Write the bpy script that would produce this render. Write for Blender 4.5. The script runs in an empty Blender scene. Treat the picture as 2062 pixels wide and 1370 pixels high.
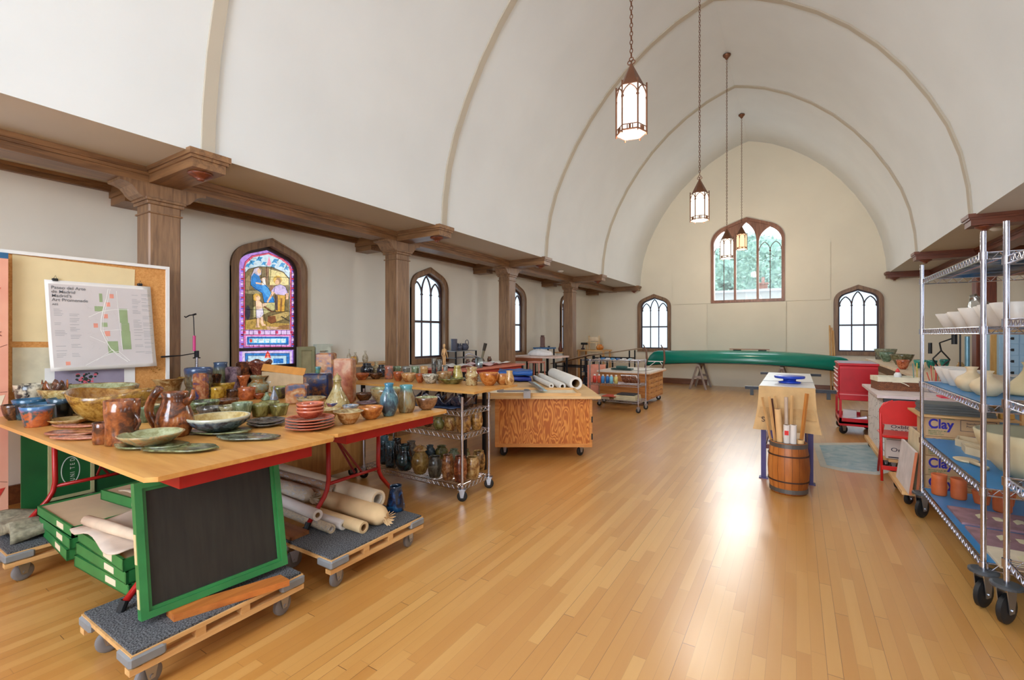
import bpy, math, random
from mathutils import Vector, Matrix, geometry
random.seed(7)
PI = math.pi
C = bpy.context.scene.collection
S = bpy.context.scene
# ---------------------------------------------------------------- camera, world, exposure
FPX = 930.0; EYE = 1.45
YAW = math.atan2(1603 - 1031, FPX)
cd = bpy.data.cameras.new('camera'); cam = bpy.data.objects.new('camera', cd); C.objects.link(cam)
cam.location = (0, 0, EYE); cam.rotation_euler = (PI / 2, 0, YAW)
cd.sensor_width = 36; cd.lens = FPX / 2062 * 36; cd.shift_y = -11 / 2062; cd.clip_start = .05; cd.clip_end = 300
S.camera = cam
S.view_settings.view_transform = 'Standard'; S.view_settings.look = 'None'
S.view_settings.gamma = 1; S.view_settings.exposure = 0.38; S.view_settings.use_curve_mapping = False
S.cycles.max_bounces = 7; S.cycles.diffuse_bounces = 5; S.cycles.glossy_bounces = 3; S.cycles.transmission_bounces = 4; S.cycles.use_adaptive_sampling = True; S.cycles.adaptive_threshold = .02
S.cycles.transparent_max_bounces = 8; S.cycles.caustics_reflective = False; S.cycles.caustics_refractive = False
S.cycles.sample_clamp_indirect = 4; S.cycles.use_denoising = True
w = bpy.data.worlds.new('World'); S.world = w; w.use_nodes = True
bg = w.node_tree.nodes['Background']; bg.inputs[0].default_value = (.84, .93, 1, 1); bg.inputs[1].default_value = 6.2

_s, _c = math.sin(YAW), math.cos(YAW)
def ray(u, v):                       # direction (per unit depth) of a picture point, used to look up real positions
    t = (u - 1031) / FPX
    return (-_s + _c * t, _c + _s * t, (674 - v) / FPX)
def onz(u, v, z):
    r = ray(u, v); d = (z - EYE) / r[2]; return Vector((r[0] * d, r[1] * d, z))
def onx(u, v, x):
    r = ray(u, v); d = x / r[0]; return Vector((x, r[1] * d, EYE + r[2] * d))
def ony(u, v, y):
    r = ray(u, v); d = y / r[1]; return Vector((r[0] * d, y, EYE + r[2] * d))
def depth(x, y): return -_s * x + _c * y

# ---------------------------------------------------------------- materials
def lin(c):
    return tuple(((x / 255) / 12.92 if x / 255 <= .04045 else ((x / 255 + .055) / 1.055) ** 2.4) for x in c) + (1,)
class NT:
    def __init__(s, name):
        s.m = bpy.data.materials.new(name); s.m.use_nodes = True; s.t = s.m.node_tree; s.n = s.t.nodes; s.l = s.t.links
        s.b = s.n['Principled BSDF']
    def add(s, ty, **k):
        n = s.n.new(ty)
        for a, b in k.items():
            if a.startswith('i_'): n.inputs[int(a[2:]) if a[2:].isdigit() else a[2:].replace('_', ' ')].default_value = b
            else: setattr(n, a, b)
        return n
    def link(s, a, b): s.l.new(a, b)
    def math(s, op, a, b=None, c=None):
        n = s.n.new('ShaderNodeMath'); n.operation = op
        for i, x in enumerate((a, b, c)):
            if x is None: continue
            if isinstance(x, (int, float)): n.inputs[i].default_value = x
            else: s.link(x, n.inputs[i])
        return n.outputs[0]
    def ramp(s, fac, stops, interp='LINEAR'):
        r = s.n.new('ShaderNodeValToRGB'); r.color_ramp.interpolation = interp
        while len(r.color_ramp.elements) < len(stops): r.color_ramp.elements.new(.5)
        for e, (p, c) in zip(r.color_ramp.elements, stops): e.position = p; e.color = c
        s.link(fac, r.inputs[0]); return r.outputs[0]
    def coords(s, scale=(1, 1, 1), kind='Object', rnd=False):
        tc = s.n.new('ShaderNodeTexCoord'); mp = s.n.new('ShaderNodeMapping'); mp.inputs['Scale'].default_value = scale
        s.link(tc.outputs[kind], mp.inputs[0])
        if rnd:
            oi = s.n.new('ShaderNodeObjectInfo'); m = s.math('MULTIPLY', oi.outputs['Random'], 40)
            cb = s.n.new('ShaderNodeCombineXYZ'); s.link(m, cb.inputs[0]); s.link(m, cb.inputs[1]); s.link(cb.outputs[0], mp.inputs['Location'])
        return mp.outputs[0]
    def noise(s, vec, scale=5, detail=4, dist=0, rough=.5):
        n = s.n.new('ShaderNodeTexNoise'); n.inputs['Scale'].default_value = scale; n.inputs['Detail'].default_value = detail
        n.inputs['Distortion'].default_value = dist; n.inputs['Roughness'].default_value = rough; s.link(vec, n.inputs['Vector']); return n.outputs['Fac']
    def bump(s, h, strength=.2, dist=.01):
        b = s.n.new('ShaderNodeBump'); b.inputs['Strength'].default_value = strength; b.inputs['Distance'].default_value = dist
        s.link(h, b.inputs['Height']); s.link(b.outputs[0], s.b.inputs['Normal'])
    def fin(s, rough=.5, metal=0, **k):
        s.b.inputs['Roughness'].default_value = rough; s.b.inputs['Metallic'].default_value = metal
        for a, v in k.items(): s.b.inputs[a.replace('_', ' ')].default_value = v
        return s.m
_mc = {}
def plain(c, rough=.5, metal=0, var=.12, scale=9, **k):
    key = ('p', c, rough, metal, var, scale, tuple(k.items()))
    if key not in _mc:
        t = NT('surface'); n = t.noise(t.coords(), scale, 5); a = lin(c)
        t.link(t.ramp(n, [(.3, tuple(x * (1 - var) for x in a[:3]) + (1,)), (.7, tuple(min(1, x * (1 + var)) for x in a[:3]) + (1,))]), t.b.inputs['Base Color'])
        _mc[key] = t.fin(rough, metal, **k)
    return _mc[key]
def wood(c1, c2, axis='z', rough=.45, sc=1.0, coat=.1):
    key = ('w', c1, c2, axis, rough, sc)
    if key not in _mc:
        t = NT('wood'); s = {'x': (1.2, 14, 14), 'y': (14, 1.2, 14), 'z': (14, 14, 1.2)}[axis]
        v = t.coords(tuple(q * sc for q in s), rnd=True)
        n = t.noise(v, 1.6, 6, .8); n2 = t.noise(v, 9, 3, 0)
        f = t.math('ADD', t.math('MULTIPLY', n, .75), t.math('MULTIPLY', n2, .25))
        t.link(t.ramp(f, [(.34, lin(c2)), (.62, lin(c1))]), t.b.inputs['Base Color'])
        t.bump(f, .08, .004)
        _mc[key] = t.fin(rough, 0, Coat_Weight=coat, Coat_Roughness=.25)
    return _mc[key]
def glaze(c1, c2, c3=None, rim=None, rough=.22, scale=9, drip=False):
    c3 = c3 or c1; key = ('g', c1, c2, c3, rim, rough, scale, drip)
    if key not in _mc:
        t = NT('glaze'); v = t.coords((1, 1, .35) if drip else (1, 1, 1), rnd=True)
        n = t.noise(v, scale * 1.6, 5, 1.2); nf = t.noise(v, scale * 9, 4, .5); n = t.math('ADD', t.math('MULTIPLY', n, .72), t.math('MULTIPLY', nf, .28))
        dk = lambda c, k: tuple(x * k for x in lin(c)[:3]) + (1,)
        col = t.ramp(n, [(.3, dk(c2, .55)), (.43, dk(c2, .85)), (.53, dk(c1, .88)), (.68, dk(c3, .95))])
        if rim:
            g = t.n.new('ShaderNodeTexCoord'); sp = t.n.new('ShaderNodeSeparateXYZ'); t.link(g.outputs['Generated'], sp.inputs[0])
            z = t.math('ADD', sp.outputs[2], t.math('MULTIPLY', t.math('SUBTRACT', n, .5), .35))
            mr = t.n.new('ShaderNodeMapRange'); mr.inputs[1].default_value = .72; mr.inputs[2].default_value = .9; t.link(z, mr.inputs[0])
            mx = t.n.new('ShaderNodeMix'); mx.data_type = 'RGBA'; t.link(mr.outputs[0], mx.inputs[0]); t.link(col, mx.inputs[6]); mx.inputs[7].default_value = lin(rim)
            col = mx.outputs[2]
        t.link(col, t.b.inputs['Base Color'])
        t.bump(n, .15, .004)
        _mc[key] = t.fin(rough, 0, Coat_Weight=.35, Coat_Roughness=.12)
    return _mc[key]
def emit(c, k):
    key = ('e', c, k)
    if key not in _mc:
        t = NT('glow'); t.b.inputs['Base Color'].default_value = lin(c); t.b.inputs['Emission Color'].default_value = lin(c); t.b.inputs['Emission Strength'].default_value = k
        _mc[key] = t.fin(.3)
    return _mc[key]
def glassm(c=(240, 248, 248), rough=.02, alpha=.25):
    key = ('gl', c, rough, alpha)
    if key not in _mc:
        t = NT('glass'); t.b.inputs['Base Color'].default_value = lin(c); _mc[key] = t.fin(rough, 0, Alpha=alpha)
    return _mc[key]
CHROME = plain((198, 198, 208), .2, 1, .03)
STEEL = plain((170, 172, 178), .35, 1, .06)
DMETAL = plain((38, 38, 42), .45, .6)
BLACK = plain((22, 22, 23), .5, 0, .1)
RUBBER = plain((60, 60, 62), .6)
GREYRUB = plain((120, 118, 118), .55)
WHITE = plain((232, 230, 226), .6, 0, .03)
PAPER = plain((228, 224, 216), .8, 0, .03)
KRAFT = plain((188, 152, 108), .85, 0, .06)
OAK = wood((150, 114, 80), (108, 78, 54), 'z')
OAKY = wood((146, 106, 68), (100, 68, 42), 'y')
OAKX = wood((146, 106, 68), (100, 68, 42), 'x')
DOAK = wood((124, 58, 28), (82, 36, 18), 'z')
MAPLE = wood((216, 162, 90), (194, 136, 68), 'x', .38, .5)
PINE = wood((222, 178, 120), (196, 146, 88), 'x', .6, .8)
PINEZ = wood((222, 178, 120), (196, 146, 88), 'z', .6, .8)
PINEY = wood((222, 178, 120), (196, 146, 88), 'y', .6, .8)

# ---------------------------------------------------------------- mesh builder
class MB:
    def __init__(s): s.v = []; s.f = []; s.mi = []; s.mats = []; s.M = Matrix.Identity(4); s.cur = 0
    def mat(s, m):
        if m not in s.mats: s.mats.append(m)
        s.cur = s.mats.index(m); return s
    def at(s, loc=(0, 0, 0), rz=0, rx=0, ry=0):
        s.M = Matrix.Translation(loc) @ Matrix.Rotation(rz, 4, 'Z') @ Matrix.Rotation(ry, 4, 'Y') @ Matrix.Rotation(rx, 4, 'X'); return s
    def raw(s, vs, fs):
        b = len(s.v); s.v += [tuple(s.M @ Vector(p)) for p in vs]; s.f += [tuple(i + b for i in f) for f in fs]; s.mi += [s.cur] * len(fs); return s
    def box(s, x0, x1, y0, y1, z0, z1, bev=0):
        if bev <= 0:
            vs = [(x, y, z) for z in (z0, z1) for y in (y0, y1) for x in (x0, x1)]
            return s.raw(vs, [(0, 2, 3, 1), (4, 5, 7, 6), (0, 1, 5, 4), (2, 6, 7, 3), (0, 4, 6, 2), (1, 3, 7, 5)])
        b = min(bev, (x1 - x0) / 2.01, (y1 - y0) / 2.01, (z1 - z0) / 2.01); vs = []
        for z, k in ((z0, b), (z0 + b, 0), (z1 - b, 0), (z1, b)):
            X0, X1, Y0, Y1 = x0 + k, x1 - k, y0 + k, y1 - k; q = b - k if k else b; q = b
            vs += [(X0 + q, Y0, z), (X1 - q, Y0, z), (X1, Y0 + q, z), (X1, Y1 - q, z), (X1 - q, Y1, z), (X0 + q, Y1, z), (X0, Y1 - q, z), (X0, Y0 + q, z)]
        fs = [tuple(reversed(range(8))), tuple(range(24, 32))]
        for r in range(3):
            for i in range(8): fs.append((r * 8 + i, r * 8 + (i + 1) % 8, r * 8 + 8 + (i + 1) % 8, r * 8 + 8 + i))
        return s.raw(vs, fs)
    def tube(s, pts, r, seg=8, closed=False, cap=True):
        pts = [Vector(p) for p in pts]; n = len(pts); rs = r if isinstance(r, (list, tuple)) else [r] * n
        vs = []; fs = []; up = None
        for i, p in enumerate(pts):
            a = pts[(i - 1) % n] if (i > 0 or closed) else p; b = pts[(i + 1) % n] if (i < n - 1 or closed) else p
            t = (b - a).normalized() if (b - a).length > 1e-9 else Vector((0, 0, 1))
            if up is None: up = Vector((0, 0, 1)) if abs(t.z) < .9 else Vector((1, 0, 0))
            x = t.cross(up)
            if x.length < 1e-4: x = t.cross(Vector((1, 0, 0)) if abs(t.x) < .9 else Vector((0, 1, 0)))
            x.normalize(); y = x.cross(t); up = y
            for k in range(seg):
                an = 2 * PI * k / seg; vs.append(p + x * (math.cos(an) * rs[i]) + y * (math.sin(an) * rs[i]))
        for i in range(n if closed else n - 1):
            j = (i + 1) % n
            for k in range(seg): fs.append((i * seg + k, i * seg + (k + 1) % seg, j * seg + (k + 1) % seg, j * seg + k))
        if cap and not closed: fs.append(tuple(reversed(range(seg)))); fs.append(tuple(range((n - 1) * seg, n * seg)))
        return s.raw([tuple(v) for v in vs], fs)
    def lathe(s, prof, seg=28, wob=None, sx=1, sy=1):     # prof: (r,z) from bottom outside to top to inside
        vs = []; fs = []
        for (r, z) in prof:
            for k in range(seg):
                a = 2 * PI * k / seg; rr = max(r, 1e-4); zz = z
                if wob: rr, zz = wob(rr, z, a)
                vs.append((math.cos(a) * rr * sx, math.sin(a) * rr * sy, zz))
        n = len(prof)
        for i in range(n - 1):
            for k in range(seg): fs.append((i * seg + k, i * seg + (k + 1) % seg, (i + 1) * seg + (k + 1) % seg, (i + 1) * seg + k))
        fs.append(tuple(reversed(range(seg)))); fs.append(tuple(range((n - 1) * seg, n * seg)))
        return s.raw(vs, fs)
    def prism(s, poly, h0, h1, plane='xy'):                # extrude a simple polygon
        def P(a, b, h): return {'xy': (a, b, h), 'xz': (a, h, b), 'yz': (h, a, b)}[plane]
        n = len(poly); vs = [P(a, b, h0) for a, b in poly] + [P(a, b, h1) for a, b in poly]
        tri = geometry.tessellate_polygon([[Vector((a, b, 0)) for a, b in poly]])
        fs = [tuple(t) for t in tri] + [tuple(i + n for i in reversed(t)) for t in tri]
        fs += [(i, (i + 1) % n, n + (i + 1) % n, n + i) for i in range(n)]
        return s.raw(vs, fs)
    def ring(s, outer, inner, h0, h1, plane='xy'):         # same-count outlines; open band between them, extruded
        def P(a, b, h): return {'xy': (a, b, h), 'xz': (a, h, b), 'yz': (h, a, b)}[plane]
        n = len(outer); vs = [P(*p, h0) for p in outer] + [P(*p, h0) for p in inner] + [P(*p, h1) for p in outer] + [P(*p, h1) for p in inner]
        fs = []
        for i in range(n):
            j = (i + 1) % n
            fs += [(i, j, n + j, n + i), (2 * n + i, 3 * n + i, 3 * n + j, 2 * n + j), (i, 2 * n + i, 2 * n + j, j), (n + i, n + j, 3 * n + j, 3 * n + i)]
        return s.raw(vs, fs)
    def sheet(s, fn, nu, nv, thick=0):                     # fn(u,v) in 0..1 -> point
        vs = [tuple(fn(i / nu, j / nv)) for j in range(nv + 1) for i in range(nu + 1)]
        fs = [(j * (nu + 1) + i, j * (nu + 1) + i + 1, (j + 1) * (nu + 1) + i + 1, (j + 1) * (nu + 1) + i) for j in range(nv) for i in range(nu)]
        if thick:
            m = len(vs); vs += [(x, y, z - thick) for x, y, z in vs]; fs += [tuple(k + m for k in reversed(f)) for f in fs[:]]
            edge = [i for i in range(nu + 1)] + [j * (nu + 1) + nu for j in range(1, nv + 1)] + [nv * (nu + 1) + i for i in range(nu - 1, -1, -1)] + [j * (nu + 1) for j in range(nv - 1, 0, -1)]
            for a, b in zip(edge, edge[1:] + edge[:1]): fs.append((b, a, a + m, b + m))
        return s.raw(vs, fs)
    def build(s, name, m=None, parent=None, smooth=False, thick=0, loc=None, rz=None, auto=None, offset=-1):
        me = bpy.data.meshes.new(name); me.from_pydata(s.v, [], s.f)
        mats = s.mats if s.mats else [m]
        for q in mats: me.materials.append(q)
        if s.mats:
            me.polygons.foreach_set('material_index', s.mi)
        if smooth or auto:
            me.polygons.foreach_set('use_smooth', [True] * len(me.polygons))
            if auto: me.set_sharp_from_angle(angle=math.radians(auto))
        me.update(); me.validate()
        o = bpy.data.objects.new(name, me); C.objects.link(o)
        if parent: o.parent = parent
        if loc is not None: o.location = loc
        if rz is not None: o.rotation_euler = (0, 0, rz)
        if thick:
            md = o.modifiers.new('solid', 'SOLIDIFY'); md.thickness = thick; md.offset = offset
        return o
def tag(o, label=None, cat=None, group=None, kind=None):
    if label: o['label'] = label
    if cat: o['category'] = cat
    if group: o['group'] = group
    if kind: o['kind'] = kind
    return o
def thing(name, label, cat, loc=(0, 0, 0), rz=0, group=None):
    o = bpy.data.objects.new(name, None); C.objects.link(o); o.location = loc; o.rotation_euler = (0, 0, rz); o.empty_display_size = .1
    return tag(o, label, cat, group)
def struct(o): o['kind'] = 'structure'; return o
def kids(o): return [c for c in C.objects if c.parent == o]
def copy_tree(o, loc, rz=None, label=None, group=None):
    def cp(x, par):
        c = x.copy(); C.objects.link(c); c.parent = par
        for ch in kids(x): cp(ch, c)
        return c
    r = cp(o, None); r.location = loc
    if rz is not None: r.rotation_euler = (0, 0, rz)
    if label: r['label'] = label
    if group: r['group'] = group
    return r
def textpart(txt, size, m, parent, loc, rot, name='lettering', ext=.001, sx=1.0, align='LEFT'):
    cu = bpy.data.curves.new(name, 'FONT'); cu.body = txt; cu.size = size; cu.extrude = ext; cu.align_x = align; cu.offset = size * (.03 if txt == 'Clay' else .006)
    cu.materials.append(m); tmp = bpy.data.objects.new(name, cu); C.objects.link(tmp)
    dg = bpy.context.evaluated_depsgraph_get(); me = bpy.data.meshes.new_from_object(tmp.evaluated_get(dg)); me.name = name; bpy.data.objects.remove(tmp)
    o = bpy.data.objects.new(name, me); C.objects.link(o); o.parent = parent; o.location = loc; o.rotation_euler = rot; o.scale = (sx, 1, 1)
    return o
# ================================================================ the room
XL, XR, ZS, CX = -4.09, 1.86, 2.91, -1.115
WL, WR, YF, YB = -5.72, 3.49, -5.0, 14.2
COLY = [1.905, 4.86, 7.87, 10.9]
VIS = 1.0
WINM = emit((206, 230, 248), VIS); WIN_ADDED = emit((214, 232, 252), 4.2)  # second one: boosted glow for side windows added out of view
def plaster(c, name='plaster'):
    t = NT(name); n = t.noise(t.coords(), 1.3, 4); a = lin(c)
    t.link(t.ramp(n, [(.3, tuple(x * .96 for x in a[:3]) + (1,)), (.7, tuple(min(1, x * 1.02) for x in a[:3]) + (1,))]), t.b.inputs['Base Color'])
    t.bump(t.noise(t.coords(), 60, 3), .06, .003); return t.fin(.85)
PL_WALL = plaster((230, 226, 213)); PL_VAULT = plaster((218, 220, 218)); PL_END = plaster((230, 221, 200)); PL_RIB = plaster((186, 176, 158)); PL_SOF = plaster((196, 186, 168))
# --- floor: narrow maple strips running down the hall
t = NT('maple_strip_floor'); co = t.coords(); sp = t.n.new('ShaderNodeSeparateXYZ'); t.link(co, sp.inputs[0])
px_ = t.math('DIVIDE', sp.outputs[0], .057); row = t.math('FLOOR', px_); fx = t.math('FRACT', px_)
wn = t.n.new('ShaderNodeTexWhiteNoise'); wn.noise_dimensions = '1D'; t.link(row, wn.inputs['W'])
py_ = t.math('ADD', t.math('DIVIDE', sp.outputs[1], .85), t.math('MULTIPLY', wn.outputs['Value'], 7)); colm = t.math('FLOOR', py_); fy = t.math('FRACT', py_)
cb = t.n.new('ShaderNodeCombineXYZ'); t.link(row, cb.inputs[0]); t.link(colm, cb.inputs[1])
wn2 = t.n.new('ShaderNodeTexWhiteNoise'); wn2.noise_dimensions = '2D'; t.link(cb.outputs[0], wn2.inputs['Vector'])
gr = t.noise(t.coords((26, 1.6, 1)), 1.2, 5, .6)
f = t.math('ADD', t.math('MULTIPLY', wn2.outputs['Value'], .7), t.math('MULTIPLY', gr, .3))
big = t.noise(t.coords(), .55, 3)
col = t.ramp(f, [(.1, lin((194, 136, 66))), (.5, lin((203, 148, 78))), (.85, lin((213, 162, 92)))])
gap = t.math('MAXIMUM', t.math('LESS_THAN', fx, .03), t.math('LESS_THAN', fy, .0035))
mx = t.n.new('ShaderNodeMix'); mx.data_type = 'RGBA'; t.link(t.math('MULTIPLY', gap, t.math('ADD', .25, t.math('MULTIPLY', t.math('GREATER_THAN', wn.outputs['Value'], .7), .65))), mx.inputs[0]); t.link(col, mx.inputs[6]); mx.inputs[7].default_value = lin((88, 52, 24))
mx2 = t.n.new('ShaderNodeMix'); mx2.data_type = 'RGBA'; mx2.blend_type = 'MULTIPLY'; t.link(t.ramp(big, [(.38, (0, 0, 0, 1)), (.75, (.18, .18, .18, 1))]), mx2.inputs[0]); t.link(mx.outputs[2], mx2.inputs[6]); mx2.inputs[7].default_value = lin((200, 160, 120))
t.link(mx2.outputs[2], t.b.inputs['Base Color'])
rn = t.noise(t.coords(), 1.5, 2, 0); t.link(t.ramp(rn, [(.3, (.3, .3, .3, 1)), (.75, (.4, .4, .4, 1))]), t.b.inputs['Roughness'])
t.bump(t.noise(t.coords((1, .3, 1)), 5, 2), .05, .003)
FLOORM = t.fin(.3); FLOORM.node_tree.nodes['Principled BSDF'].inputs['Coat Weight'].default_value = .9; FLOORM.node_tree.nodes['Principled BSDF'].inputs['Coat Roughness'].default_value = .3
t.link(t.ramp(rn, [(.3, (.3, .3, .3, 1)), (.75, (.4, .4, .4, 1))]), t.b.inputs['Roughness'])
struct(MB().box(WL - .4, WR + .4, YF - .4, YB + .4, -.12, 0).build('floor', FLOORM))

def tudor(w, zb, zs, za, n=9, inset=0):       # outline of a flat pointed arch, half width w, from bottom, counter-clockwise from bottom left
    w -= inset; za -= inset * 1.1; zb += inset
    right = [(w, zb)]
    rr = w * .42
    # small corner curve then nearly straight to the apex
    c0 = Vector((w, zs)); c1 = Vector((w * 1.0, zs + (za - zs) * .5)); c2 = Vector((w * .62, zs + (za - zs) * .70)); 
    for i in range(n + 1):
        q = i / n; p = c0 * (1 - q) ** 2 + c1 * 2 * q * (1 - q) + c2 * q * q; right.append((p.x, p.y))
    for i in range(1, 4): q = i / 3; right.append((c2.x * (1 - q), c2.y * (1 - q) + za * q))
    left = [(-x, z) for x, z in reversed(right[:-1])]
    return [(-w, zb)] [0:0] + right + left
def wall_with_holes(name, plane, pos, rect, holes, m, th=.25):
    a0, a1, b0, b1 = rect
    outer = [(a0, b0), (a1, b0), (a1, b1), (a0, b1)]
    loops = [outer] + [list(reversed(h)) for h in holes]
    allp = [p for l in loops for p in l]
    tri = geometry.tessellate_polygon([[Vector((a, b, 0)) for a, b in l] for l in loops])
    def P(a, b, h): return {'xz': (a, h, b), 'yz': (h, a, b)}[plane]
    n = len(allp); b = MB(); vs = [P(x, z, pos) for x, z in allp] + [P(x, z, pos + th) for x, z in allp]
    fs = [tuple(q) for q in tri] + [tuple(i + n for i in reversed(q)) for q in tri]; k = 0
    for l in loops:
        for i in range(len(l)): j = (i + 1) % len(l); fs.append((k + i, k + j, n + k + j, n + k + i))
        k += len(l)
    b.raw(vs, fs); return struct(b.build(name, m))
def shift(poly, d): return [(x + d, z) for x, z in poly]
WY = [.42, 3.41, 6.41, 9.42, 12.4]  # first one is out of view, added for its light
def SO(d, ins=0): return shift(tudor(.5, .93, 2.27, 2.68, inset=ins), d)
RWY_ADDED = [-2.6, .42, 3.41, 6.41]  # right-wall windows, all out of view, added to light the room
wall_with_holes('wall_left', 'yz', WL, (YF, YB, 0, 3.1), [SO(y, .06) for y in [-2.6] + WY], PL_WALL, -.25)
wall_with_holes('wall_right', 'yz', WR, (YF, YB, 0, 3.1), [SO(y, .06) for y in RWY_ADDED], PL_WALL, .25)
BIGC, SWL, SWR = -1.16, -3.672, 1.306
def BO(ins=0): return shift(tudor(.905, 2.34, 4.0, 4.67, inset=ins), BIGC)
wall_with_holes('wall_back', 'xz', YB, (WL, WR, 0, 7.2), [BO(.07), SO(SWL, .06), SO(SWR, .06)], PL_END, .25)
FRO = [(-2.6 + CX + 1.1, 2.2), (2.6 + CX - 1.1, 2.2)]
fw = shift(tudor(1.7, 1.2, 4.2, 5.6), CX)
wall_with_holes('wall_front', 'xz', YF, (WL, WR, 0, 7.2), [fw, SO(SWL), SO(SWR)], PL_WALL, -.25)
# vault profile
PR = [(2.975, 2.91), (2.95, 3.3), (2.88, 3.72), (2.76, 4.12), (2.58, 4.52), (2.34, 4.95), (2.06, 5.35), (1.74, 5.72), (1.38, 6.05), (.98, 6.34), (.56, 6.57), (.24, 6.69), (0, 6.76)]
PRO = [(CX + x, z) for x, z in PR] + [(CX - x, z) for x, z in reversed(PR[:-1])]
b = MB(); n = len(PRO)
outp = [(x + (x - CX) * .05, z + .2) for x, z in PRO]
vs = [(x, y, z) for y in (YF, YB) for x, z in PRO] + [(x, y, z) for y in (YF, YB) for x, z in outp]
fs = [(i, i + 1, n + i + 1, n + i) for i in range(n - 1)] + [(2 * n + i, 3 * n + i, 3 * n + i + 1, 2 * n + i + 1) for i in range(n - 1)]
b.raw(vs, fs); struct(b.build('ceiling', PL_VAULT, auto=30))
for i, y in enumerate([-1.2] + COLY):
    b = MB(); ins = [(CX + (x - CX) * .993, z - .018) for x, z in PRO]; ins[0] = (ins[0][0], 2.91); ins[-1] = (ins[-1][0], 2.91)
    vs = [(x, yy, z) for yy in (y - .05, y + .05) for x, z in ins] + [(x, yy, z + .01) for yy in (y - .05, y + .05) for x, z in PRO]
    fs = [(k, k + 1, n + k + 1, n + k) for k in range(n - 1)] + [(k, 2 * n + k, 2 * n + k + 1, k + 1) for k in range(n - 1)] + [(n + k, n + k + 1, 3 * n + k + 1, 3 * n + k) for k in range(n - 1)]
    b.raw(vs, fs); struct(b.build('trim_%d' % (i + 1), PL_RIB, auto=30))
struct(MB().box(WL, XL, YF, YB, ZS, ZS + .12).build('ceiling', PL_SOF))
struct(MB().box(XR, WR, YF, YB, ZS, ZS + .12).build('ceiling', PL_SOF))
# dark oak beams, cross brackets and columns
def beamset(sg, wall, edge, colx, wood_, woody, woodx, ti):
    def bx(b, x0, x1, *r): b.box(min(x0, x1), max(x0, x1), *r)
    b = MB(); bx(b, colx - .125 * sg, colx + .125 * sg, YF, YB, ZS - .13, ZS)
    bx(b, colx + .125 * sg, colx + .155 * sg, YF, YB, ZS - .045, ZS - .001); bx(b, colx + .125 * sg, colx + .14 * sg, YF, YB, ZS - .07, ZS - .045)
    bx(b, colx - .125 * sg, colx - .155 * sg, YF, YB, ZS - .045, ZS - .001)
    struct(b.build('beam_%s' % ti, woody))
    b = MB(); bx(b, wall, wall + .05 * sg, YF, YB, ZS - .07, ZS - .001); bx(b, wall, wall + .075 * sg, YF, YB, ZS - .03, ZS - .001)
    struct(b.build('cornice_%s' % ti, woody))
    for y in [-1.2] + COLY + [13.93]:
        b = MB()
        for x0, x1 in ((wall, colx - .126 * sg), (colx + .126 * sg, edge + .04 * sg)): bx(b, x0, x1, y - .125, y + .125, ZS - .129, ZS - .001)
        for k, (e, z0, z1) in enumerate(((.03, ZS - .035, ZS + .012), (.016, ZS - .06, ZS - .035))):
            bx(b, colx + .16 * sg, edge + (.04 + e) * sg, y - .125 - e, y + .125 + e, z0, z1)
        bx(b, wall, wall + .34 * sg, y - .11, y + .11, ZS - .2, ZS - .13)
        struct(b.build('beam_bracket', woodx))
        b = MB(); b.at((edge - .11 * sg, y, ZS - .13)).lathe([(.01, -.062), (.022, -.06), (.03, -.05), (.026, -.043), (.05, -.036), (.062, -.026), (.07, -.022), (.088, -.014), (.09, -.004), (.09, 0)], 24)
        o = b.build('trim_boss', DOAK, smooth=True); struct(o)
    for y in COLY + [-1.2]:
        b = MB(); b.box(colx - .125, colx + .125, y - .125, y + .125, 0, 2.62, .012)
        for z0, z1, e in ((2.52, 2.535, .012), (2.60, 2.63, .02), (2.63, 2.655, .032), (0, .16, .02)):
            b.box(colx - .125 - e, colx + .125 + e, y - .125 - e, y + .125 + e, z0, z1, .004)
        hp = [(.13, 2.645), (.17, 2.65), (.2, 2.67), (.225, 2.705), (.25, 2.735), (.29, 2.752), (.33, 2.757), (.33, 2.779)]
        prof = [(y + a, z) for a, z in hp] + [(y - a, z) for a, z in reversed(hp)]
        b.prism(prof, colx - .135, colx + .135, 'yz')
        struct(b.build('column', wood_))
beamset(1, WL, XL, -4.955, OAK, OAKY, OAKX, 'left')
beamset(-1, WR, XR, 2.725, DOAK, wood((120, 62, 34), (84, 40, 20), 'y'), wood((120, 62, 34), (84, 40, 20), 'x'), 'right')
# --- windows
def tracery(b, w, z0, z1, za, P, r=.011):
    # three lights: bars at +-w/3 and interlaced pointed heads
    bars = [-w / 3, w / 3]
    for a in bars: b.tube([P(a, z0), P(a, z1)], r, 6)
    def arch(a0, a1, zt):
        mid = (a0 + a1) / 2; pts = []
        for i in range(9):
            ang = i / 8 * 1.05; pts.append((a0 + (mid - a0) * (1 - math.cos(ang)) / (1 - math.cos(1.05)), z1 + (zt - z1) * math.sin(ang) / math.sin(1.05)))
        b.tube([P(*p) for p in pts], r, 6); b.tube([P(a0 + a1 - p[0], p[1]) for p in pts], r, 6)
    arch(-w / 3, w / 3, za); arch(-w, -w / 3, za - .12); arch(w / 3, w, za - .12)
    for a in (-w, -w / 3, w / 3, w):
        p = P(a, z1 - .0); b.tube([Vector(p) + Vector((0, 0, -.03)), p, Vector(p) + Vector((0, 0, .03))], [.008, .03, .008], 8)
WINC = [0]
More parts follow.
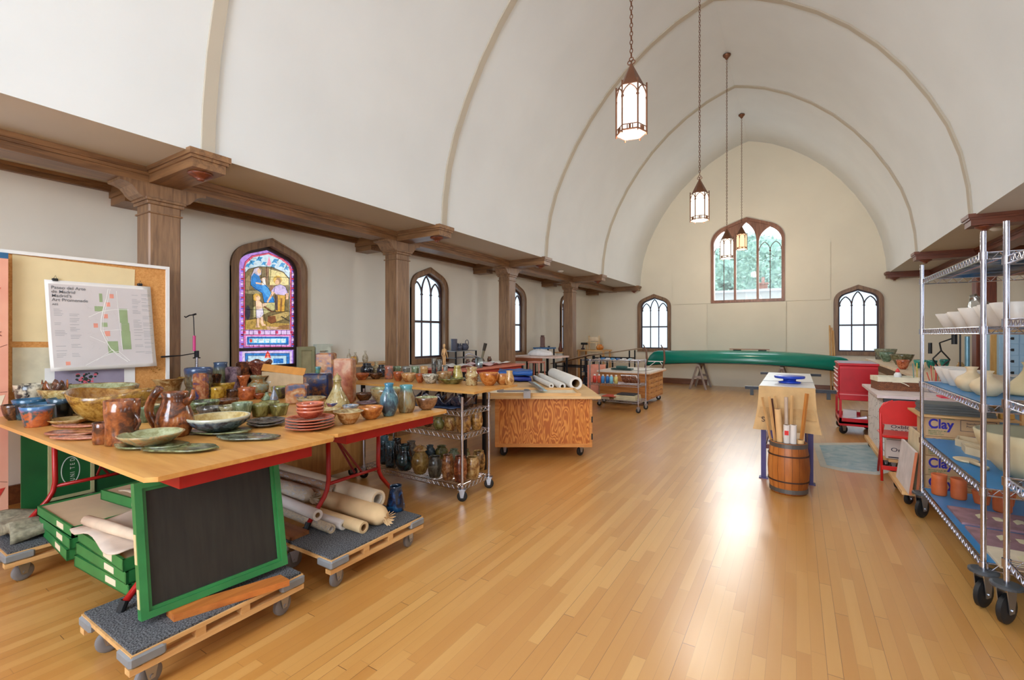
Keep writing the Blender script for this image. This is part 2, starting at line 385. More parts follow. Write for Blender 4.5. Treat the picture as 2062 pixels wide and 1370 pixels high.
def side_window(plane, pos, c, sg, stained=False, pane=None):
    """plane 'yz' (side walls) or 'xz'; sg = direction into the room along the wall normal"""
    WINC[0] += 1; nm = 'window_%d' % WINC[0]
    root = thing(nm, None, None); struct(root)
    out = SO(c); inn = SO(c, .092); b = MB(); b.ring(out, inn, pos + .035 * sg, pos - .1 * sg, plane)
    b.ring(SO(c, .0), SO(c, .02), pos + .045 * sg, pos, plane)
    b.build('window_frame', OAK, root)
    P = (lambda a, z, h=-.075: (pos + h * sg, c + a, z)) if plane == 'yz' else (lambda a, z, h=-.075: (c + a, pos + h * sg, z))
    if not stained:
        b = MB(); b.ring(inn, SO(c, .128), pos - .055 * sg, pos - .1 * sg, plane)
        tracery(b, .37, 1.05, 2.18, 2.52, P, .016)
        x = P(0, 0)
        if plane == 'yz': b.box(min(pos - .05 * sg, pos - .1 * sg), max(pos - .05 * sg, pos - .1 * sg), c - .4, c + .4, 1.665, 1.705)
        else: b.box(c - .4, c + .4, min(pos - .05 * sg, pos - .1 * sg), max(pos - .05 * sg, pos - .1 * sg), 1.665, 1.705)
        b.build('sash', plain((74, 56, 58), .5), root)
        b = MB(); b.prism(inn, pos - .092 * sg, pos - .098 * sg, plane); b.build('frosted_pane', pane or WINM, root)
    else:
        b = MB(); b.ring(inn, SO(c, .13), pos - .055 * sg, pos - .1 * sg, plane); b.build('sash', plain((52, 36, 34), .5), root)
    return root
side_window('yz', WL, -2.6, 1, pane=WIN_ADDED)  # unseen left window, added with a boosted pane for light
for y in WY: r_ = side_window('yz', WL, y, 1, stained=(y == 3.41), pane=WIN_ADDED if y < 1 else None); STROOT = r_ if y == 3.41 else (STROOT if y > 3.41 else None)  # nearest window is also unseen and added, with the boosted pane
side_window('xz', YB, SWL, -1); side_window('xz', YB, SWR, -1)
for y in RWY_ADDED: side_window('yz', WR, y, -1, pane=WIN_ADDED)  # added unseen windows, boosted panes give light from the right
side_window('xz', YF, SWL, 1); side_window('xz', YF, SWR, 1)  # flanking pair behind the viewpoint, added with the front window
# big front window, unseen behind the viewpoint, added to light the hall
WINC[0] += 1; root = struct(thing('window_%d' % WINC[0], None, None))
MB().ring(shift(tudor(1.75, 1.15, 4.25, 5.68), CX), fw, YF + .05, YF - .1, 'xz').build('window_frame', OAK, root)
MB().prism(fw, YF - .1, YF - .11, 'xz').build('frosted_pane', emit((224, 238, 255), 12.0), root)  # strong glow added to fill the hall from behind
b = MB()
for a in (-.57, .57): b.box(CX + a - .04, CX + a + .04, YF - .09, YF, 1.2, 5.1)
b.build('mullion', OAK, root)
# big end window, clear glass
WINC[0] += 1; root = struct(thing('window_%d' % WINC[0], None, None))
OAKW = wood((150, 100, 70), (112, 68, 44), 'z')
MB().ring(BO(), BO(.075), YB - .05, YB + .13, 'xz').build('window_frame', OAKW, root)
b = MB(); zi0, hw = 2.415, .83
for a in (-.29, .27): b.box(BIGC + a - .028, BIGC + a + .028, YB - .01, YB + .1, zi0, 4.3)
# head spandrel with three pointed openings
lights = [(-.83, -.32, 4.36), (-.26, .24, 4.54), (.30, .83, 4.36)]
def lancet(a0, a1, zt, zsp=3.98, k=8):
    mid = (a0 + a1) / 2; L = []
    for i in range(k + 1): q = i / k * 1.05; L.append((a0 + (mid - a0) * (1 - math.cos(q)) / (1 - math.cos(1.05)), zsp + (zt - zsp) * math.sin(q) / math.sin(1.05)))
    return L + [(a0 + a1 - x, z) for x, z in reversed(L[:-1])]
outl = [(x - BIGC, z) for x, z in BO(.07) if z > 3.99]
outl = sorted(outl, key=lambda p: p[0])
loops = [[(-.835, 3.9)] + outl + [(.835, 3.9)]]
lower = []
for a0, a1, zt in lights: lower += [(a0, 3.9)] + lancet(a0, a1, zt) + [(a1, 3.9)]
poly = [(-.835, 3.9)] + outl + [(.835, 3.9)] + list(reversed(lower))
b.prism([(BIGC + x, z) for x, z in poly], YB + .0, YB + .07, 'xz')
b.build('mullion', OAKW, root)
b = MB()
for a0, a1, zt in (lights[0], lights[2]):
    m = (a0 + a1) / 2; b.tube([(BIGC + m, YB + .05, zi0), (BIGC + m, YB + .05, 3.72)], .011, 6)
    for q0, q1 in ((a0, m), (m, a1)): b.tube([(BIGC + x, YB + .05, z) for x, z in lancet(q0, q1, 3.96, 3.72, 6)], .010, 6)
    b.tube([(BIGC + m, YB + .05, 3.68), (BIGC + m, YB + .05, 3.72), (BIGC + m, YB + .05, 3.76)], [.008, .03, .008], 8)
b.build('tracery', plain((96, 70, 66), .5), root)
MB().prism(BO(.07), YB + .085, YB + .09, 'xz').build('clear_pane', glassm((235, 245, 250), .02, .08), root)
# panels and baseboard on the end wall
struct(MB().box(-3.12, BIGC - .905, YB - .02, YB, 2.34, 3.8).build('wall_panel', PL_END)); struct(MB().box(BIGC + .905, .74, YB - .02, YB, 2.34, 3.8).build('wall_panel', PL_END))
struct(MB().box(-2.156, -.224, YB - .045, YB, .0, 2.33).build('wall_panel', plaster((222, 214, 194))))
BBM = wood((128, 78, 44), (98, 54, 30), 'x')
for i, (x0, x1) in enumerate(((WL, -2.156), (-.224, WR))): struct(MB().box(x0, x1, YB - .03, YB, 0, .16).build('baseboard_back', BBM))
struct(MB().box(WL, WL + .03, YF, YB, 0, .16).build('baseboard_left', BBM)); struct(MB().box(WR - .03, WR, YF, YB, 0, .16).build('baseboard_right', BBM))
# recessed ceiling vents / detector
for x, y, lab in ((-4.6, 9.6, 'round white ceiling fitting in the left soffit between the brackets'), (2.35, 8.9, 'white smoke detector on the right soffit above the wire racks')):
    b = MB().at((x, y, ZS)); b.lathe([(.0, -.03), (.045, -.03), (.055, -.018), (.07, -.012), (.07, 0)], 20); tag(b.build('smoke_detector', WHITE, smooth=True), lab, 'smoke detector')
# ---- outside the end window
def leafm():
    t = NT('foliage'); n = t.noise(t.coords(), 6, 5); t.link(t.ramp(n, [(.3, lin((46, 76, 72))), (.5, lin((72, 104, 92))), (.7, lin((108, 136, 120)))]), t.b.inputs['Base Color']); return t.fin(.7)
LEAF = leafm()
def tree(x, y, z, R, lab, seed):
    rr = random.Random(seed); root = thing('leafy_tree', lab, 'tree', (x, y, 0), 0, 'trees beyond the end window')
    b = MB(); b.tube([(0, 0, 0), (.1, 0, z * .5), (0, .1, z)], [.3, .22, .1], 8); b.build('trunk', plain((90, 70, 55), .8), root, smooth=True)
    b = MB()
    for i in range(1500):
        d = Vector((rr.gauss(0, 1), rr.gauss(0, 1), rr.gauss(0, 1))).normalized() * R * (rr.random() ** .33)
        d.z *= .9; c = Vector((0, 0, z)) + d; s_ = rr.uniform(.1, .22)
        u_ = Vector((rr.gauss(0, 1), rr.gauss(0, 1), rr.gauss(0, 1))).normalized(); v_ = u_.orthogonal().normalized()
        b.raw([c - u_ * s_, c - v_ * s_ * .6, c + u_ * s_, c + v_ * s_ * .6], [(0, 1, 2, 3)])
    for q_ in range(7):
        a_ = q_ * 2.4; b.at((math.cos(a_) * R * .3, math.sin(a_) * R * .2, z + (q_ - 3) * R * .17)); b.lathe([(.01, -R * .5), (R * .38, -R * .38), (R * .52, -.02), (R * .42, R * .3), (.01, R * .5)], 10, wob=lambda r, zz, a: (r * (1 + .12 * math.sin(5 * a)), zz))
    b.build('crown', LEAF, root)
for i, (x, y, z, R, lab) in enumerate(((-4.55, 28, 4.3, 2.25, 'leafy tree filling the left light of the end window'), (.05, 28, 4.2, 2.2, 'bushy tree behind the right light of the end window'), (-2.4, 34, 5.6, 2.7, 'taller tree farther back in the centre light of the end window'))): tree(x, y, z, R, lab, i)
root = thing('white_building', 'low white building with a chimney outside the end window', 'building', (-2.5, 17.6, 0))
MB().box(-4, 4, 0, 2.2, 0, 2.9).build('wall', plain((116, 122, 126), .7, 0, .03), root); MB().box(-4.1, 4.1, -.1, 2.4, 2.9, 2.98).build('roof', plain((120, 124, 130), .7), root)
b = MB().box(1.38, 1.66, .6, .85, 2.98, 3.2); b.box(1.35, 1.69, .57, .88, 3.2, 3.25); b.tube([(1.52, .72, 3.24), (1.52, .72, 3.45)], .05, 10); b.build('chimney', plain((110, 76, 68), .8), root)
# ================================================================ stained glass
def stained(root):
    SC = 4.895
    def G(x, y, h): p = onx(440 + x / SC, 460 + y / SC, WL - .08 + h); return (p.x, p.y, p.z)
    K = .6
    cols = {}
    def E(c, k=K):
        if (c, k) not in cols:
            t = NT('stained_glass'); n = t.noise(t.coords(), 26, 5, .8); a = lin(c)
            t.link(t.ramp(n, [(.32, tuple(x * .6 for x in a[:3]) + (1,)), (.55, a), (.75, tuple(min(1, x * 1.25) for x in a[:3]) + (1,))]), t.b.inputs['Emission Color'])
            t.link(t.ramp(n, [(.32, tuple(x * .6 for x in a[:3]) + (1,)), (.55, a)]), t.b.inputs['Base Color']); t.b.inputs['Emission Strength'].default_value = k; cols[(c, k)] = t.fin(.25)
        return cols[(c, k)]
    b = MB()
    # backing outline of the whole glazed area
    hole = SO(3.41, .122); n = len(hole); b.mat(E((180, 140, 226)))
    b.prism(hole, WL - .096, WL - .088, 'yz')
    def poly(pts, c, h=.001, k=K):
        b.mat(E(c, k)); tri = geometry.tessellate_polygon([[Vector((x, -y, 0)) for x, y in pts]]); b.raw([G(x, y, h) for x, y in pts], [tuple(t) for t in tri])
    def ell(cx, cy, rx, ry, c, h, a0=0, n=14):
        poly([(cx + rx * math.cos(2 * PI * i / n + a0), cy + ry * math.sin(2 * PI * i / n + a0)) for i in range(n)], c, h)
    # inner coloured frame, picture ground
    poly([(246, 395), (262, 330), (330, 268), (495, 240), (640, 300), (715, 370), (722, 430), (716, 1004), (246, 1004)], (222, 90, 120), .001)
    poly([(262, 400), (276, 345), (345, 285), (492, 256), (620, 312), (690, 372), (706, 430), (702, 1000), (260, 1000)], (196, 222, 236), .0015)
    for cx, cy, r in ((330, 335, 1), (405, 300, 1), (560, 320, 1), (630, 360, 1), (290, 365, .8), (672, 392, .8), (450, 345, .8), (540, 370, .8)):
        poly([(cx - 38 * r, cy + 22 * r), (cx - 10 * r, cy - 20 * r), (cx + 34 * r, cy - 14 * r), (cx + 12 * r, cy + 8 * r), (cx + 22 * r, cy + 30 * r), (cx - 12 * r, cy + 16 * r)], (62, 150, 206), .002)
    poly([(476, 360), (498, 276), (520, 350), (500, 372)], (236, 150, 176), .0025)
    poly([(264, 440), (300, 400), (390, 378), (520, 380), (640, 430), (700, 500), (700, 998), (262, 998)], (120, 104, 66), .002)
    poly([(500, 400), (640, 440), (690, 500), (690, 560), (500, 560)], (220, 206, 140), .0025)          # sky
    poly([(270, 500), (330, 420), (300, 620), (270, 640)], (150, 130, 90), .0026); poly([(505, 560), (540, 560), (540, 620), (505, 620)], (136, 92, 60), .0028)
    poly([(262, 610), (560, 600), (560, 640), (262, 650)], (150, 140, 104), .0026)
    poly([(262, 640), (340, 650), (340, 900), (262, 900)], (86, 78, 50), .0027); ell(288, 830, 26, 70, (46, 44, 60), .0029)
    poly([(340, 780), (430, 740), (560, 730), (560, 800), (420, 860), (340, 880)], (190, 184, 130), .0028)
    poly([(262, 905), (380, 890), (520, 930), (700, 940), (700, 998), (262, 998)], (178, 146, 74), .003)
    # seated figure in blue
    poly([(316, 470), (352, 395), (396, 384), (424, 410), (420, 455), (400, 470), (340, 540), (312, 520)], (206, 196, 214), .0032)
    poly([(322, 480), (350, 440), (400, 470), (420, 520), (410, 560), (470, 560), (500, 600), (550, 700), (552, 732), (450, 732), (430, 640), (360, 600), (318, 560)], (36, 128, 206), .0034)
    poly([(430, 560), (490, 580), (540, 690), (500, 700), (440, 620)], (70, 160, 226), .0036)
    ell(402, 420, 20, 26, (226, 190, 152), .0037); poly([(410, 500), (460, 480), (466, 500), (420, 525)], (226, 190, 160), .0037); poly([(365, 530), (430, 540), (430, 555), (370, 548)], (226, 190, 160), .0037)
    poly([(462, 400), (478, 380), (494, 400), (490, 450), (478, 560), (468, 450)], (150, 110, 80), .0033)
    poly([(436, 490), (460, 500), (466, 560), (430, 560)], (238, 232, 226), .0038)
    # standing man
    ell(582, 508, 44, 42, (206, 166, 60), .0034); ell(590, 520, 26, 34, (150, 110, 66), .0036); ell(578, 532, 20, 26, (224, 180, 140), .0037)
    poly([(556, 570), (610, 552), (660, 575), (684, 640), (656, 650), (650, 660), (566, 650), (546, 628), (520, 620)], (196, 178, 222), .0038)
    poly([(530, 620), (556, 632), (508, 700), (486, 740), (474, 722), (500, 680)], (230, 184, 148), .0039); poly([(660, 640), (692, 640), (686, 700), (664, 700)], (230, 184, 148), .0039)
    poly([(566, 655), (660, 664), (652, 750), (650, 820), (566, 820)], (206, 158, 60), .004); poly([(560, 655), (584, 660), (584, 815), (560, 800)], (84, 62, 60), .0042); poly([(612, 690), (630, 690), (622, 820), (606, 820)], (150, 100, 50), .0042)
    # child
    ell(376, 680, 38, 38, (200, 160, 56), .0034); ell(380, 684, 26, 30, (226, 180, 110), .0036); ell(392, 692, 20, 24, (240, 206, 176), .0038)
    poly([(364, 716), (400, 708), (430, 742), (470, 736), (476, 756), (436, 776), (430, 800), (372, 800)], (240, 206, 176), .0039)
    poly([(372, 800), (436, 790), (446, 840), (420, 880), (372, 886)], (226, 220, 236), .0041)
    poly([(380, 886), (406, 882), (400, 960), (410, 976), (366, 978)], (238, 200, 170), .0042); poly([(412, 876), (436, 870), (444, 940), (474, 958), (430, 964), (414, 930)], (238, 200, 170), .0042)
    poly([(440, 776), (456, 766), (548, 826), (520, 826)], (120, 78, 50), .004)
    # timber and beam on the ground
    poly([(486, 868), (690, 812), (700, 850), (640, 900), (560, 930), (520, 940), (484, 920)], (186, 160, 100), .0042); poly([(486, 868), (560, 862), (570, 920), (520, 940), (484, 920)], (126, 76, 44), .0044)
    poly([(600, 960), (700, 950), (700, 992), (560, 996)], (150, 108, 70), .0044); poly([(470, 966), (600, 976), (560, 996), (480, 992)], (206, 170, 140), .0045)
    poly([(610, 870), (625, 866), (700, 910), (700, 922)], (70, 60, 50), .0046)
    # borders
    for x0, x1 in ((222, 246), (722, 742)):
        for y in range(400, 1180, 92):
            poly([(x0 + 2, y), (x1, y), (x1, y + 14), (x0 + 2, y + 14)], (226, 60, 80), .002); poly([(x0, y + 16), (x1, y + 16), (x1, y + 24), (x0, y + 24)], (60, 90, 190), .002)
            poly([(x0, y + 40), (x1, y + 40), (x1, y + 66), (x0, y + 66)], (236, 206, 244), .002)
    poly([(246, 1008), (724, 1008), (724, 1046), (246, 1046)], (224, 196, 240), .002)
    for x in (390, 560, 240, 706): poly([(x, 1010), (x + 28, 1010), (x + 28, 1040), (x, 1040)], (214, 70, 110), .0025)
    poly([(250, 1050), (716, 1050), (716, 1170), (250, 1170)], (226, 120, 180), .002); poly([(270, 1062), (700, 1062), (700, 1158), (270, 1158)], (214, 190, 240), .0025)
    poly([(284, 1072), (690, 1072), (690, 1146), (284, 1146)], (40, 110, 196), .003); poly([(300, 1084), (666, 1084), (666, 1132), (300, 1132)], (120, 196, 226), .0035)
    for i, (x, w_) in enumerate(((345, 40), (395, 58), (460, 44), (512, 60), (580, 30), (616, 44))):
        poly([(x, 1092 + (i % 2) * 3), (x + w_, 1090), (x + w_, 1106), (x, 1108)], (236, 246, 250), .004); poly([(x + 4, 1112), (x + w_ - 6, 1111), (x + w_ - 4, 1126), (x + 2, 1127)], (236, 246, 250), .004)
    ell(320, 1108, 14, 18, (226, 80, 60), .0042)
    poly([(232, 1210), (724, 1210), (724, 1400), (232, 1400)], (226, 206, 244), .002); poly([(262, 1232), (700, 1232), (700, 1400), (262, 1400)], (60, 130, 206), .0025); poly([(290, 1256), (670, 1256), (670, 1400), (290, 1400)], (190, 222, 240), .003)
    poly([(540, 1284), (640, 1284), (640, 1330), (540, 1330)], (50, 120, 200), .0032); poly([(330, 1300), (440, 1300), (440, 1330), (330, 1330)], (70, 150, 214), .0032)
    poly([(454, 1282), (466, 1240), (484, 1206), (506, 1240), (518, 1284), (486, 1270)], (228, 70, 60), .004); poly([(470, 1276), (486, 1226), (502, 1278)], (250, 150, 120), .0045)
    b.build('stained_glass_panel', None, root)
    # lead lines
    b = MB(); r = .0026
    def L(*pts): b.tube([G(x, y, .007) for x, y in pts], r, 5)
    L((246, 400), (246, 1180)); L((720, 430), (720, 1180)); L((246, 395), (262, 330), (330, 268), (495, 240), (640, 300), (715, 370)); L((262, 440), (300, 400), (390, 378), (520, 380), (640, 430), (702, 500)); L((262, 400), (262, 1000)); L((704, 430), (704, 1000))
    for y in range(400, 1180, 46): L((220, y), (246, y)); L((720, y), (744, y))
    for y in (1004, 1048, 1172): L((222, y), (744, y))
    for x in (300, 345, 400, 455, 510, 565, 620, 670): L((x, 1004), (x, 1048)); L((x, 1150), (x, 1172))
    for q in (((284, 1072), (690, 1072), (690, 1146), (284, 1146), (284, 1072)), ((262, 1232), (700, 1232), (700, 1380)), ((262, 1232), (262, 1380)), ((290, 1380), (290, 1256), (670, 1256), (670, 1380))): L(*q)
    for q in (((276, 800), (480, 806), (560, 822), (704, 820)), ((430, 478), (704, 486)), ((262, 612), (420, 608)), ((476, 360), (476, 470)), ((520, 382), (500, 560)), ((340, 650), (345, 880)), ((560, 655), (556, 820)), ((664, 650), (652, 820)), ((316, 480), (352, 395), (396, 384), (424, 420), (420, 520), (500, 600), (552, 732), (450, 732), (430, 640), (318, 560), (316, 480)),
              ((546, 628), (556, 570), (610, 552), (660, 575), (684, 640)), ((364, 716), (372, 886), (380, 978)), ((430, 742), (446, 840), (474, 958)), ((486, 868), (690, 812)), ((484, 920), (520, 940), (640, 900)), ((262, 905), (380, 890)), ((395, 300), (405, 268)), ((580, 330), (600, 290)), ((330, 340), (300, 300)), ((660, 390), (680, 350))): L(*q)
    b.build('lead_came', plain((40, 30, 44), .6), root)
    b = MB(); z = G(480, 1190, 0)[2]; b.box(WL - .095, WL - .05, 3.41 - .4, 3.41 + .4, z - .02, z + .02); b.build('meeting_rail', plain((52, 36, 40), .5), root)
stained(STROOT)

# ================================================================ pendant lanterns
COPPER = plain((124, 84, 62), .38, .75, .15)
def lantern(x, y, zt, label, glow, energy):
    zc = 6.74 - (.0 if abs(x - CX) < .05 else .02)
    root = thing('pendant_lantern', label, 'lantern', (x, y, zt), 0, 'pendant lanterns down the nave')
    R_ = .118; a0 = .2
    def hexp(r, z): return [(r * math.cos(PI / 3 * i + a0), r * math.sin(PI / 3 * i + a0), z) for i in range(6)]
    b = MB(); vs = hexp(.102, -.19) + hexp(.008, 0) + hexp(.112, -.2)
    b.raw(vs, [(i, (i + 1) % 6, 6 + (i + 1) % 6, 6 + i) for i in range(6)] + [(12 + i, 12 + (i + 1) % 6, (i + 1) % 6, i) for i in range(6)] + [tuple(range(6, 12))])
    b.build('lantern_roof', COPPER, root)
    b = MB(); H6 = hexp(R_, 0)
    for i in range(6):
        p, q = Vector(H6[i]), Vector(H6[(i + 1) % 6])
        b.tube([p + Vector((0, 0, -.17)), p + Vector((0, 0, -.577))], .0065, 6)
        def at(s_, z): v = p.lerp(q, s_); return (v.x, v.y, z)
        for z, r in ((-.2, .005), (-.515, .004), (-.555, .007)): b.tube([at(0, z), at(1, z)], r, 5)
        ar = []
        for k in range(7): a = k / 6 * 1.05; ar.append((.5 * (1 - math.cos(a)) / (1 - math.cos(1.05)), -.29 + .085 * math.sin(a) / math.sin(1.05)))
        b.tube([at(.02 + u_, z_) for u_, z_ in ar], .005, 5); b.tube([at(.98 - u_, z_) for u_, z_ in ar], .005, 5)
        for s_ in (.33, .5, .67): b.tube([at(s_, -.52), at(s_, -.555)], .0045 if s_ != .5 else .009, 5)
        for s_ in (.04, .96): b.tube([at(s_, -.285), at(s_ + (.04 if s_ < .5 else -.04), -.29), at(s_, -.295)], .007, 5)
    b.build('lantern_frame', COPPER, root)
    b = MB(); vs = hexp(R_ * .93, -.195) + hexp(R_ * .93, -.56); b.raw(vs, [(i, (i + 1) % 6, 6 + (i + 1) % 6, 6 + i) for i in range(6)] + [tuple(range(6, 12))])
    b.build('glass_shade', emit(glow, .92), root)
    b = MB()
    for k in range(3):
        a = 2 * PI * k / 3 + PI / 2; cx_, cz = .016 * math.cos(a), .022 + .016 * math.sin(a)
        b.tube([(cx_ + .016 * math.cos(t_ * PI / 5), 0, cz + .016 * math.sin(t_ * PI / 5)) for t_ in range(10)], .0045, 5, closed=True)
    b.build('trefoil_ring', COPPER, root)
    b = MB(); z = .05; k = 0; top = zc - zt - .06
    while z < top:
        pts = [((.011 * math.cos(t_ * PI / 4)) if k % 2 else 0, 0 if k % 2 else .011 * math.cos(t_ * PI / 4), z + .021 + .021 * math.sin(t_ * PI / 4)) for t_ in range(8)]
        b.tube(pts, .0036, 4, closed=True); z += .034; k += 1
    b.build('chain', COPPER, root)
    b = MB().at((0, 0, zc - zt)); b.lathe([(.01, -.09), (.02, -.085), (.035, -.055), (.06, -.03), (.07, -.012), (.07, 0)], 18); b.build('ceiling_canopy', COPPER, root, smooth=True)
    for k, (dz, e) in enumerate(((-.74, energy),)):
        ld = bpy.data.lights.new('lantern_bulb', 'POINT'); ld.energy = e; ld.color = (1, .95, .88) if glow[2] > 200 else (1, .87, .72); ld.shadow_soft_size = .1
        lo = bpy.data.objects.new('lantern_bulb', ld); C.objects.link(lo); lo.parent = root; lo.location = (0, 0, dz)
for y, zt, lab, g, e in ((3.622, 3.6, 'copper hexagonal pendant lantern hanging nearest, largest in the photo', (255, 250, 240), 26), (6.673, 3.56, 'second copper pendant lantern down the nave, lit white', (255, 244, 224), 40),
                         (9.566, 3.45, 'third copper lantern, hanging low before the left light of end window', (255, 246, 230), 34), (12.36, 4.06, 'farthest copper lantern, glowing orange before the end window', (255, 206, 160), 40),
                         (.6, 3.6, 'unseen copper lantern added above the viewpoint for fill light', (255, 250, 240), 26), (-2.4, 3.6, 'unseen copper lantern added behind the viewpoint for fill light', (255, 244, 224), 26)):  # last two lanterns hang out of view, added for extra light
    lantern(CX, y, zt, lab, g, e)

# ================================================================ casters, dollies, folding tables
def caster(parent, x, y, r=.05, top=.14, ang=0, wheelm=GREYRUB, w_=.028):
    b = MB().at((x, y, 0), ang); b.box(-.035, .035, -.028, .028, top - .006, top); 
    for q in (-1, 1): b.prism([(-r * .26, r * .75), (r * .26, r * .75), (r * .6, top - .006), (-r * .6, top - .006)], *sorted((q * (w_ / 2 + .004), q * (w_ / 2 + .008))), 'xz')
    b.tube([(0, -w_ / 2 - .012, r), (0, w_ / 2 + .012, r)], .008, 8)
    o = b.build('caster', STEEL, parent)
    b = MB().at((x, y, r), ang, rx=PI / 2); b.lathe([(r * .5, -w_ / 2), (r * .86, -w_ / 2), (r, -w_ * .3), (r, w_ * .3), (r * .86, w_ / 2), (r * .5, w_ / 2)], 20); wh = b.build('wheel', wheelm, o, auto=40)
    return o
CARPET = None
def carpetm():
    t = NT('carpet'); n = t.noise(t.coords(), 150, 3); t.link(t.ramp(n, [(.4, lin((44, 46, 50))), (.62, lin((112, 114, 118)))]), t.b.inputs['Base Color']); t.bump(n, .6, .004); return t.fin(.95)
CARPET = carpetm()
BUMP_ = plain((128, 130, 132), .6)
def dolly(x, y, label, sx=.53, sy=.74, rz=0, g='carpeted furniture dollies'):
    root = thing('furniture_dolly', label, 'dolly', (x, y, 0), rz, g)
    MB().box(-sx / 2, sx / 2, -sy / 2, sy / 2, .172, .19).build('deck', PINEY, root)
    MB().box(-sx / 2 + .008, sx / 2 - .008, -sy / 2 + .008, sy / 2 - .008, .19, .2).build('carpet', CARPET, root)
    for s_ in (-1, 1):
        b = MB().box(min(s_ * sx / 2, s_ * (sx / 2 - .045)), max(s_ * sx / 2, s_ * (sx / 2 - .045)), -sy / 2 - .004, sy / 2 + .004, .112, .137)
        b.build('rail', PINEY, root)
        for yy in (-.16, .05, .2):
            pass
        for yy in (-sy * .42, -sy * .16, sy * .1, sy * .4): MB().box(s_ * (sx / 2 - .024) - .022, s_ * (sx / 2 - .024) + .022, yy - .02, yy + .02, .137, .172).build('spacer_block', PINEY, root)
        for q in (-1, 1):
            b = MB(); x0, x1 = sorted((s_ * (sx / 2 + .008), s_ * (sx / 2 - .03))); y0, y1 = sorted((q * (sy / 2 + .008), q * (sy / 2 - .12))); b.box(x0, x1, y0, y1, .14, .186, .008)
            y0, y1 = sorted((q * (sy / 2 + .0085), q * (sy / 2 - .02))); x0, x1 = sorted((s_ * (sx / 2 + .0072), s_ * (sx / 2 - .12))); b.box(x0, x1, y0, y1, .141, .185, .008)
            b.build('bumper', BUMP_, root)
            caster(root, s_ * (sx / 2 - .06), q * (sy / 2 - .08), .05, .113, PI / 2 + .2 * s_)
    return root
dolly(-2.475, 1.125, 'grey-carpeted wooden dolly carrying the leaning blackboard')
dolly(-2.465, 2.03, 'grey-carpeted wooden dolly loaded with rolls and a blue vase', rz=.0)
dolly(-4.1, 1.1, 'carpeted dolly at the far left under the first pottery table')
RED = plain((168, 24, 22), .35, .1, .1)
def folding_table(x0, x1, y0, y1, zt, label, foot=.2, lx=None):
    """long side along x; both leg frames splay in y"""
    cx, cy = (x0 + x1) / 2, (y0 + y1) / 2; root = thing('folding_table', label, 'table', (cx, cy, 0), 0, 'red-framed pottery tables')
    hx, hy = (x1 - x0) / 2, (y1 - y0) / 2; ch = .035
    poly = [(-hx + ch, -hy), (hx - ch, -hy), (hx, -hy + ch), (hx, hy - ch), (hx - ch, hy), (-hx + ch, hy), (-hx, hy - ch), (-hx, -hy + ch)]
    MB().prism(poly, zt - .02, zt).build('tabletop', MAPLE, root)
    b = MB(); e = .05
    b.box(-hx + e, hx - e, -hy + .13, -hy + .15, zt - .085, zt - .0205); b.box(-hx + e, hx - e, hy - .15, hy - .13, zt - .085, zt - .0205)
    b.box(-hx + e, -hx + e + .02, -hy + .1501, hy - .1501, zt - .085, zt - .0205); b.box(hx - e - .02, hx - e, -hy + .1501, hy - .1501, zt - .085, zt - .0205)
    b.build('apron', RED, root)
    for s_ in (-1, 1):
        X = lx - cx if (lx and s_ < 0) else s_ * (hx - .44)
        for q in (-1, 1):
            pts = [(X, q * .22, zt - .06), (X, q * .215, foot + .28), (X, q * .225, foot + .22), (X, q * .25, foot + .17), (X, q * .37, foot + .03)]
            b = MB(); b.tube(pts, .015, 10); o = b.build('leg', RED, root, smooth=True)
            b = MB(); b.tube([(X, q * .365, foot + .045), (X, q * .382, foot + .001)], .018, 10); b.build('foot_cap', BLACK, o)
        b = MB(); b.tube([(X, -.22, foot + .25), (X, .22, foot + .25)], .012, 8); b.build('crossbar', RED, root, smooth=True)
        b = MB(); b.tube([(X - s_ * .06, -.2, zt - .04), (X, .07, foot + .25)], .008, 8); b.tube([(X - s_ * .35, 0, zt - .05), (X, .0, foot + .27)], .008, 8); b.build('brace', plain((120, 20, 22), .4), root)
    return root
ZT = .885
folding_table(-4.66, -2.155, .79, 1.672, ZT, 'maple-topped red-legged folding table nearest the camera, crowded with pottery', lx=-4.16)
folding_table(-4.6, -2.225, 1.69, 2.72, ZT - .002, 'second red-legged folding table, ending with the blue-green vases')

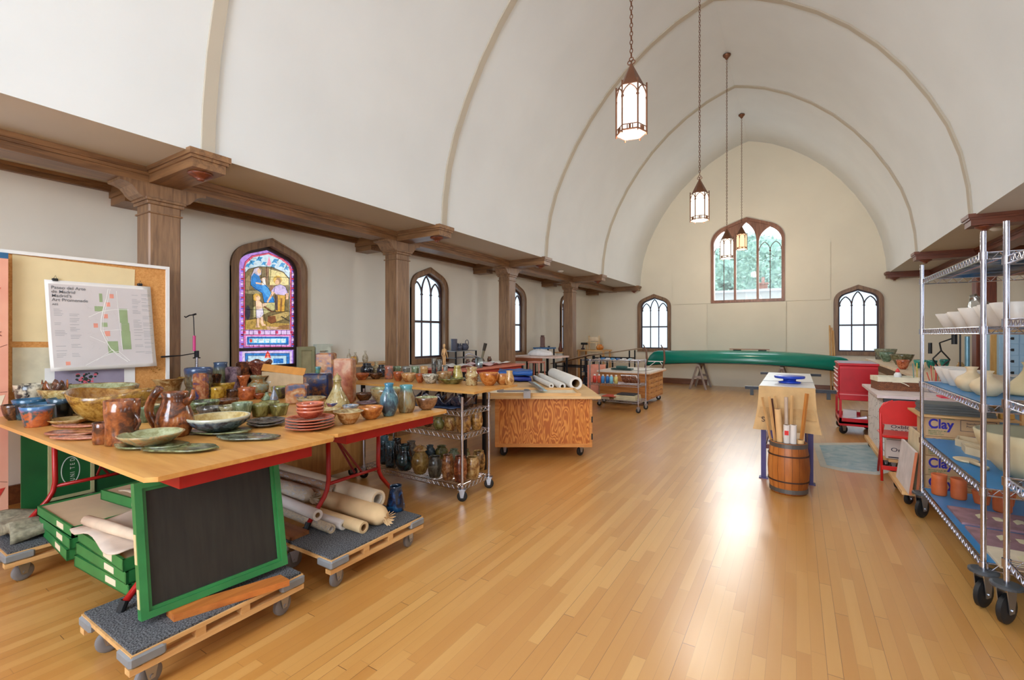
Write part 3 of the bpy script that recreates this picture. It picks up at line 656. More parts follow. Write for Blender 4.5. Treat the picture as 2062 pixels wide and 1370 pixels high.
# ================================================================ pottery
def prof(kind, R, H):
    t = max(.004, R * .07); K = {
        'bowl': [(.42, 0), (.45, .04), (.62, .15), (.82, .42), (.95, .78), (1, 1)],
        'flare': [(.4, 0), (.42, .05), (.5, .12), (.66, .45), (.74, .75), (.88, .93), (1, 1)],
        'dish': [(.5, 0), (.53, .1), (.75, .4), (.92, .78), (1, 1)],
        'plate': [(.55, 0), (.6, .15), (.8, .45), (1, 1)],
        'cup': [(.68, 0), (.72, .06), (.8, .35), (.9, .75), (1, 1)],
        'tumbler': [(.86, 0), (.95, .06), (.98, .4), (.94, .75), (1, 1)],
        'crock': [(.62, 0), (.72, .06), (.9, .3), (1, .55), (.95, .78), (.82, .88), (.9, .95), (.92, 1)],
        'barrel': [(.74, 0), (.82, .05), (.96, .3), (1, .5), (.94, .75), (.78, .9), (.72, .95), (.78, 1)],
        'vase': [(.55, 0), (.62, .04), (.86, .2), (1, .42), (.92, .6), (.6, .78), (.44, .86), (.42, .92), (.52, 1)],
        'flask': [(.86, 0), (1, .06), (.96, .16), (.7, .38), (.46, .58), (.32, .75), (.28, .9), (.36, 1)],
        'cone': [(.9, 0), (1, .06), (.96, .2), (.82, .5), (.66, .8), (.6, .93), (.66, 1)],
        'wavy': [(.66, 0), (.75, .05), (.9, .18), (.94, .3), (.86, .38), (.96, .5), (1, .62), (.92, .7), (.98, .84), (1, .95), (.96, 1)],
        'ridged': [(.78, 0), (.86, .05), (.76, .14), (.92, .2), (.8, .28), (.98, .35), (.82, .43), (1, .52), (.92, .62), (.7, .76), (.66, .86), (.84, 1)],
        'neck': [(.6, 0), (.68, .05), (.94, .25), (1, .42), (.9, .56), (.62, .68), (.56, .76), (.7, .88), (.92, .97), (.95, 1)],
        'trumpet': [(.55, 0), (.6, .05), (.62, .25), (.5, .42), (.46, .5), (.62, .68), (.82, .86), (1, 1)],
        'jug': [(.72, 0), (.8, .05), (.97, .22), (1, .36), (.9, .55), (.7, .75), (.62, .88), (.72, 1)],
        'pot': [(.6, 0), (.7, .05), (.95, .3), (1, .5), (.9, .72), (.62, .86), (.6, .93), (.7, 1)],
        'conebowl': [(.46, 0), (.48, .04), (.5, .06), (1, 1)],
        'boule': [(.5, 0), (.6, .04), (.9, .22), (1, .4), (.85, .58), (.45, .72), (.3, .8), (.3, .9), (.42, 1)],
    }[kind]
    out = [(r * R, z * H) for r, z in K]; lipr, lipz = out[-1]
    inn = [(max(r * R - t, .001), max(z * H, H * .07 + .003)) for r, z in reversed(K)]
    return out + [(lipr - t * .5, H + t * .25)] + inn
def lidpart(R, H, m, parent, knob=True):
    b = MB(); b.lathe([(R * .7, H * .80), (R * .82, H * .80), (R * .78, H * .83), (R * .5, H * .93), (R * .16, H * .96), (R * .1, H * .98), (R * .16, H), (.002, H * 1.01)], 24); return b.build('lid', m, parent, smooth=True)
def put(kind, x, y, z, R, H, m, label, cat=None, seg=26, wob=None, name=None, group=None, handle=None, spout=None, lid=None, box=None, sx=1, sy=1, rz=0, hm=None, inner=None):
    names = {'conebowl': 'bowl', 'bowl': 'bowl', 'flare': 'bowl', 'dish': 'bowl', 'plate': 'plate', 'cup': 'cup', 'tumbler': 'cup', 'crock': 'jar', 'barrel': 'jar', 'vase': 'vase', 'flask': 'bottle', 'cone': 'vase', 'wavy': 'vase', 'ridged': 'jar', 'neck': 'vase', 'trumpet': 'vase', 'jug': 'jug', 'pot': 'jar', 'box': 'vase', 'boule': 'vase'}
    nm = names[kind]; full = name or {'bowl': 'ceramic_bowl', 'plate': 'ceramic_plate', 'cup': 'ceramic_cup', 'jar': 'ceramic_jar', 'vase': 'ceramic_vase', 'bottle': 'ceramic_bottle', 'jug': 'ceramic_jug'}[nm]
    b = MB()
    if kind == 'box':
        hx, hy = R, R * (box or 1)
        b.box(-hx, hx, -hy, hy, 0, H, min(.012, R * .2)); b.box(-hx * .72, hx * .72, -hy * .72, hy * .72, H, H + .002)
    else:
        P = prof(kind, R, H if not lid else H * .82); b.mat(m); b.lathe(P, seg, wob, sx, sy)
        inner = inner or INNER.get(label)
        if inner:
            b.mat(inner); h_ = (len(P) - 1) // 2 + 1
            for fi in range(len(b.f)):
                if fi >= h_ * seg: b.mi[fi] = b.cur
    solo = not (handle or spout or lid)
    o = b.build(full, m, None, smooth=(kind != 'box'))
    o.rotation_euler = (0, 0, rz)
    if kind != 'box': o.data.set_sharp_from_angle(angle=math.radians(62)) if False else None
    o.location = (x, y, z); tag(o, label, cat or nm, group)
    if handle:
        a, h0, h1, rr = handle; dx, dy = math.cos(a), math.sin(a); pts = []
        for k in range(9):
            q = k / 8 * PI; e = math.sin(q) * rr; zz = H * (h0 + (h1 - h0) * k / 8); base = R * .86
            pts.append((dx * (base + e), dy * (base + e), zz))
        b = MB(); b.tube(pts, max(.004, R * (.24 if 'strap' in label else .1)), 8); b.build('handle', hm or m, o, smooth=True)
    if spout:
        a, h0, l = spout; dx, dy = math.cos(a), math.sin(a)
        b = MB(); b.tube([(dx * R * .7, dy * R * .7, H * h0), (dx * (R + l * .5), dy * (R + l * .5), H * (h0 + .1)), (dx * (R + l), dy * (R + l), H * (h0 + .28))], [R * .28, R * .18, R * .1], 8); b.build('spout', m, o, smooth=True)
    if lid: lidpart(R * (.45 if kind == 'flask' else 1), H, lid if not isinstance(lid, bool) else m, o)
    return o
INNER = {}
RB = {'conebowl': .46, 'bowl': .42, 'flare': .4, 'dish': .5, 'plate': .55, 'cup': .68, 'tumbler': .86, 'crock': .62, 'barrel': .74, 'vase': .55, 'flask': .86, 'cone': .9, 'wavy': .66, 'ridged': .78, 'neck': .6, 'trumpet': .55, 'jug': .72, 'pot': .6, 'box': 1, 'boule': .5}
PLACED = []
def pot(kind, u, vb, vt, wpx, z, m, label, **k):
    """looks up where a pot stands: u, vb = foot of the pot on the surface of height z; vt = rim; wpx = greatest width"""
    p = onz(u, vb, z); d = depth(p.x, p.y); dirv = Vector((p.x, p.y, 0)).normalized(); R = wpx / 2 * d / FPX
    for _ in range(3): dc = d + R * RB[kind] * .9; R = wpx / 2 * dc / FPX
    off = R * RB[kind] * .95; c = Vector((p.x, p.y, 0)) + dirv * off; dc = depth(c.x, c.y)
    H = EYE + (674 - vt) * dc / FPX - z
    if H < .012: H = .012
    PLACED.append((label, c.x, c.y, z, R, H))
    return put(kind, c.x, c.y, z, R, H, m, label, **k)
g = glaze
TAN = g((196, 156, 98), (160, 108, 56), (210, 180, 130)); TERRA = g((176, 92, 48), (140, 66, 34), (200, 120, 70)); OLIVE = g((132, 130, 74), (96, 90, 44), (160, 158, 104), drip=True)
TEAL = g((40, 74, 86), (22, 40, 48), (60, 100, 110), (36, 92, 128)); DGREEN = g((36, 44, 36), (24, 26, 24), (60, 60, 40), (44, 76, 96)); RUST = g((150, 82, 42), (84, 50, 36), (186, 126, 74), rough=.14, scale=5)
AMBER = g((176, 134, 56), (130, 90, 34), (196, 160, 84)); REDCL = g((170, 76, 50), (146, 60, 38), (188, 98, 66)); REDP = g((172, 78, 52), (150, 62, 40), (188, 98, 66), rim=(196, 112, 84)); PINKCL = g((190, 122, 96), (160, 96, 76), (206, 148, 118)); CREAM = g((206, 190, 150), (186, 164, 118), (220, 206, 172))
SLATE = g((96, 92, 84), (60, 56, 54), (130, 126, 112)); GRNW = g((142, 160, 128), (96, 112, 84), (176, 188, 160), drip=True); BLUG = g((82, 120, 130), (52, 70, 84), (126, 132, 96), (54, 116, 142), drip=True)
BLK = g((34, 34, 40), (18, 18, 22), (70, 72, 90), rough=.15); BROWNG = g((96, 58, 36), (56, 34, 24), (136, 92, 56)); YEL = g((196, 154, 50), (160, 116, 34), (208, 176, 84)); WHITEG = g((216, 210, 194), (196, 184, 160), (226, 222, 210))
MULTI = g((150, 84, 50), (60, 66, 110), (196, 150, 110), scale=5); MULTI2 = g((176, 112, 66), (92, 96, 120), (200, 170, 130), scale=4); DARKM = g((54, 44, 50), (30, 44, 84), (150, 90, 44), scale=6); TURQ = g((40, 150, 128), (24, 110, 100), (90, 180, 160)); COBALT = g((20, 60, 110), (12, 24, 48), (40, 110, 160), (20, 40, 60), rough=.1, scale=7)
STONE = g((120, 118, 108), (92, 90, 84), (150, 146, 132)); SPECK = g((196, 190, 170), (120, 110, 92), (214, 208, 190), scale=24); PLUM = g((120, 96, 104), (84, 66, 76), (150, 126, 128))
T = ZT
def wavyrim(a, n=5, s=.06, ph=0):
    return lambda r, z, an: (r * (1 + s * .6 * math.sin(n * an + ph) * (z > 0)), z * (1 + a * math.sin((n - 2) * an + ph)))
CRI = g((214, 192, 132), (196, 168, 104), (222, 206, 156)); PGI = g((168, 172, 130), (148, 146, 100), (188, 190, 156)); TNI = g((178, 158, 112), (150, 124, 82), (196, 180, 140))
for l_, m_i in (('big blue-grey bowl with cream inside, on a leaf plate', CRI), ('wide tan dish resting on a green plate', PGI), ('very large amber bowl at the back, below the hanging map', PGI), ('very large amber bowl with uneven rim behind the rust jug', g((186, 134, 62), (156, 104, 44), (176, 150, 110))),
    ('wide low tan bowl with blue-green band', TNI), ('tan flared bowl right of the stacked red bowls', TNI), ('tan bell-shaped bowl at the front corner of the second table', TNI), ('orange-tan flared bowl standing alone near the corkboard edge', AMBER), ('brown pedestal bowl at the right end of the second table', PGI), ('large grey-brown bowl behind the blue-green vases', PGI),
    ('pale green bowl between the rust jug and the looped pitcher', CREAM), ('cup with blue rim over orange-red body, front left of near table', g((110, 130, 140), (80, 100, 110), (140, 150, 150))), ('small tan dish, rear one of the pair beside the teal cups', CRI), ('small tan dish, front one of the pair beside the teal cups', CRI)): INNER[l_] = m_i
POTS = [
 ('bowl', 27, 847, 815, 36, BROWNG, 'small brown glazed bowl at the far left of the near table'),
 ('cup', 60, 846, 804, 52, TEAL, 'flared dark teal cup behind the blue and red cup'),
 ('cup', 90, 849, 812, 50, TEAL, 'dark teal cup between two others, half hidden by the red-blue cup'),
 ('cup', 75, 861, 818, 53, g((184, 92, 48), (70, 90, 96), (200, 116, 66), (74, 120, 170)), 'cup with blue rim over orange-red body, front left of near table'),
 ('cup', 124, 847, 802, 46, DGREEN, 'black-green flared cup left of the large amber bowls'),
 ('bowl', 66, 836, 774, 56, g((206, 196, 172), (40, 38, 40), (214, 204, 180), scale=5), 'cream bowl brushed with black strokes below the corkboard'),
 ('bowl', 110, 834, 775, 40, RUST, 'crumpled rust-glazed bowl beside the large amber bowls'),
 ('bowl', 183, 834, 779, 154, g((186, 160, 100), (140, 108, 56), (198, 186, 140)), 'very large amber bowl at the back, below the hanging map'),
 ('bowl', 231, 850, 787, 150, AMBER, 'very large amber bowl with uneven rim behind the rust jug'),
 ('plate', 157, 841, 830, 66, TAN, 'small tan dish, rear one of the pair beside the teal cups'),
 ('plate', 142, 856, 843, 70, TAN, 'small tan dish, front one of the pair beside the teal cups'),
 ('tumbler', 207, 896, 851, 34, RUST, 'small copper-brown tumbler touching the tall rust jug'),
 ('bowl', 291, 852, 817, 54, GRNW, 'pale green bowl between the rust jug and the looped pitcher'),
 ('bowl', 292, 817, 787, 46, OLIVE, 'olive striped bowl above the pale green bowl'),
 ('flare', 339, 803, 762, 62, TAN, 'orange-tan flared bowl standing alone near the corkboard edge'),
 ('bowl', 409, 832, 808, 60, g((116, 132, 92), (60, 60, 44), (150, 168, 124)), 'mottled green bowl right of the looped pitcher'),
 ('dish', 413, 801, 791, 36, TURQ, 'bright turquoise shallow dish'),
 ('bowl', 425, 841, 820, 52, SLATE, 'dark grey-green bowl behind the big blue bowl'),
 ('cup', 464, 841, 817, 42, g((150, 146, 110), (110, 96, 60), (176, 176, 150)), 'short grey-green cup just behind the big blue bowl'),
 ('cup', 488, 846, 811, 38, GRNW, 'pale green dripped cup at the right rim of the big blue bowl'),
 ('cup', 524, 840, 814, 38, OLIVE, 'olive dripped cup, left of the two front olive cups'),
 ('cup', 543, 833, 809, 37, OLIVE, 'olive dripped cup standing behind the two front olive cups'),
 ('cup', 562, 838, 815, 38, OLIVE, 'olive dripped cup, right of the two front olive cups'),
 ('bowl', 456, 820, 804, 46, BROWNG, 'brown shallow bowl behind the short grey-green cup'),
 ('tumbler', 438, 805, 780, 24, YEL, 'yellow straight-sided cup behind the green bowls'),
 ('dish', 452, 797, 770, 44, YEL, 'yellow wide dish with a flat rim'),
 ('tumbler', 497, 806, 781, 33, TERRA, 'terracotta waisted cup left of the green-necked vase'),
 ('tumbler', 470, 802, 784, 25, BROWNG, 'brown cup to the left of the terracotta waisted cup'),
 ('neck', 520, 793, 757, 41, g((150, 150, 116), (160, 110, 50), (140, 158, 160)), 'round-bellied vase with flared green and yellow neck'),
 ('trumpet', 522, 789, 727, 47, g((120, 60, 42), (84, 44, 36), (176, 130, 96)), 'tall dark red vase with a torn trumpet rim'),
 ('wavy', 400, 805, 741, 49, g((104, 92, 62), (74, 56, 38), (90, 110, 110), (50, 70, 104)), 'big ribbed jar with blue rim beside the oak column'),
 ('cone', 444, 796, 730, 38, g((120, 120, 84), (84, 84, 56), (150, 150, 110), (50, 70, 96), drip=True), 'green conical vase with dark blue rim'),
 ('trumpet', 490, 795, 756, 26, TERRA, 'small orange footed cup beside the dark red vase'),
 ('dish', 412, 802, 780, 30, REDCL, 'small orange-red dish in front of the slab bottles'),
 ('bowl', 521, 804, 793, 20, TERRA, 'tiny orange bowl below the round-bellied vase'),
 ('dish', 560, 790, 766, 50, WHITEG, 'cream plate with blue underside right of the dark red vase'),
 ('dish', 591, 792, 765, 44, STONE, 'grey-rimmed plate in front of the cardboard box'),
 ('bowl', 565, 803, 779, 36, g((130, 126, 60), (70, 60, 60), (170, 160, 90), scale=4), 'striped yellow-green bowl left of the square orange vase'),
 ('flask', 552, 808, 778, 16, g((110, 116, 130), (150, 110, 70), (140, 146, 156)), 'slim blue-grey bottle leaning near the olive cups'),
 ('flask', 537, 807, 791, 20, GRNW, 'small white-green finned vase behind the olive cups'),
 ('dish', 627, 818, 801, 57, g((190, 164, 120), (140, 150, 140), (196, 140, 84)), 'wide low tan bowl with blue-green band'),
 ('bowl', 671, 823, 811, 28, MULTI, 'small pink and blue painted bowl below the conical bottle'),
 ('flare', 661, 847, 824, 50, TAN, 'tan flared bowl right of the stacked red bowls'),
 ('flare', 702, 855, 828, 60, g((190, 152, 100), (160, 104, 52), (204, 170, 124)), 'tan bell-shaped bowl at the front corner of the second table'),
 ('bowl', 747, 845, 819, 49, g((192, 120, 54), (160, 84, 34), (208, 148, 84)), 'orange bowl next to the tan bell-shaped bowl'),
 ('bowl', 706, 830, 816, 32, g((110, 130, 150), (180, 170, 160), (90, 80, 70), scale=16), 'blue patterned bowl behind the tan bell-shaped bowl'),
 ('jug', 818, 832, 776, 37, g((150, 132, 92), (120, 92, 62), (110, 136, 126), (80, 140, 146), drip=True), 'tan and turquoise vase with a wide collar, right of the pair'),
 ('bowl', 859, 826, 800, 46, g((140, 98, 66), (104, 68, 44), (170, 130, 92)), 'brown pedestal bowl at the right end of the second table'),
 ('bowl', 778, 816, 782, 64, g((146, 124, 84), (110, 88, 54), (96, 120, 116)), 'large grey-brown bowl behind the blue-green vases'),
 ('dish', 733, 808, 792, 36, BROWNG, 'dark brown glossy bowl right of the tall slab vases'),
 ('plate', 742, 816, 810, 48, PLUM, 'flat mauve plate in front of the dark brown glossy bowl'),
]
for k_, u, vb, vt, w_, m_, lab in POTS:
    kw = {}
    if 'uneven rim' in lab: kw['wob'] = wavyrim(.10, 4)
    if 'crumpled' in lab: kw['wob'] = wavyrim(.18, 7)
    if 'torn' in lab: kw['wob'] = wavyrim(.05, 7)
    pot(k_, u, vb, vt, w_, T, m_, lab, group='glazed pots on the first two tables', **kw)
G1 = 'glazed pots on the first two tables'
pot('vase', 783, 839, 772, 37, T, BLUG, 'blue-green dripped vase with pinched neck, left of the pair', group=G1, wob=wavyrim(.0, 3, .1))
pot('tumbler', 246, 899, 806, 58, T, RUST, 'tall rust-brown jug with crumpled side and thumb spout', group=G1, name='ceramic_jug', cat='jug', handle=(.5, .3, .7, .03), wob=lambda r, z, a: (r * (1 + .08 * math.sin(2 * a + z * 30)), z))
pot('jug', 352, 882, 790, 66, T, RUST, 'brown pitcher with a broad looped strap handle', group=G1, handle=(PI + .6, .12, 1.1, .06), spout=(.55, .78, .012))
pot('flask', 679, 823, 752, 50, T, g((180, 160, 108), (150, 128, 76), (150, 156, 130)), 'cone-shaped tan bottle with a pointed stopper', group=G1, lid=True)
# square and slab vases
for u, vb, vt, w_, bx_, m_, lab, rz in ((404, 817, 752, 26, .6, MULTI, 'square red-brown slab bottle before the big ribbed jar', .5), (434, 797, 753, 20, .7, BROWNG, 'small dark slab bottle beside the green conical vase', .3),
        (469, 796, 739, 25, .7, PLUM, 'dark purple slab box with a notched front', .5), (491, 790, 729, 27, .6, RUST, 'upright brick-textured brown slab vase', .55), (599, 815, 774, 40, .7, MULTI2, 'square orange and grey vase behind the red bowls', .75),
        (640, 806, 752, 50, .5, DARKM, 'wide dark blue and orange slab vase', .56), (694, 814, 722, 38, .8, g((170, 104, 72), (196, 150, 116), (120, 44, 34), scale=3), 'tallest square red-brown slab vase with a drawn face', .62)):
    pot('box', u, vb, vt, w_, T, m_, lab, box=bx_, rz=rz, group=G1)
pot('box', 657, 792, 711, 34, T, MULTI2, 'tall painted slab vase with blue streaks, behind the tallest one', box=.8, rz=.6, group=G1)
# small cup on the dark slab vase
q = [p for p in PLACED if p[0].startswith('wide dark blue')][0]; put('cup', q[1], q[2], T + q[5] + .0025, .026, .055, g((70, 130, 140), (120, 150, 80), (50, 90, 120)), 'tiny turquoise cup standing on the dark slab vase', group=G1)
# free-form plates and bowls resting on them
def slab(u0, u1, v, z, m, label, lift=.012, seed=0, dep=.55, th=.008, n=9):
    a = onz(u0, v, z); b_ = onz(u1, v, z); c = (a + b_) / 2; L = (b_ - a).length / 2; ang = math.atan2((b_ - a).y, (b_ - a).x); rr = random.Random(seed); pts = []
    for i in range(n * 3):
        t_ = 2 * PI * i / (n * 3); k = 1 + .07 * math.sin(n * .5 * t_ + seed) ; pts.append((L * math.cos(t_) * k, L * dep * math.sin(t_) * k))
    b = MB(); vs = [(0, 0, lift * .1 + .003)]; fs = []; m_ = len(pts)
    for f_, zz in ((.35, .003), (.7, .004), (1, lift)): vs += [(x * f_, y * f_, zz) for x, y in pts]
    for i in range(m_): fs.append((0, 1 + i, 1 + (i + 1) % m_))
    for r_ in range(2):
        for i in range(m_): a0 = 1 + r_ * m_; fs.append((a0 + i, a0 + m_ + i, a0 + m_ + (i + 1) % m_, a0 + (i + 1) % m_))
    b.raw(vs, fs); o = b.build('ceramic_plate', m, None, smooth=True, thick=th, offset=1); o.location = c; o.rotation_euler = (0, 0, ang); tag(o, label, 'plate', 'flat glazed plates on the near table'); return o
LEAFP = g((120, 124, 82), (84, 80, 52), (150, 156, 120), scale=8)
slab(232, 374, 901, T, LEAFP, 'green free-form plate under the wide tan dish', seed=1, dep=.5)
slab(288, 441, 908, T, LEAFP, 'angular green plate at the front corner of the near table', seed=3, dep=.42)
slab(380, 503, 873, T, LEAFP, 'green leaf plate under the big blue bowl', seed=5, dep=.5)
slab(438, 560, 885, T, g((110, 116, 96), (80, 78, 62), (140, 140, 130), rough=.08), 'shiny angular grey-green plate near the table edge', seed=7, dep=.45)
slab(96, 196, 876, T, PINKCL, 'pink unglazed slab, middle of the three by the small tumbler', seed=9, dep=.5)
slab(104, 200, 886, T, PINKCL, 'pink unglazed slab nearest the table edge', seed=11, dep=.3)
slab(106, 190, 862, T, PINKCL, 'pink unglazed slab farthest from the table edge', seed=13, dep=.3)
pot('dish', 305, 899, 872, 112, T + .014, g((186, 160, 112), (150, 150, 116), (176, 110, 62)), 'wide tan dish resting on a green plate', group=G1)
pot('bowl', 441, 870, 838, 112, T + .014, g((84, 104, 118), (50, 60, 72), (120, 134, 134), (190, 190, 170)), 'big blue-grey bowl with cream inside, on a leaf plate', group=G1)
p = onz(612, 874, T); PX, PY = p.x - .1, p.y + .11
for i, lab in enumerate(('bottom red-brown plate of the stack', 'second red-brown plate from the bottom of the stack', 'third red-brown plate from the bottom of the stack', 'top red-brown plate, carrying the red bowls')): put('plate', PX, PY, T + i * .0165, .139, .02, REDP, lab, group='red clay plates')
for i, lab in enumerate(('bottom red bowl of three nested ones', 'middle red bowl of three nested ones', 'top red bowl of three nested ones')): put('bowl', PX, PY, T + .064 + i * .02, .079, .05, REDP, lab, group='nested red clay bowls')
p = onz(529, 864, T)
for i, lab in enumerate(('lower dark flat plate left of the red plates', 'upper dark flat plate left of the red plates')): put('plate', p.x - .08, p.y + .07, T + i * .016, .11, .02, SLATE, lab, group='dark flat plates')
# cardboard box and leaning frames behind the pots
a = ony(540, 770, 3.05); root = thing('cardboard_box', 'open tan cardboard box in front of the stained glass window', 'box', (-4.22, 2.56, T - .002)); b = MB()
for x0, x1, y0, y1 in ((-.34, .34, -.06, -.055), (-.34, .34, .055, .06), (-.34, -.335, -.06, .06), (.335, .34, -.06, .06)): b.box(x0, x1, y0, y1, 0, .20)
b.box(-.34, .34, -.06, .06, 0, .004); b.build('box_body', plain((196, 168, 130), .85), root); MB().at((0, -.062, .2), rx=1.25, ry=.03).box(-.34, .34, .0, .07, -.0, .004).build('flap', plain((206, 140, 66), .7), root)
root.location = (-4.14, 2.64, T); root.rotation_euler = (0, 0, .0)

# ---------------------------------------------------------------- things on and under the near tables
def rbox(name, label, cat, A, B, Cc, z0, z1, m, group=None):
    """box from three floor-plan corners A,B (long edge) and C (adjacent) between heights"""
    A, B, Cc = Vector(A[:2]), Vector(B[:2]), Vector(Cc[:2]); u_ = B - A; v_ = Cc - A; b = MB(); pts = [A, B, B + v_, A + v_]
    vs = [(p.x, p.y, z) for z in (z0, z1) for p in pts]; b.raw(vs, [(3, 2, 1, 0), (4, 5, 6, 7), (0, 1, 5, 4), (1, 2, 6, 5), (2, 3, 7, 6), (3, 0, 4, 7)])
    return tag(b.build(name, m), label, cat, group)
# blackboard
B0, B1 = onz(285, 1253, .232), onz(580, 1136, .232); T0 = onz(254, 978, .795)
ex = (B1 - B0).normalized(); L = (B1 - B0).length; upv = T0 - B0; upv = upv - ex * upv.dot(ex); Hh = upv.length; uz = upv.normalized(); nz = ex.cross(uz)
root = thing('blackboard', 'green-framed blackboard leaning on the dolly under the near table', 'blackboard'); root.matrix_world = Matrix((ex.to_4d(), uz.to_4d(), nz.to_4d(), Vector((0, 0, 0, 1)))).transposed()
root.matrix_world = Matrix.Translation(B0) @ Matrix(((ex.x, uz.x, nz.x), (ex.y, uz.y, nz.y), (ex.z, uz.z, nz.z))).to_4x4()
GREEN = plain((44, 122, 62), .45, 0, .2, 6); DKGRN = plain((22, 84, 40), .45, 0, .25, 5)
t = NT('chalkboard'); n = t.noise(t.coords((14, 1.5, 1)), 3, 5); t.link(t.ramp(n, [(.3, lin((28, 24, 18))), (.75, lin((44, 40, 32)))]), t.b.inputs['Base Color']); CHALK = t.fin(.55)
b = MB(); b.ring([(0, 0), (L, 0), (L, Hh), (0, Hh)], [(.028, .028), (L - .028, .028), (L - .028, Hh - .028), (.028, Hh - .028)], -.05, .0); b.ring([(.028, .028), (L - .028, .028), (L - .028, Hh - .028), (.028, Hh - .028)], [(.042, .042), (L - .042, .042), (L - .042, Hh - .042), (.042, Hh - .042)], -.05, -.01)
b.build('frame', GREEN, root); MB().box(.03, L - .03, .03, Hh - .03, -.03, -.02).build('slate', CHALK, root)
MB().box(-.002, 0, Hh * .08, Hh * .22, -.04, -.01).build('torn_tape', plain((214, 190, 140), .8), root); b = MB().box(-.002, 0, Hh * .4, Hh * .62, -.044, -.012); b.build('torn_tape', plain((214, 190, 140), .8), root)
a, c_ = onz(350, 1240, .23), onz(583, 1168, .23)
rbox('wooden_board', 'orange-brown plank lying along the dolly before the blackboard', 'board', (a.x, a.y), (c_.x, c_.y), (a.x - .085, a.y + .005), .2005, .2305, wood((196, 118, 54), (168, 92, 40), 'y', .4))
rbox('wooden_board', 'reddish board end lying under the plastic-wrapped rolls', 'board', (-2.6, 1.68), (-2.6, 1.8), (-3.1, 1.68), .2005, .222, wood((150, 92, 50), (120, 68, 34), 'x', .5))
# stacked green trays
def tray(x, y, z, w_, d_, h, label, rz, fill=None):
    root = thing('green_tray', label, 'tray', (x, y, z), rz, 'green wooden trays under the near table'); b = MB(); e = .012
    for q in ((-w_ / 2, w_ / 2, -d_ / 2, -d_ / 2 + e), (-w_ / 2, w_ / 2, d_ / 2 - e, d_ / 2), (-w_ / 2, -w_ / 2 + e, -d_ / 2, d_ / 2), (w_ / 2 - e, w_ / 2, -d_ / 2, d_ / 2)): b.box(*q, 0, h)
    b.box(-w_ / 2, w_ / 2, -d_ / 2, d_ / 2, 0, .006); b.build('tray_box', GREEN if (z * 100) % 2 < 1 else DKGRN, root)
    MB().box(w_ * .1, w_ * .28, -d_ / 2 - .0012, -d_ / 2 - .0002, h * .25, h * .8).build('paper_label', plain((222, 206, 176), .8), root)
    if fill: MB().box(-w_ / 2 + e, w_ / 2 - e, -d_ / 2 + e, d_ / 2 - e, .0065, h - .008).build('paper_sheets', fill, root)
    return root
KP = plain((206, 180, 144), .85, 0, .05)
for i, (z, lab) in enumerate(((.2, 'lowest green tray of the left stack'), (.262, 'second green tray of the left stack'), (.324, 'third green tray of the left stack'))): tray(-3.72 + .01 * (i % 2), 1.13, z, .62, .46, .058, lab, -.06 + .03 * i, KP if i == 2 else None)
for i, (z, lab) in enumerate(((.2, 'lowest green tray of the right stack, by the red leg'), (.262, 'second green tray of the right stack, by the red leg'), (.324, 'top green tray of the right stack, under the papers'))): tray(-3.02, 1.13, z, .62, .46, .058, lab, .05 - .03 * i, KP if i == 2 else None)
tray(-3.42, 1.32, .42, .6, .36, .06, 'upper green tray full of brown paper, lying across both stacks', .1, KP)
def crumple(name, label, cat, cx, cy, z, w_, d_, m, amp=.015, seed=0, nu=14, nv=10, rz=0, th=.006, group=None):
    rr = random.Random(seed); ph = [rr.uniform(0, 6) for _ in range(6)]
    def fn(u, v):
        x = (u - .5) * w_; y = (v - .5) * d_
        h = math.sin(u * 9 + ph[0]) * math.cos(v * 6 + ph[1]) + .6 * math.sin(u * 17 + v * 8 + ph[2]); return (x + .01 * math.sin(v * 11 + ph[3]), y + .012 * math.sin(u * 9 + ph[4]), th + .001 + amp * (1.6 + h))
    b = MB(); b.sheet(fn, nu, nv, th); o = b.build(name, m, None, smooth=True); o.location = (cx, cy, z); o.rotation_euler = (0, 0, rz); return tag(o, label, cat, group)
crumple('paper_sheet', 'crumpled pale paper heap hanging out over the right green trays', 'paper', -3.0, 1.12, .394, .6, .5, plain((210, 190, 172), .85), .01, 3)
crumple('paper_sheet', 'folded brown paper on the upper tray beside the blackboard', 'paper', -3.3, 1.3, .486, .42, .3, plain((196, 176, 150), .85), .008, 5)
b = MB(); b.at((-2.98, .96, .44), .08, ry=-.02); b.tube([(-.33, 0, 0), (-.1, 0, .004), (.3, 0, .01)], [.026, .03, .022], 12); tag(b.build('paper_roll', plain((214, 190, 164), .85), smooth=True), 'rolled tan paper lying across the green trays', 'paper roll')
crumple('folded_blanket', 'grey-green rolled blanket on the left dolly', 'blanket', -4.15, 1.02, .2, .42, .5, plain((140, 134, 112), .95, 0, .35, 40), .017, 8, nu=24, nv=18, th=.06)
# green door panel with the oval mark, standing behind
root = thing('green_door', 'dark green door panel with white oval lettering standing under the near table', 'panel', (-4.46, 1.27, 0))
MB().box(-.012, .0, -.35, .36, .0, .775).build('board', DKGRN, root); b = MB(); b.ring([(-.22, .28), (.03, .28), (.03, .765), (-.22, .765)], [(-.2, .3), (.01, .3), (.01, .75), (-.2, .75)], .0, .012, 'yz'); b.build('frame', plain((176, 168, 120), .7), root)
b = MB(); oc = (-.1, .47); b.ring([(oc[0] + .052 * math.cos(2 * PI * i / 30), oc[1] + .1 * math.sin(2 * PI * i / 30)) for i in range(30)], [(oc[0] + .047 * math.cos(2 * PI * i / 30), oc[1] + .094 * math.sin(2 * PI * i / 30)) for i in range(30)], .0002, .002, 'yz'); b.build('oval_mark', plain((196, 206, 190), .6), root)
for k_, ch in enumerate('UNITED'):
    textpart(ch, .036, plain((196, 206, 190), .6), root, (.001, oc[0] + .022, oc[1] - .078 + k_ * .0285), (PI / 2, -PI / 2, PI / 2), 'lettering', .0006, .8)
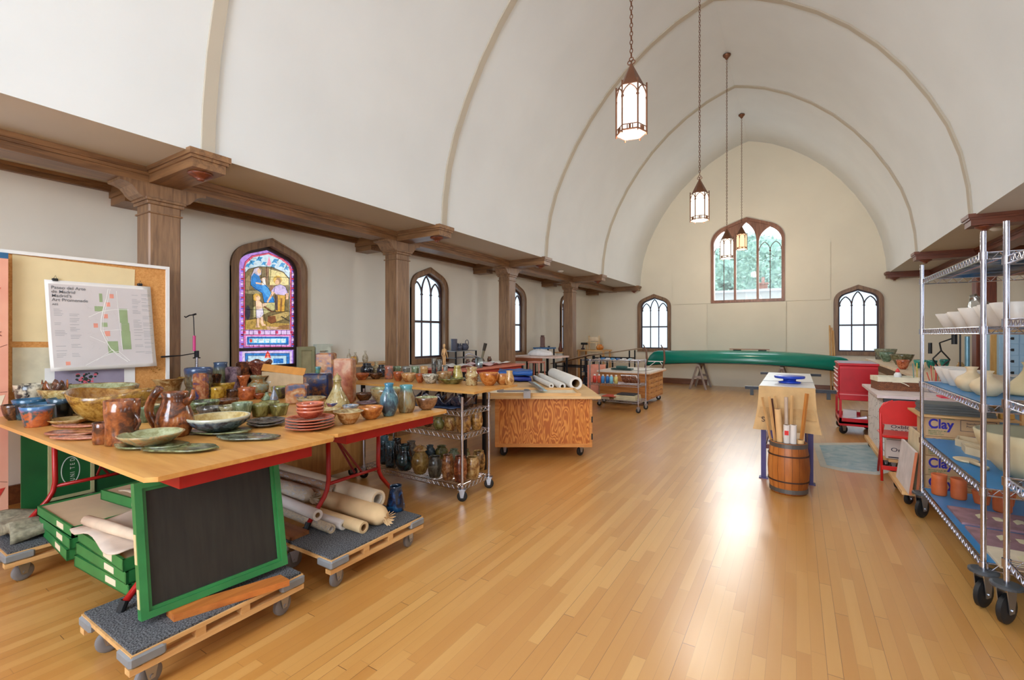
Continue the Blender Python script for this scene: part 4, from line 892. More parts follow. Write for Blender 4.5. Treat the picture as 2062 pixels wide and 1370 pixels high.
# pink banner with triangles, standing at the far left
t = NT('banner'); n = t.noise(t.coords(), 2.2, 3); t.link(t.ramp(n, [(.3, lin((222, 150, 128))), (.7, lin((236, 176, 148)))]), t.b.inputs['Base Color']); PINKM = t.fin(.75)
root = thing('pink_banner', 'pink banner with red triangles at the far left edge', 'banner', (-4.69, .42, 0)); MB().box(-.012, 0, -.55, .485, .12, 1.98).build('cloth', PINKM, root)
b = MB(); RT = plain((206, 54, 44), .7)
for y, z, k in ((.40, 1.77, 1), (.38, 1.27, -1), (.42, .38, 1), (.1, 1.5, 1), (.0, .9, -1)): b.prism([(y, z), (y + .05 * k, z + .005), (y + .02, z - .06)], .0005, .002, 'yz')
b.ring([(.36, .78), (.42, .8), (.43, .56)], [(.375, .77), (.41, .785), (.417, .63)], .0005, .002, 'yz'); b.build('triangle_print', RT, root)
MB().box(-.014, .003, -.55, .485, 1.98, 2.02).build('header_band', plain((40, 96, 140), .6), root); b = MB()
b.prism([(.40, 1.02), (.47, 1.03), (.44, .92)], .0005, .002, 'yz'); b.build('white_print', plain((240, 226, 200), .7), root)
b = MB()
for p_, q_ in (((-.3, .7), (.48, .42)), ((-.3, 1.0), (.48, 1.38)), ((.2, 1.05), (.48, 1.05))): b.tube([(.001, p_[0], p_[1]), (.001, q_[0], q_[1])], .0015, 4)
b.build('line_print', plain((120, 70, 60), .7), root)
textpart('A', .05, plain((246, 226, 214), .7), root, (.002, .40, 1.9), (PI / 2, 0, PI / 2), 'lettering', .0006); textpart('k', .07, plain((150, 90, 80), .7), root, (.002, .42, 1.44), (PI / 2, 0, PI / 2), 'lettering', .0006); b = MB(); b.box(-.03, -.013, -.5, -.47, 0, 1.98); b.box(-.03, -.013, .4, .43, 0, 1.98); b.build('stand', PINEZ, root)
# corkboard on its own stand
root = thing('corkboard', 'large tan corkboard in a white frame standing before the oak column', 'corkboard', (-4.75, .4, 0)); Y1 = 1.5
t = NT('cork'); n = t.noise(t.coords(), 90, 4); t.link(t.ramp(n, [(.35, lin((196, 134, 70))), (.65, lin((214, 156, 90)))]), t.b.inputs['Base Color']); CORK = t.fin(.9)
MB().box(-.02, -.006, -.9, Y1, .92, 2.03).build('cork_sheet', CORK, root); b = MB(); b.ring([(-.92, .9), (Y1 + .0, .9), (Y1 + .0, 2.05), (-.92, 2.05)], [(-.895, .925), (Y1 - .025, .925), (Y1 - .025, 2.025), (-.895, 2.025)], -.025, .012, 'yz'); b.build('frame', WHITE, root)
for y in (-.7, 1.44): MB().box(-.04, -.021, y - .025, y + .025, 0, 1.95).build('stand_leg', PINEZ, root)
def onboard(u, v, h): p = onx(u, v, -4.75); return (h, p.y - .4, p.z)
def pinned(name, label, cat, pts, m, h=.001, th=.0015):
    q = [onboard(u, v, 0) for u, v in pts]; b = MB(); b.prism([(y, z) for _, y, z in q], -.005 + h, -.005 + h + th, 'yz'); o = b.build(name, m); o.location = root.location; return tag(o, label, cat)
CRM = plain((226, 206, 160), .85, 0, .03)
pinned('paper_sheet', 'large blank cream paper pinned behind the map', 'paper', [(25, 512), (272, 543), (268, 690), (25, 688)], CRM); pinned('paper_sheet', 'lower cream paper pinned at the left of the corkboard', 'paper', [(25, 700), (112, 700), (112, 790), (25, 790)], plain((206, 198, 170), .85), .001)
ro = pinned('flower_poster', 'poster of pink flowers on grey pinned below the map', 'poster', [(90, 742), (272, 738), (272, 800), (90, 800)], WHITE, .003)
q = [onboard(u, v, 0) for u, v in ((110, 748), (250, 743), (250, 800), (110, 800))]; b = MB(); b.prism([(y, z) for _, y, z in q], -.0003, .0002, 'yz'); b.build('poster_print', plain((150, 140, 158), .8), ro)
rr = random.Random(4); b = MB()
for i in range(46):
    c0 = onboard(rr.gauss(168, 13), 765 + rr.gauss(0, 8), 0); b.mat((plain((40, 52, 44), .8), plain((214, 96, 110), .8))[rr.random() < .35]); s_ = rr.uniform(.006, .015); b.prism([(c0[1] + s_ * math.cos(k * PI / 3 + i), c0[2] + s_ * .8 * math.sin(k * PI / 3 + i)) for k in range(6)], .0003 + i * 1e-5, .0008 + i * 1e-5, 'yz')
b.build('flower_print', None, ro)
# the map: curled sheet held by two binder clips
root2 = thing('city_map', 'white city map poster clipped to the corkboard', 'map', (-4.75, .4, 0))
c4 = [onboard(88, 563, 0), onboard(302, 578, 0), onboard(97, 748, 0), onboard(310, 737, 0)]
def mapfn(u, v, off=0):
    a_ = [c4[0][k] * (1 - u) + c4[1][k] * u for k in range(3)]; b_ = [c4[2][k] * (1 - u) + c4[3][k] * u for k in range(3)]
    h = .008 + .05 * v ** 3 + .012 * math.sin(v * PI) + off; return (h, a_[1] * (1 - v) + b_[1] * v, a_[2] * (1 - v) + b_[2] * v)
b = MB(); b.sheet(lambda u, v: mapfn(u, v), 10, 14); b.build('map_sheet', plain((232, 226, 220), .8, 0, .02), root2, smooth=True, thick=.001)
b = MB(); b.sheet(lambda u, v: mapfn(.03 + u * .93, .04 + v * .92, .0012), 10, 14); b.build('map_background', plain((206, 198, 196), .8, 0, .02), root2, smooth=True)
rr = random.Random(11); b = MB()
def mq(u0, v0, u1, v1, m, h=.002): b.mat(m); b.sheet(lambda u, v: mapfn(u0 + (u1 - u0) * u, v0 + (v1 - v0) * v, h), 1, 2)
MG = plain((150, 168, 124), .8); MR = plain((226, 150, 130), .8); MW = plain((240, 238, 232), .8); MT = plain((150, 150, 152), .8)
for r in ((.655, .29, .735, .46), (.665, .46, .745, .56), (.66, .56, .75, .78), (.52, .68, .62, .82), (.48, .46, .53, .51), (.42, .27, .5, .33), (.47, .12, .5, .22)): mq(*r, MG)
for r in ((.57, .12, .61, .17), (.5, .36, .54, .41), (.4, .47, .44, .52), (.5, .56, .55, .62), (.53, .22, .57, .27), (.13, .90, .17, .94)): mq(*r, MR, .0022)
def mline(pts, w_, m, h=.0024):
    b.mat(m)
    w_ *= .55
    for (u0, v0), (u1, v1) in zip(pts, pts[1:]):
        du, dv = u1 - u0, v1 - v0; L_ = math.hypot(du, dv) + 1e-6; nu, nv = -dv / L_ * w_, du / L_ * w_
        b.raw([mapfn(u0 - nu, v0 - nv, h), mapfn(u0 + nu, v0 + nv, h), mapfn(u1 + nu, v1 + nv, h), mapfn(u1 - nu, v1 - nv, h)], [(0, 1, 2, 3)])
ROAD = [(.56, .06), (.54, .16), (.5, .3), (.475, .42), (.465, .55), (.5, .66), (.54, .76), (.6, .84), (.7, .93)]
mline(ROAD, .006, MW); mline([(x + .02, y) for x, y in ROAD[:6]], .003, MW); mline([(.36, .4), (.48, .33), (.62, .3), (.75, .3)], .004, MW); mline([(.64, .08), (.645, .3), (.65, .5), (.66, .8)], .005, MW); mline([(.46, .56), (.66, .54)], .003, MW)
mline([(.3, .95), (.42, .88), (.55, .82), (.62, .8), (.72, .92)], .004, MW); mline([(.36, .62), (.5, .7)], .003, MW); mline([(.4, .9), (.56, .78), (.64, .86)], .003, MW)
for k in range(34): mline([(rr.uniform(.34, .46), rr.uniform(.2, .9)), (rr.uniform(.36, .5), rr.uniform(.2, .9))][:2] if 0 else [(a_ := rr.uniform(.34, .7), c_m := rr.uniform(.1, .92)), (a_ + rr.uniform(-.06, .06), c_m + rr.uniform(-.05, .05))], .0012, plain((186, 178, 172), .8), .0021)
for cx_ in (.06, .19, .79, .89):
    v_ = .30 if cx_ < .3 else .1
    while v_ < .86:
        if rr.random() < .62: mq(cx_, v_, cx_ + rr.uniform(.05, .1), v_ + .004, MT, .0024)
        v_ += .017
b.build('map_print', None, root2, smooth=True)
for k_, ln in enumerate(('Paseo del Arte', 'de Madrid', 'Madrid\'s', 'Art Promenade', 'A03')):
    p_ = mapfn(.05, .095 + .045 * k_, .003); textpart(ln, .033 if k_ < 4 else .02, plain((120, 122, 126), .8), root2, p_, (PI / 2, 0, PI / 2), 'lettering', .0004)
for u_ in (110, 281):
    p = onboard(u_, 563 if u_ < 200 else 573, .0); b = MB(); b.box(-.012, .018, p[1] - .016, p[1] + .016, p[2] - .012, p[2] + .008, .003); b.tube([(.012, p[1] - .008, p[2] + .008), (.02, p[1], p[2] + .03), (.012, p[1] + .008, p[2] + .008)], .0015, 5)
    o = b.build('binder_clip', BLACK); o.location = (-4.75, .4, 0); tag(o, 'black binder clip at the %s corner of the map' % ('upper left' if u_ < 200 else 'upper right'), 'binder clip', 'binder clips holding the map')
for i in range(9):
    p = onboard(306 + (i % 5) * 4 + (i // 5) * 3, 744 + (i % 3) * 4 - i * .9, 0); b = MB(); b.tube([(-.005, p[1], p[2]), (.006, p[1], p[2])], [.005, .003], 8); o = b.build('push_pin', plain((206, 170, 90), .3, .9)); o.location = (-4.75, .4, 0); tag(o, 'brass push pin in the cluster at the lower right of the corkboard', 'push pin', 'brass push pins')
# steel stand with pink grip behind the ribbed jar
root = thing('music_stand', 'slim steel stand with a pink grip beside the oak column', 'stand', (-4.83 + .05, 2.35, 0)); root.location = (-4.82, 2.33, 0)
px0 = onx(396, 700, -4.82); px0 = onx(396, 700, -4.71); root.location = (-4.71, px0.y, 0)
b = MB(); b.tube([(0, 0, .02), (0, 0, 1.28)], .012, 10); 
b.lathe([(.075, 0), (.075, .015), (.02, .03)], 16)
b.build('pole', CHROME, root); b = MB(); b.tube([(0, -.02, 1.3), (0, -.02, 1.44)], .012, 12); b.build('grip', plain((190, 40, 110), .4), root)
b = MB(); b.tube([(0, -.02, 1.44), (0, -.025, 1.6), (0, -.03, 1.63)], .004, 6); b.tube([(0, -.03, 1.63), (0, -.06, 1.625), (0, -.09, 1.605), (0, -.1, 1.615)], .006, 6); b.tube([(0, 0, 1.3), (0, 0, 1.24)], .02, 8); b.tube([(0, .03, 1.235), (0, -.03, 1.235)], .006, 6); b.tube([(0, 0, 1.28), (0, -.12, 1.262), (0, -.28, 1.255)], [.005, .005, .009], 6); b.tube([(0, -.03, 1.63), (0, -.005, 1.64)], .009, 6); b.build('arm', DMETAL, root)
# frames leaning on the wall under the stained window
root = thing('old_cupboard', 'pale green panelled frame leaning below the stained glass', 'frame', (-5.62, 4.05, .62), 0)
p0, p1 = onx(599, 735, -5.6), onx(632, 698, -5.6); root.location = (-5.6, 0, 0); y0_, y1_ = p0.y, p1.y; z1_ = p1.z
b = MB(); b.ring([(y0_, .0), (y1_, .0), (y1_, z1_), (y0_, z1_)], [(y0_ + .04, .04), (y1_ - .04, .04), (y1_ - .04, z1_ - .05), (y0_ + .04, z1_ - .05)], -.02, .02, 'yz'); b.build('frame', plain((150, 148, 112), .6), root); MB().box(-.01, .0, y0_ + .03, y1_ - .03, .03, z1_ - .03).build('panel', plain((168, 160, 122), .6), root)
root = thing('old_cupboard', 'white cupboard frame behind the pale green panelled frame', 'frame', (-5.6, 0, 0)); y0_, y1_ = y1_ + .02, onx(664, 698, -5.6).y
b = MB(); b.ring([(y0_, .0), (y1_, .0), (y1_, z1_), (y0_, z1_)], [(y0_ + .05, .04), (y1_ - .05, .04), (y1_ - .05, z1_ - .06), (y0_ + .05, z1_ - .06)], -.03, .03, 'yz'); b.box(-.04, .04, y0_, y1_ + .02, z1_, z1_ + .03); b.build('frame', plain((200, 206, 190), .6), root)
# rolls on the second dolly
def roll(u, v, r_px, zc, length, m, label, core=.5, corem=None, dz=0, ang=0, wrap=None, tie=False):
    p = onz(u, v, zc); d = depth(p.x, p.y); R = r_px * d / FPX; root = thing('paper_roll', label, 'roll', (p.x, p.y, zc), PI + ang, 'rolls on the dolly under the second table')
    b = MB()
    def circ(r, x, k=20): return [(x, r * math.cos(2 * PI * i / k), r * math.sin(2 * PI * i / k)) for i in range(k)]
    def shell(rings):
        vs = []; fs = []
        for rr_, x in rings: vs += circ(rr_, x)
        for j in range(len(rings) - 1):
            for i in range(20): fs.append((j * 20 + i, j * 20 + (i + 1) % 20, (j + 1) * 20 + (i + 1) % 20, (j + 1) * 20 + i))
        return vs, fs
    if not tie:
        b.raw(*shell([(R * core, .25), (R * core, 0), (R * .97, 0), (R, .004), (R, length - .004), (R * .97, length), (R * .3, length)])); b.build('rolled_sheet', m, root, auto=40)
        b = MB(); b.raw(*shell([(R * core * .98, .006), (R * core * .8, .004), (R * core * .8, .3), (.001, .3)])); b.build('core', corem or KRAFT, root)
    else:
        b.raw(*shell([(.001, -.01), (R * .16, -.01), (R * .2, .0), (R * .55, .012), (R * .9, .05), (R, .09), (R, length), (.001, length)])); b.build('cloth_cover', m, root, smooth=True)
        b = MB(); rr = random.Random(2)
        for i in range(12): a = i * PI / 6; b.raw([(0, 0, 0), (-.03 - .02 * rr.random(), R * .7 * math.cos(a), R * .7 * math.sin(a)), (-.02, R * .6 * math.cos(a + .4), R * .6 * math.sin(a + .4))], [(0, 1, 2)])
        b.build('tied_end', m, root, thick=.002)
    if wrap:
        b = MB(); rr = random.Random(int(u)); rings = []; x = -.01
        while x < length: rings.append((R * (1.05 + .05 * rr.random()), x)); x += .05
        b.raw(*shell(rings)); b.build('plastic_wrap', wrap, root, smooth=True)
    return root
PLAST = NT('plastic_wrap'); n = PLAST.noise(PLAST.coords((1, 3, 3)), 22, 5, 1.5); PLAST.link(PLAST.ramp(n, [(.45, (.08, .08, .08, 1)), (.7, (.5, .5, .5, 1))]), PLAST.b.inputs['Alpha']); PLAST.b.inputs['Base Color'].default_value = (.85, .85, .85, 1); PLAST.bump(n, .6, .01); PLAST = PLAST.fin(.1)
CANV = plain((216, 184, 138), .85, 0, .08); WROLL = plain((222, 212, 204), .8, 0, .05); BROLL = plain((150, 110, 70), .7, 0, .1)
roll(668, 1066, 9, .228, 1.3, plain((190, 170, 140), .6), 'front roll, kraft core in clear plastic, behind the red leg', .6, WROLL, wrap=PLAST, ang=-.03)
roll(692, 1058, 10, .232, 1.4, WROLL, 'white roll next to the front plastic-wrapped roll', .45, plain((180, 180, 184), .5), ang=-.02)
roll(733, 1063, 12, .237, 1.35, CANV, 'bare kraft roll with a brown cardboard core', .6, BROLL)
roll(777, 1042, 21, .262, 1.3, CANV, 'thick canvas roll with a gathered tied end', tie=True)
roll(762, 1006, 18, .33, 1.4, plain((206, 188, 160), .8), 'wide open roll at the back, right behind the tied canvas', .72, plain((190, 180, 166), .8), ang=-.03)
roll(675, 986, 9, .34, 1.2, BROLL, 'brown roll with a silver end wrapped in plastic', .6, STEEL, wrap=PLAST)
roll(628, 1002, 17, .315, 1.1, plain((176, 156, 130), .7), 'thick plastic-wrapped roll on top, left of the silver end', tie=True, wrap=PLAST)
roll(640, 1038, 11, .29, 1.1, WROLL, 'pale roll lying under the thick plastic-wrapped roll', .5, ang=-.08)
pot('cone', 797, 1033, 978, 38, .2, COBALT, 'dark blue glossy vase upside down on the second dolly', group=None)
# ================================================================ wire racks
def wire_shelf(w_, d_, z, m, parent, liner=None, n=None, deep=.036, zig=.055):
    b = MB(); hx, hy = w_ / 2, d_ / 2
    for zz in (z, z - deep): b.tube([(-hx, -hy, zz), (hx, -hy, zz), (hx, hy, zz), (-hx, hy, zz)], .0042, 6, closed=True)
    for (ax, ay), (bx_, by) in (((-hx, -hy), (hx, -hy)), ((-hx, hy), (hx, hy)), ((-hx, -hy), (-hx, hy)), ((hx, -hy), (hx, hy))):
        L = math.hypot(bx_ - ax, by - ay); k = max(2, int(L / zig)) * 2; b.tube([(ax + (bx_ - ax) * i / k, ay + (by - ay) * i / k, z - (deep if i % 2 else 0)) for i in range(k + 1)], .003, 5)
    long_x = w_ > d_; L = w_ if long_x else d_; k = n or int(L / .028)
    for i in range(1, k):
        q = -L / 2 + L * i / k
        if long_x: b.tube([(q, -hy, z), (q, hy, z)], .0018, 4)
        else: b.tube([(-hx, q, z), (hx, q, z)], .0018, 4)
    for q in (-.28, .28):
        if long_x: b.tube([(-hx, q * d_, z - .006), (hx, q * d_, z - .006)], .003, 4)
        else: b.tube([(q * w_, -hy, z - .006), (q * w_, hy, z - .006)], .003, 4)
    o = b.build('wire_shelf', m, parent)
    if liner: MB().box(-hx + .012, hx - .012, -hy + .012, hy - .012, z + .0025, z + .005).build('shelf_liner', liner, o)
    return o
def rack(x0, x1, y0, y1, shelves, top, label, liners=(), big=False, group='chrome wire racks', m=None, casters=True, post=.0125):
    cx, cy = (x0 + x1) / 2, (y0 + y1) / 2; root = thing('wire_rack', label, 'rack', (cx, cy, 0), 0, group); hx, hy = (x1 - x0) / 2, (y1 - y0) / 2; m = m or CHROME
    cr = .074 if big else .045; base = .185 if big else .11
    for sx in (-1, 1):
        for sy in (-1, 1):
            X, Y = sx * hx, sy * hy; b = MB(); b.tube([(X, Y, base), (X, Y, top)], post, 12)
            z = base + .05
            while z < top - .02: b.tube([(X, Y, z), (X, Y, z + .0022)], post + .0006, 12); z += .0254 if big else .05
            for s_ in shelves: b.tube([(X, Y, s_ - .038), (X, Y, s_ + .004)], post + .006, 12)
            b.build('post', m, root, auto=40)
            if big:
                b = MB(); b.tube([(X, Y, base - .004), (X, Y, base), (X, Y, base + .012), (X, Y, base + .016)], [.05, .062, .062, .05], 20); b.build('bumper', plain((70, 74, 78), .5), root)
            caster(root, X, Y, cr, base, .9 if big else .5, BLACK if True else GREYRUB, .03 if big else .022)
    for i, s_ in enumerate(shelves): wire_shelf(x1 - x0, y1 - y0, s_, m, root, liners[i] if i < len(liners) else None)
    return root
BLUEL = plain((52, 130, 186), .35, 0, .06, 3)
rack(-3.72, -2.47, 3.19, 3.6, (.13, .57, .775), .905, 'low chrome wire cart filled with jars behind the second table', group='small wire carts')
RA = rack(.85, 1.45, 3.41, 4.82, (.235, .63, 1.075, 1.49, 1.885), 2.0, 'tall chrome rack with blue shelf liners, the farther of the two', (BLUEL, BLUEL, BLUEL, None, BLUEL), True)
RB_ = rack(.9, 1.5, 1.9, 3.275, (.32, .73, 1.12, 1.525, 1.84), 2.02, 'tall chrome wire rack nearest the camera at the right edge', (None, None, None, None, BLUEL), True)
rack(-3.42, -2.475, 8.46, 8.96, (.21, .51, .96), .975, 'small chrome cart with paint bottles beside the flat file cabinet', group='small wire carts')

# --- plank table and its pots
ZP = .93
root = thing('plank_table', 'long pale plank table behind the wire cart, lined with bowls', 'table', (-3.45, 3.74, 0)); MB().box(-.98, .97, -.36, .4, ZP - .022, ZP).build('tabletop', MAPLE, root)
for sx in (-.9, .6):
    for sy in (-.02, .33): b = MB().box(sx - .018, sx + .018, sy - .018, sy + .018, 0, ZP - .023); b.build('leg', DMETAL, root)
MB().box(-.9, .6, -.03, .34, ZP - .06, ZP - .0225).build('apron', DMETAL, root)
GP = 'bowls and pots on the plank table'
PLK = [
 ('pot', 739, 759, 732, 26, BLK, 'black glossy jar with banded neck at the left of the plank'), ('pot', 768, 760, 735, 18, BLK, 'smaller black jar on the plank, right of the banded one'),
 ('tumbler', 783, 764, 737, 17, g((180, 100, 70), (130, 110, 110), (206, 150, 120)), 'reddish speckled cup right of the black jars'),
 ('dish', 729, 766, 752, 30, TERRA, 'terracotta dish behind the tall slab vases, end of the plank'), ('dish', 757, 764, 752, 28, BROWNG, 'dark brown dish in front of the black jars'),
 ('cup', 800, 761, 738, 17, GRNW, 'first pale green cup in the back row of small cups'), ('cup', 818, 762, 738, 17, STONE, 'grey cup, second in the back row of small cups'), ('cup', 836, 763, 738, 17, GRNW, 'pale green cup, third in the back row of small cups'), ('cup', 854, 764, 738, 17, TAN, 'tan cup, fourth in the back row of small cups'),
 ('bowl', 802, 768, 749, 22, TERRA, 'small orange bowl at the front of the plank, leftmost'), ('bowl', 823, 770, 752, 31, g((196, 150, 96), (168, 110, 60), (208, 176, 130)), 'orange and cream bowl in the front row of the plank'),
 ('bowl', 846, 771, 753, 20, TERRA, 'small orange bowl between the cream and the speckled bowls'), ('bowl', 867, 773, 754, 34, SPECK, 'cream speckled bowl in the front row of the plank'),
 ('bowl', 894, 772, 749, 32, g((176, 130, 84), (130, 96, 56), (150, 140, 110)), 'brown and grey bowl behind the olive dish'), ('dish', 910, 774, 762, 54, OLIVE, 'wide olive dish on the plank'),
 ('jug', 921, 770, 737, 22, g((190, 172, 96), (160, 136, 60), (206, 192, 140)), 'yellow-green vase with a broad lip on the plank'), ('ridged', 950, 777, 740, 28, g((190, 166, 116), (140, 96, 56), (170, 176, 136)), 'ridged green and tan jar near the end of the plank'),
 ('bowl', 985, 777, 751, 41, g((192, 116, 50), (156, 80, 30), (206, 146, 80)), 'big amber-brown bowl at the end of the plank'), ('bowl', 1012, 775, 754, 33, g((186, 120, 60), (160, 90, 40), (200, 150, 90)), 'amber-brown bowl behind the big one at the end of the plank'),
 ('jug', 1026, 776, 747, 19, TAN, 'small tan jug at the far end of the plank'), ('tumbler', 874, 767, 722, 10, SLATE, 'tall grey cylinder, left of the pair on the plank'), ('tumbler', 885, 767, 724, 10, SLATE, 'tall grey cylinder, right of the pair on the plank'), ('tumbler', 897, 768, 736, 9, STONE, 'short grey cylinder right of the two tall ones'),
 ('boule', 758, 757, 729, 22, g((176, 160, 122), (140, 120, 86), (190, 180, 150)), 'beige bird-shaped jar behind the black jars'),
]
for k_, u, vb, vt, w_, m_, lab in PLK: pot(k_, u, vb, vt, w_, ZP, m_, lab, group=GP, seg=20)
# --- wire cart contents
G2 = 'jars on the low wire cart'
C1Z = .5725
for k_, u, vb, vt, w_, m_, lab in (('pot', 884, 866, 841, 23, OLIVE, 'dark olive pot behind the lettered pot, middle shelf of the cart'), ('barrel', 907, 868, 840, 25, g((190, 150, 84), (130, 80, 40), (204, 176, 116)), 'small tan pot with brown marks, middle shelf of the cart'),
        ('barrel', 933, 872, 833, 31, g((176, 130, 66), (120, 76, 40), (196, 168, 120)), 'biggest brown jar on the middle shelf, behind the post'), ('barrel', 960, 867, 829, 24, g((186, 140, 70), (120, 80, 40), (206, 186, 150)), 'rightmost tan jar on the middle shelf of the cart'),
        ('pot', 862, 860, 840, 20, BROWNG, 'dark brown pot on the middle shelf under the table corner'), ('cup', 838, 858, 846, 20, TEAL, 'small teal cup at the left of the middle shelf')):
    pot(k_, u, vb, vt, w_, C1Z, m_, lab, group=G2, seg=22)
C0Z = .1325
DKT = g((38, 56, 66), (20, 28, 36), (56, 84, 90), (60, 96, 110), rough=.14)
for k_, u, vb, vt, w_, m_, lab, kw in (('tumbler', 774, 936, 879, 17, DKT, 'tall dark mug at the far left of the bottom shelf', {}), ('tumbler', 786, 943, 890, 20, DKT, 'dark blue-green tankard, left end of the bottom shelf', dict(handle=(-.3, .15, .85, .03))),
        ('jug', 799, 934, 884, 26, g((60, 52, 50), (34, 40, 46), (90, 70, 56)), 'dark jug with a lip behind the tankard', dict(handle=(-.9, .3, .9, .03))), ('jug', 815, 949, 896, 35, g((28, 54, 60), (14, 26, 34), (44, 84, 90), rough=.12), 'big dark teal jug on the bottom shelf', {}),
        ('pot', 828, 930, 889, 25, g((110, 96, 80), (70, 60, 56), (140, 120, 96)), 'brown-grey pot behind the big dark teal jug', {}), ('pot', 846, 956, 895, 35, g((170, 140, 76), (140, 110, 56), (186, 164, 104)), 'olive-yellow lidded jar on the bottom shelf', dict(lid=TAN)),
        ('pot', 866, 927, 897, 21, g((70, 96, 110), (40, 60, 74), (100, 126, 130)), 'blue-grey pot right behind the lidded jar', {}), ('barrel', 876, 963, 919, 29, g((96, 92, 80), (70, 66, 58), (120, 116, 100)), 'grey ridged pot right of the lidded jar', {}),
        ('pot', 889, 926, 898, 27, OLIVE, 'olive-grey pot with wide mouth in the back row', {}), ('barrel', 902, 968, 916, 26, g((156, 100, 56), (96, 52, 30), (196, 156, 110)), 'tan and brown straight jar, left of the dark red one', {}),
        ('pot', 914, 931, 905, 24, GRNW, 'pale green pot in the back row of the bottom shelf', {}), ('barrel', 927, 973, 918, 28, g((140, 70, 36), (92, 42, 24), (186, 130, 84)), 'red-brown jar directly left of the cart post', {}),
        ('pot', 938, 931, 905, 18, OLIVE, 'small olive pot in the back row by the post', {}), ('barrel', 951, 966, 920, 30, g((186, 148, 88), (140, 96, 50), (206, 180, 130)), 'tan jar with scratched marks right of the post', {}), ('barrel', 964, 951, 908, 27, g((170, 128, 66), (110, 76, 40), (190, 160, 100)), 'yellow-brown jar at the right end of the bottom shelf', {})):
    pot(k_, u, vb, vt, w_, C0Z, m_, lab, group=G2, seg=22, **kw)
DLEAF = g((60, 50, 54), (34, 34, 48), (110, 80, 66), scale=6)
for i, (x, y, s_, lab) in enumerate(((-3.3, 3.38, .2, 'dark crumpled clay form, left end of the cart top shelf'), (-3.0, 3.42, .2, 'dark folded clay form, second on the cart top shelf'), (-2.8, 3.35, .17, 'reddish-brown folded clay form near the cart post'), (-2.6, 3.4, .17, 'dark leaf-shaped clay tray beyond the cart post'))):
    rr = random.Random(i + 30)
    def wob(r, z, a, rr=rr, i=i): return (r * (1 + .22 * math.sin(3 * a + i) + .12 * math.sin(7 * a + i * 2)), z * (1 + .5 * math.sin(4 * a + i)))
    put('bowl', x, y, .778, s_ * .62, .075, DLEAF, lab, name='clay_form', cat='sculpture', wob=wob, group='dark clay forms on the cart')
crumple('dark_cloth', 'dark blue plastic sheet spread on the cart top shelf', 'cloth', -2.95, 3.3, .778, .7, .18, plain((40, 56, 84), .3), .003, 9)
# cabinet behind second table
root = thing('rolling_cabinet', 'brown plywood rolling cabinet behind the rolls, under the tables', 'cabinet', (-4.31, 3.02, 0)); MB().box(-.6, .52, -.22, .22, .1, .84, .004).build('body', wood((178, 130, 72), (150, 100, 50), 'z', .5), root)
MB().box(.52, .532, -.2, .2, .14, .8).build('side_panel', wood((186, 138, 78), (160, 110, 58), 'z', .5), root)
for sx in (-.5, .45):
    for sy in (-.15, .15): caster(root, sx, sy, .048, .101, .4, BLACK)
# wall shelf cabinet with bottles
root = thing('side_table', 'low table against the left wall holding bottles', 'table', (-5.38, 4.45, 0)); MB().box(-.24, .22, -.2, .75, 1.0, 1.03).build('tabletop', PINEY, root)
for sx in (-.2, .18):
    for sy in (-.16, .7): MB().box(sx - .02, sx + .02, sy - .02, sy + .02, 0, 1.0).build('leg', PINEZ, root)
BOT = g((186, 174, 150), (160, 140, 110), (200, 192, 172))
for u, vt, w_, lab in ((704, 704, 9, 'slim pale bottle, leftmost by the wall behind the slab vases'), (723, 710, 12, 'pale bottle with a rusty foot, middle one by the wall'), (743, 707, 12, 'pale long-necked bottle, rightmost by the wall')):
    p = onx(u, 735, -5.3); p.y = min(max(p.y, 4.3), 5.1); d = depth(-5.3, p.y); H = EYE + (674 - vt) * d / FPX - 1.03; put('boule', -5.38, max(p.y, 4.35), 1.03, w_ / 2 * d / FPX, H, BOT, lab, name='ceramic_bottle', cat='bottle', group='bottles by the left wall')
p = onx(694, 735, -5.15); put('tumbler', -5.28, min(max(p.y, 4.35), 5.1), 1.03, .04, .11, g((206, 160, 60), (150, 60, 40), (220, 190, 110)), 'little orange and yellow tin beside the pale bottles', name='painted_tin', cat='tin')
# long table along the left wall with pink and white paper
root = thing('work_table', 'long red-topped table along the left wall, under white papers', 'table', (-4.8, 6.65, 0)); MB().box(-.42, .42, -.95, .95, .87, .9).build('tabletop', plain((206, 120, 96), .5), root)
for sx in (-.38, .38):
    for sy in (-.9, .9): MB().box(sx - .02, sx + .02, sy - .02, sy + .02, 0, .869).build('leg', DMETAL, root)
MB().box(-.38, .38, -.9, .9, .80, .869).build('apron', plain((176, 50, 30), .5), root)
for i, (x, y, w_, d_, lab, m_) in enumerate(((-4.9, 6.1, .5, .5, 'white crumpled paper on the near end of the red-topped table', WHITE), (-4.75, 6.7, .45, .5, 'pinkish tissue paper heap on the red-topped table', plain((226, 196, 200), .8)), (-4.8, 7.2, .4, .5, 'white paper at the far end of the red-topped table', WHITE))):
    crumple('paper_sheet', lab, 'paper', x, y, .902, w_, d_, m_, .016, 20 + i)
for i, (x, y, r, h, lab) in enumerate(((-5.1, 6.75, .045, .1, 'small brown pot, leftmost of the row on the red-topped table'), (-5.1, 6.95, .05, .11, 'small brown pot, second of the row on the red-topped table'), (-5.1, 7.2, .055, .09, 'small brown pot, third of the row on the red-topped table'), (-5.1, 7.45, .045, .12, 'small brown pot, farthest on the red-topped table'))):
    put('pot', x, y, .9, r, h, BROWNG, lab, group='small brown pots on the red-topped table')
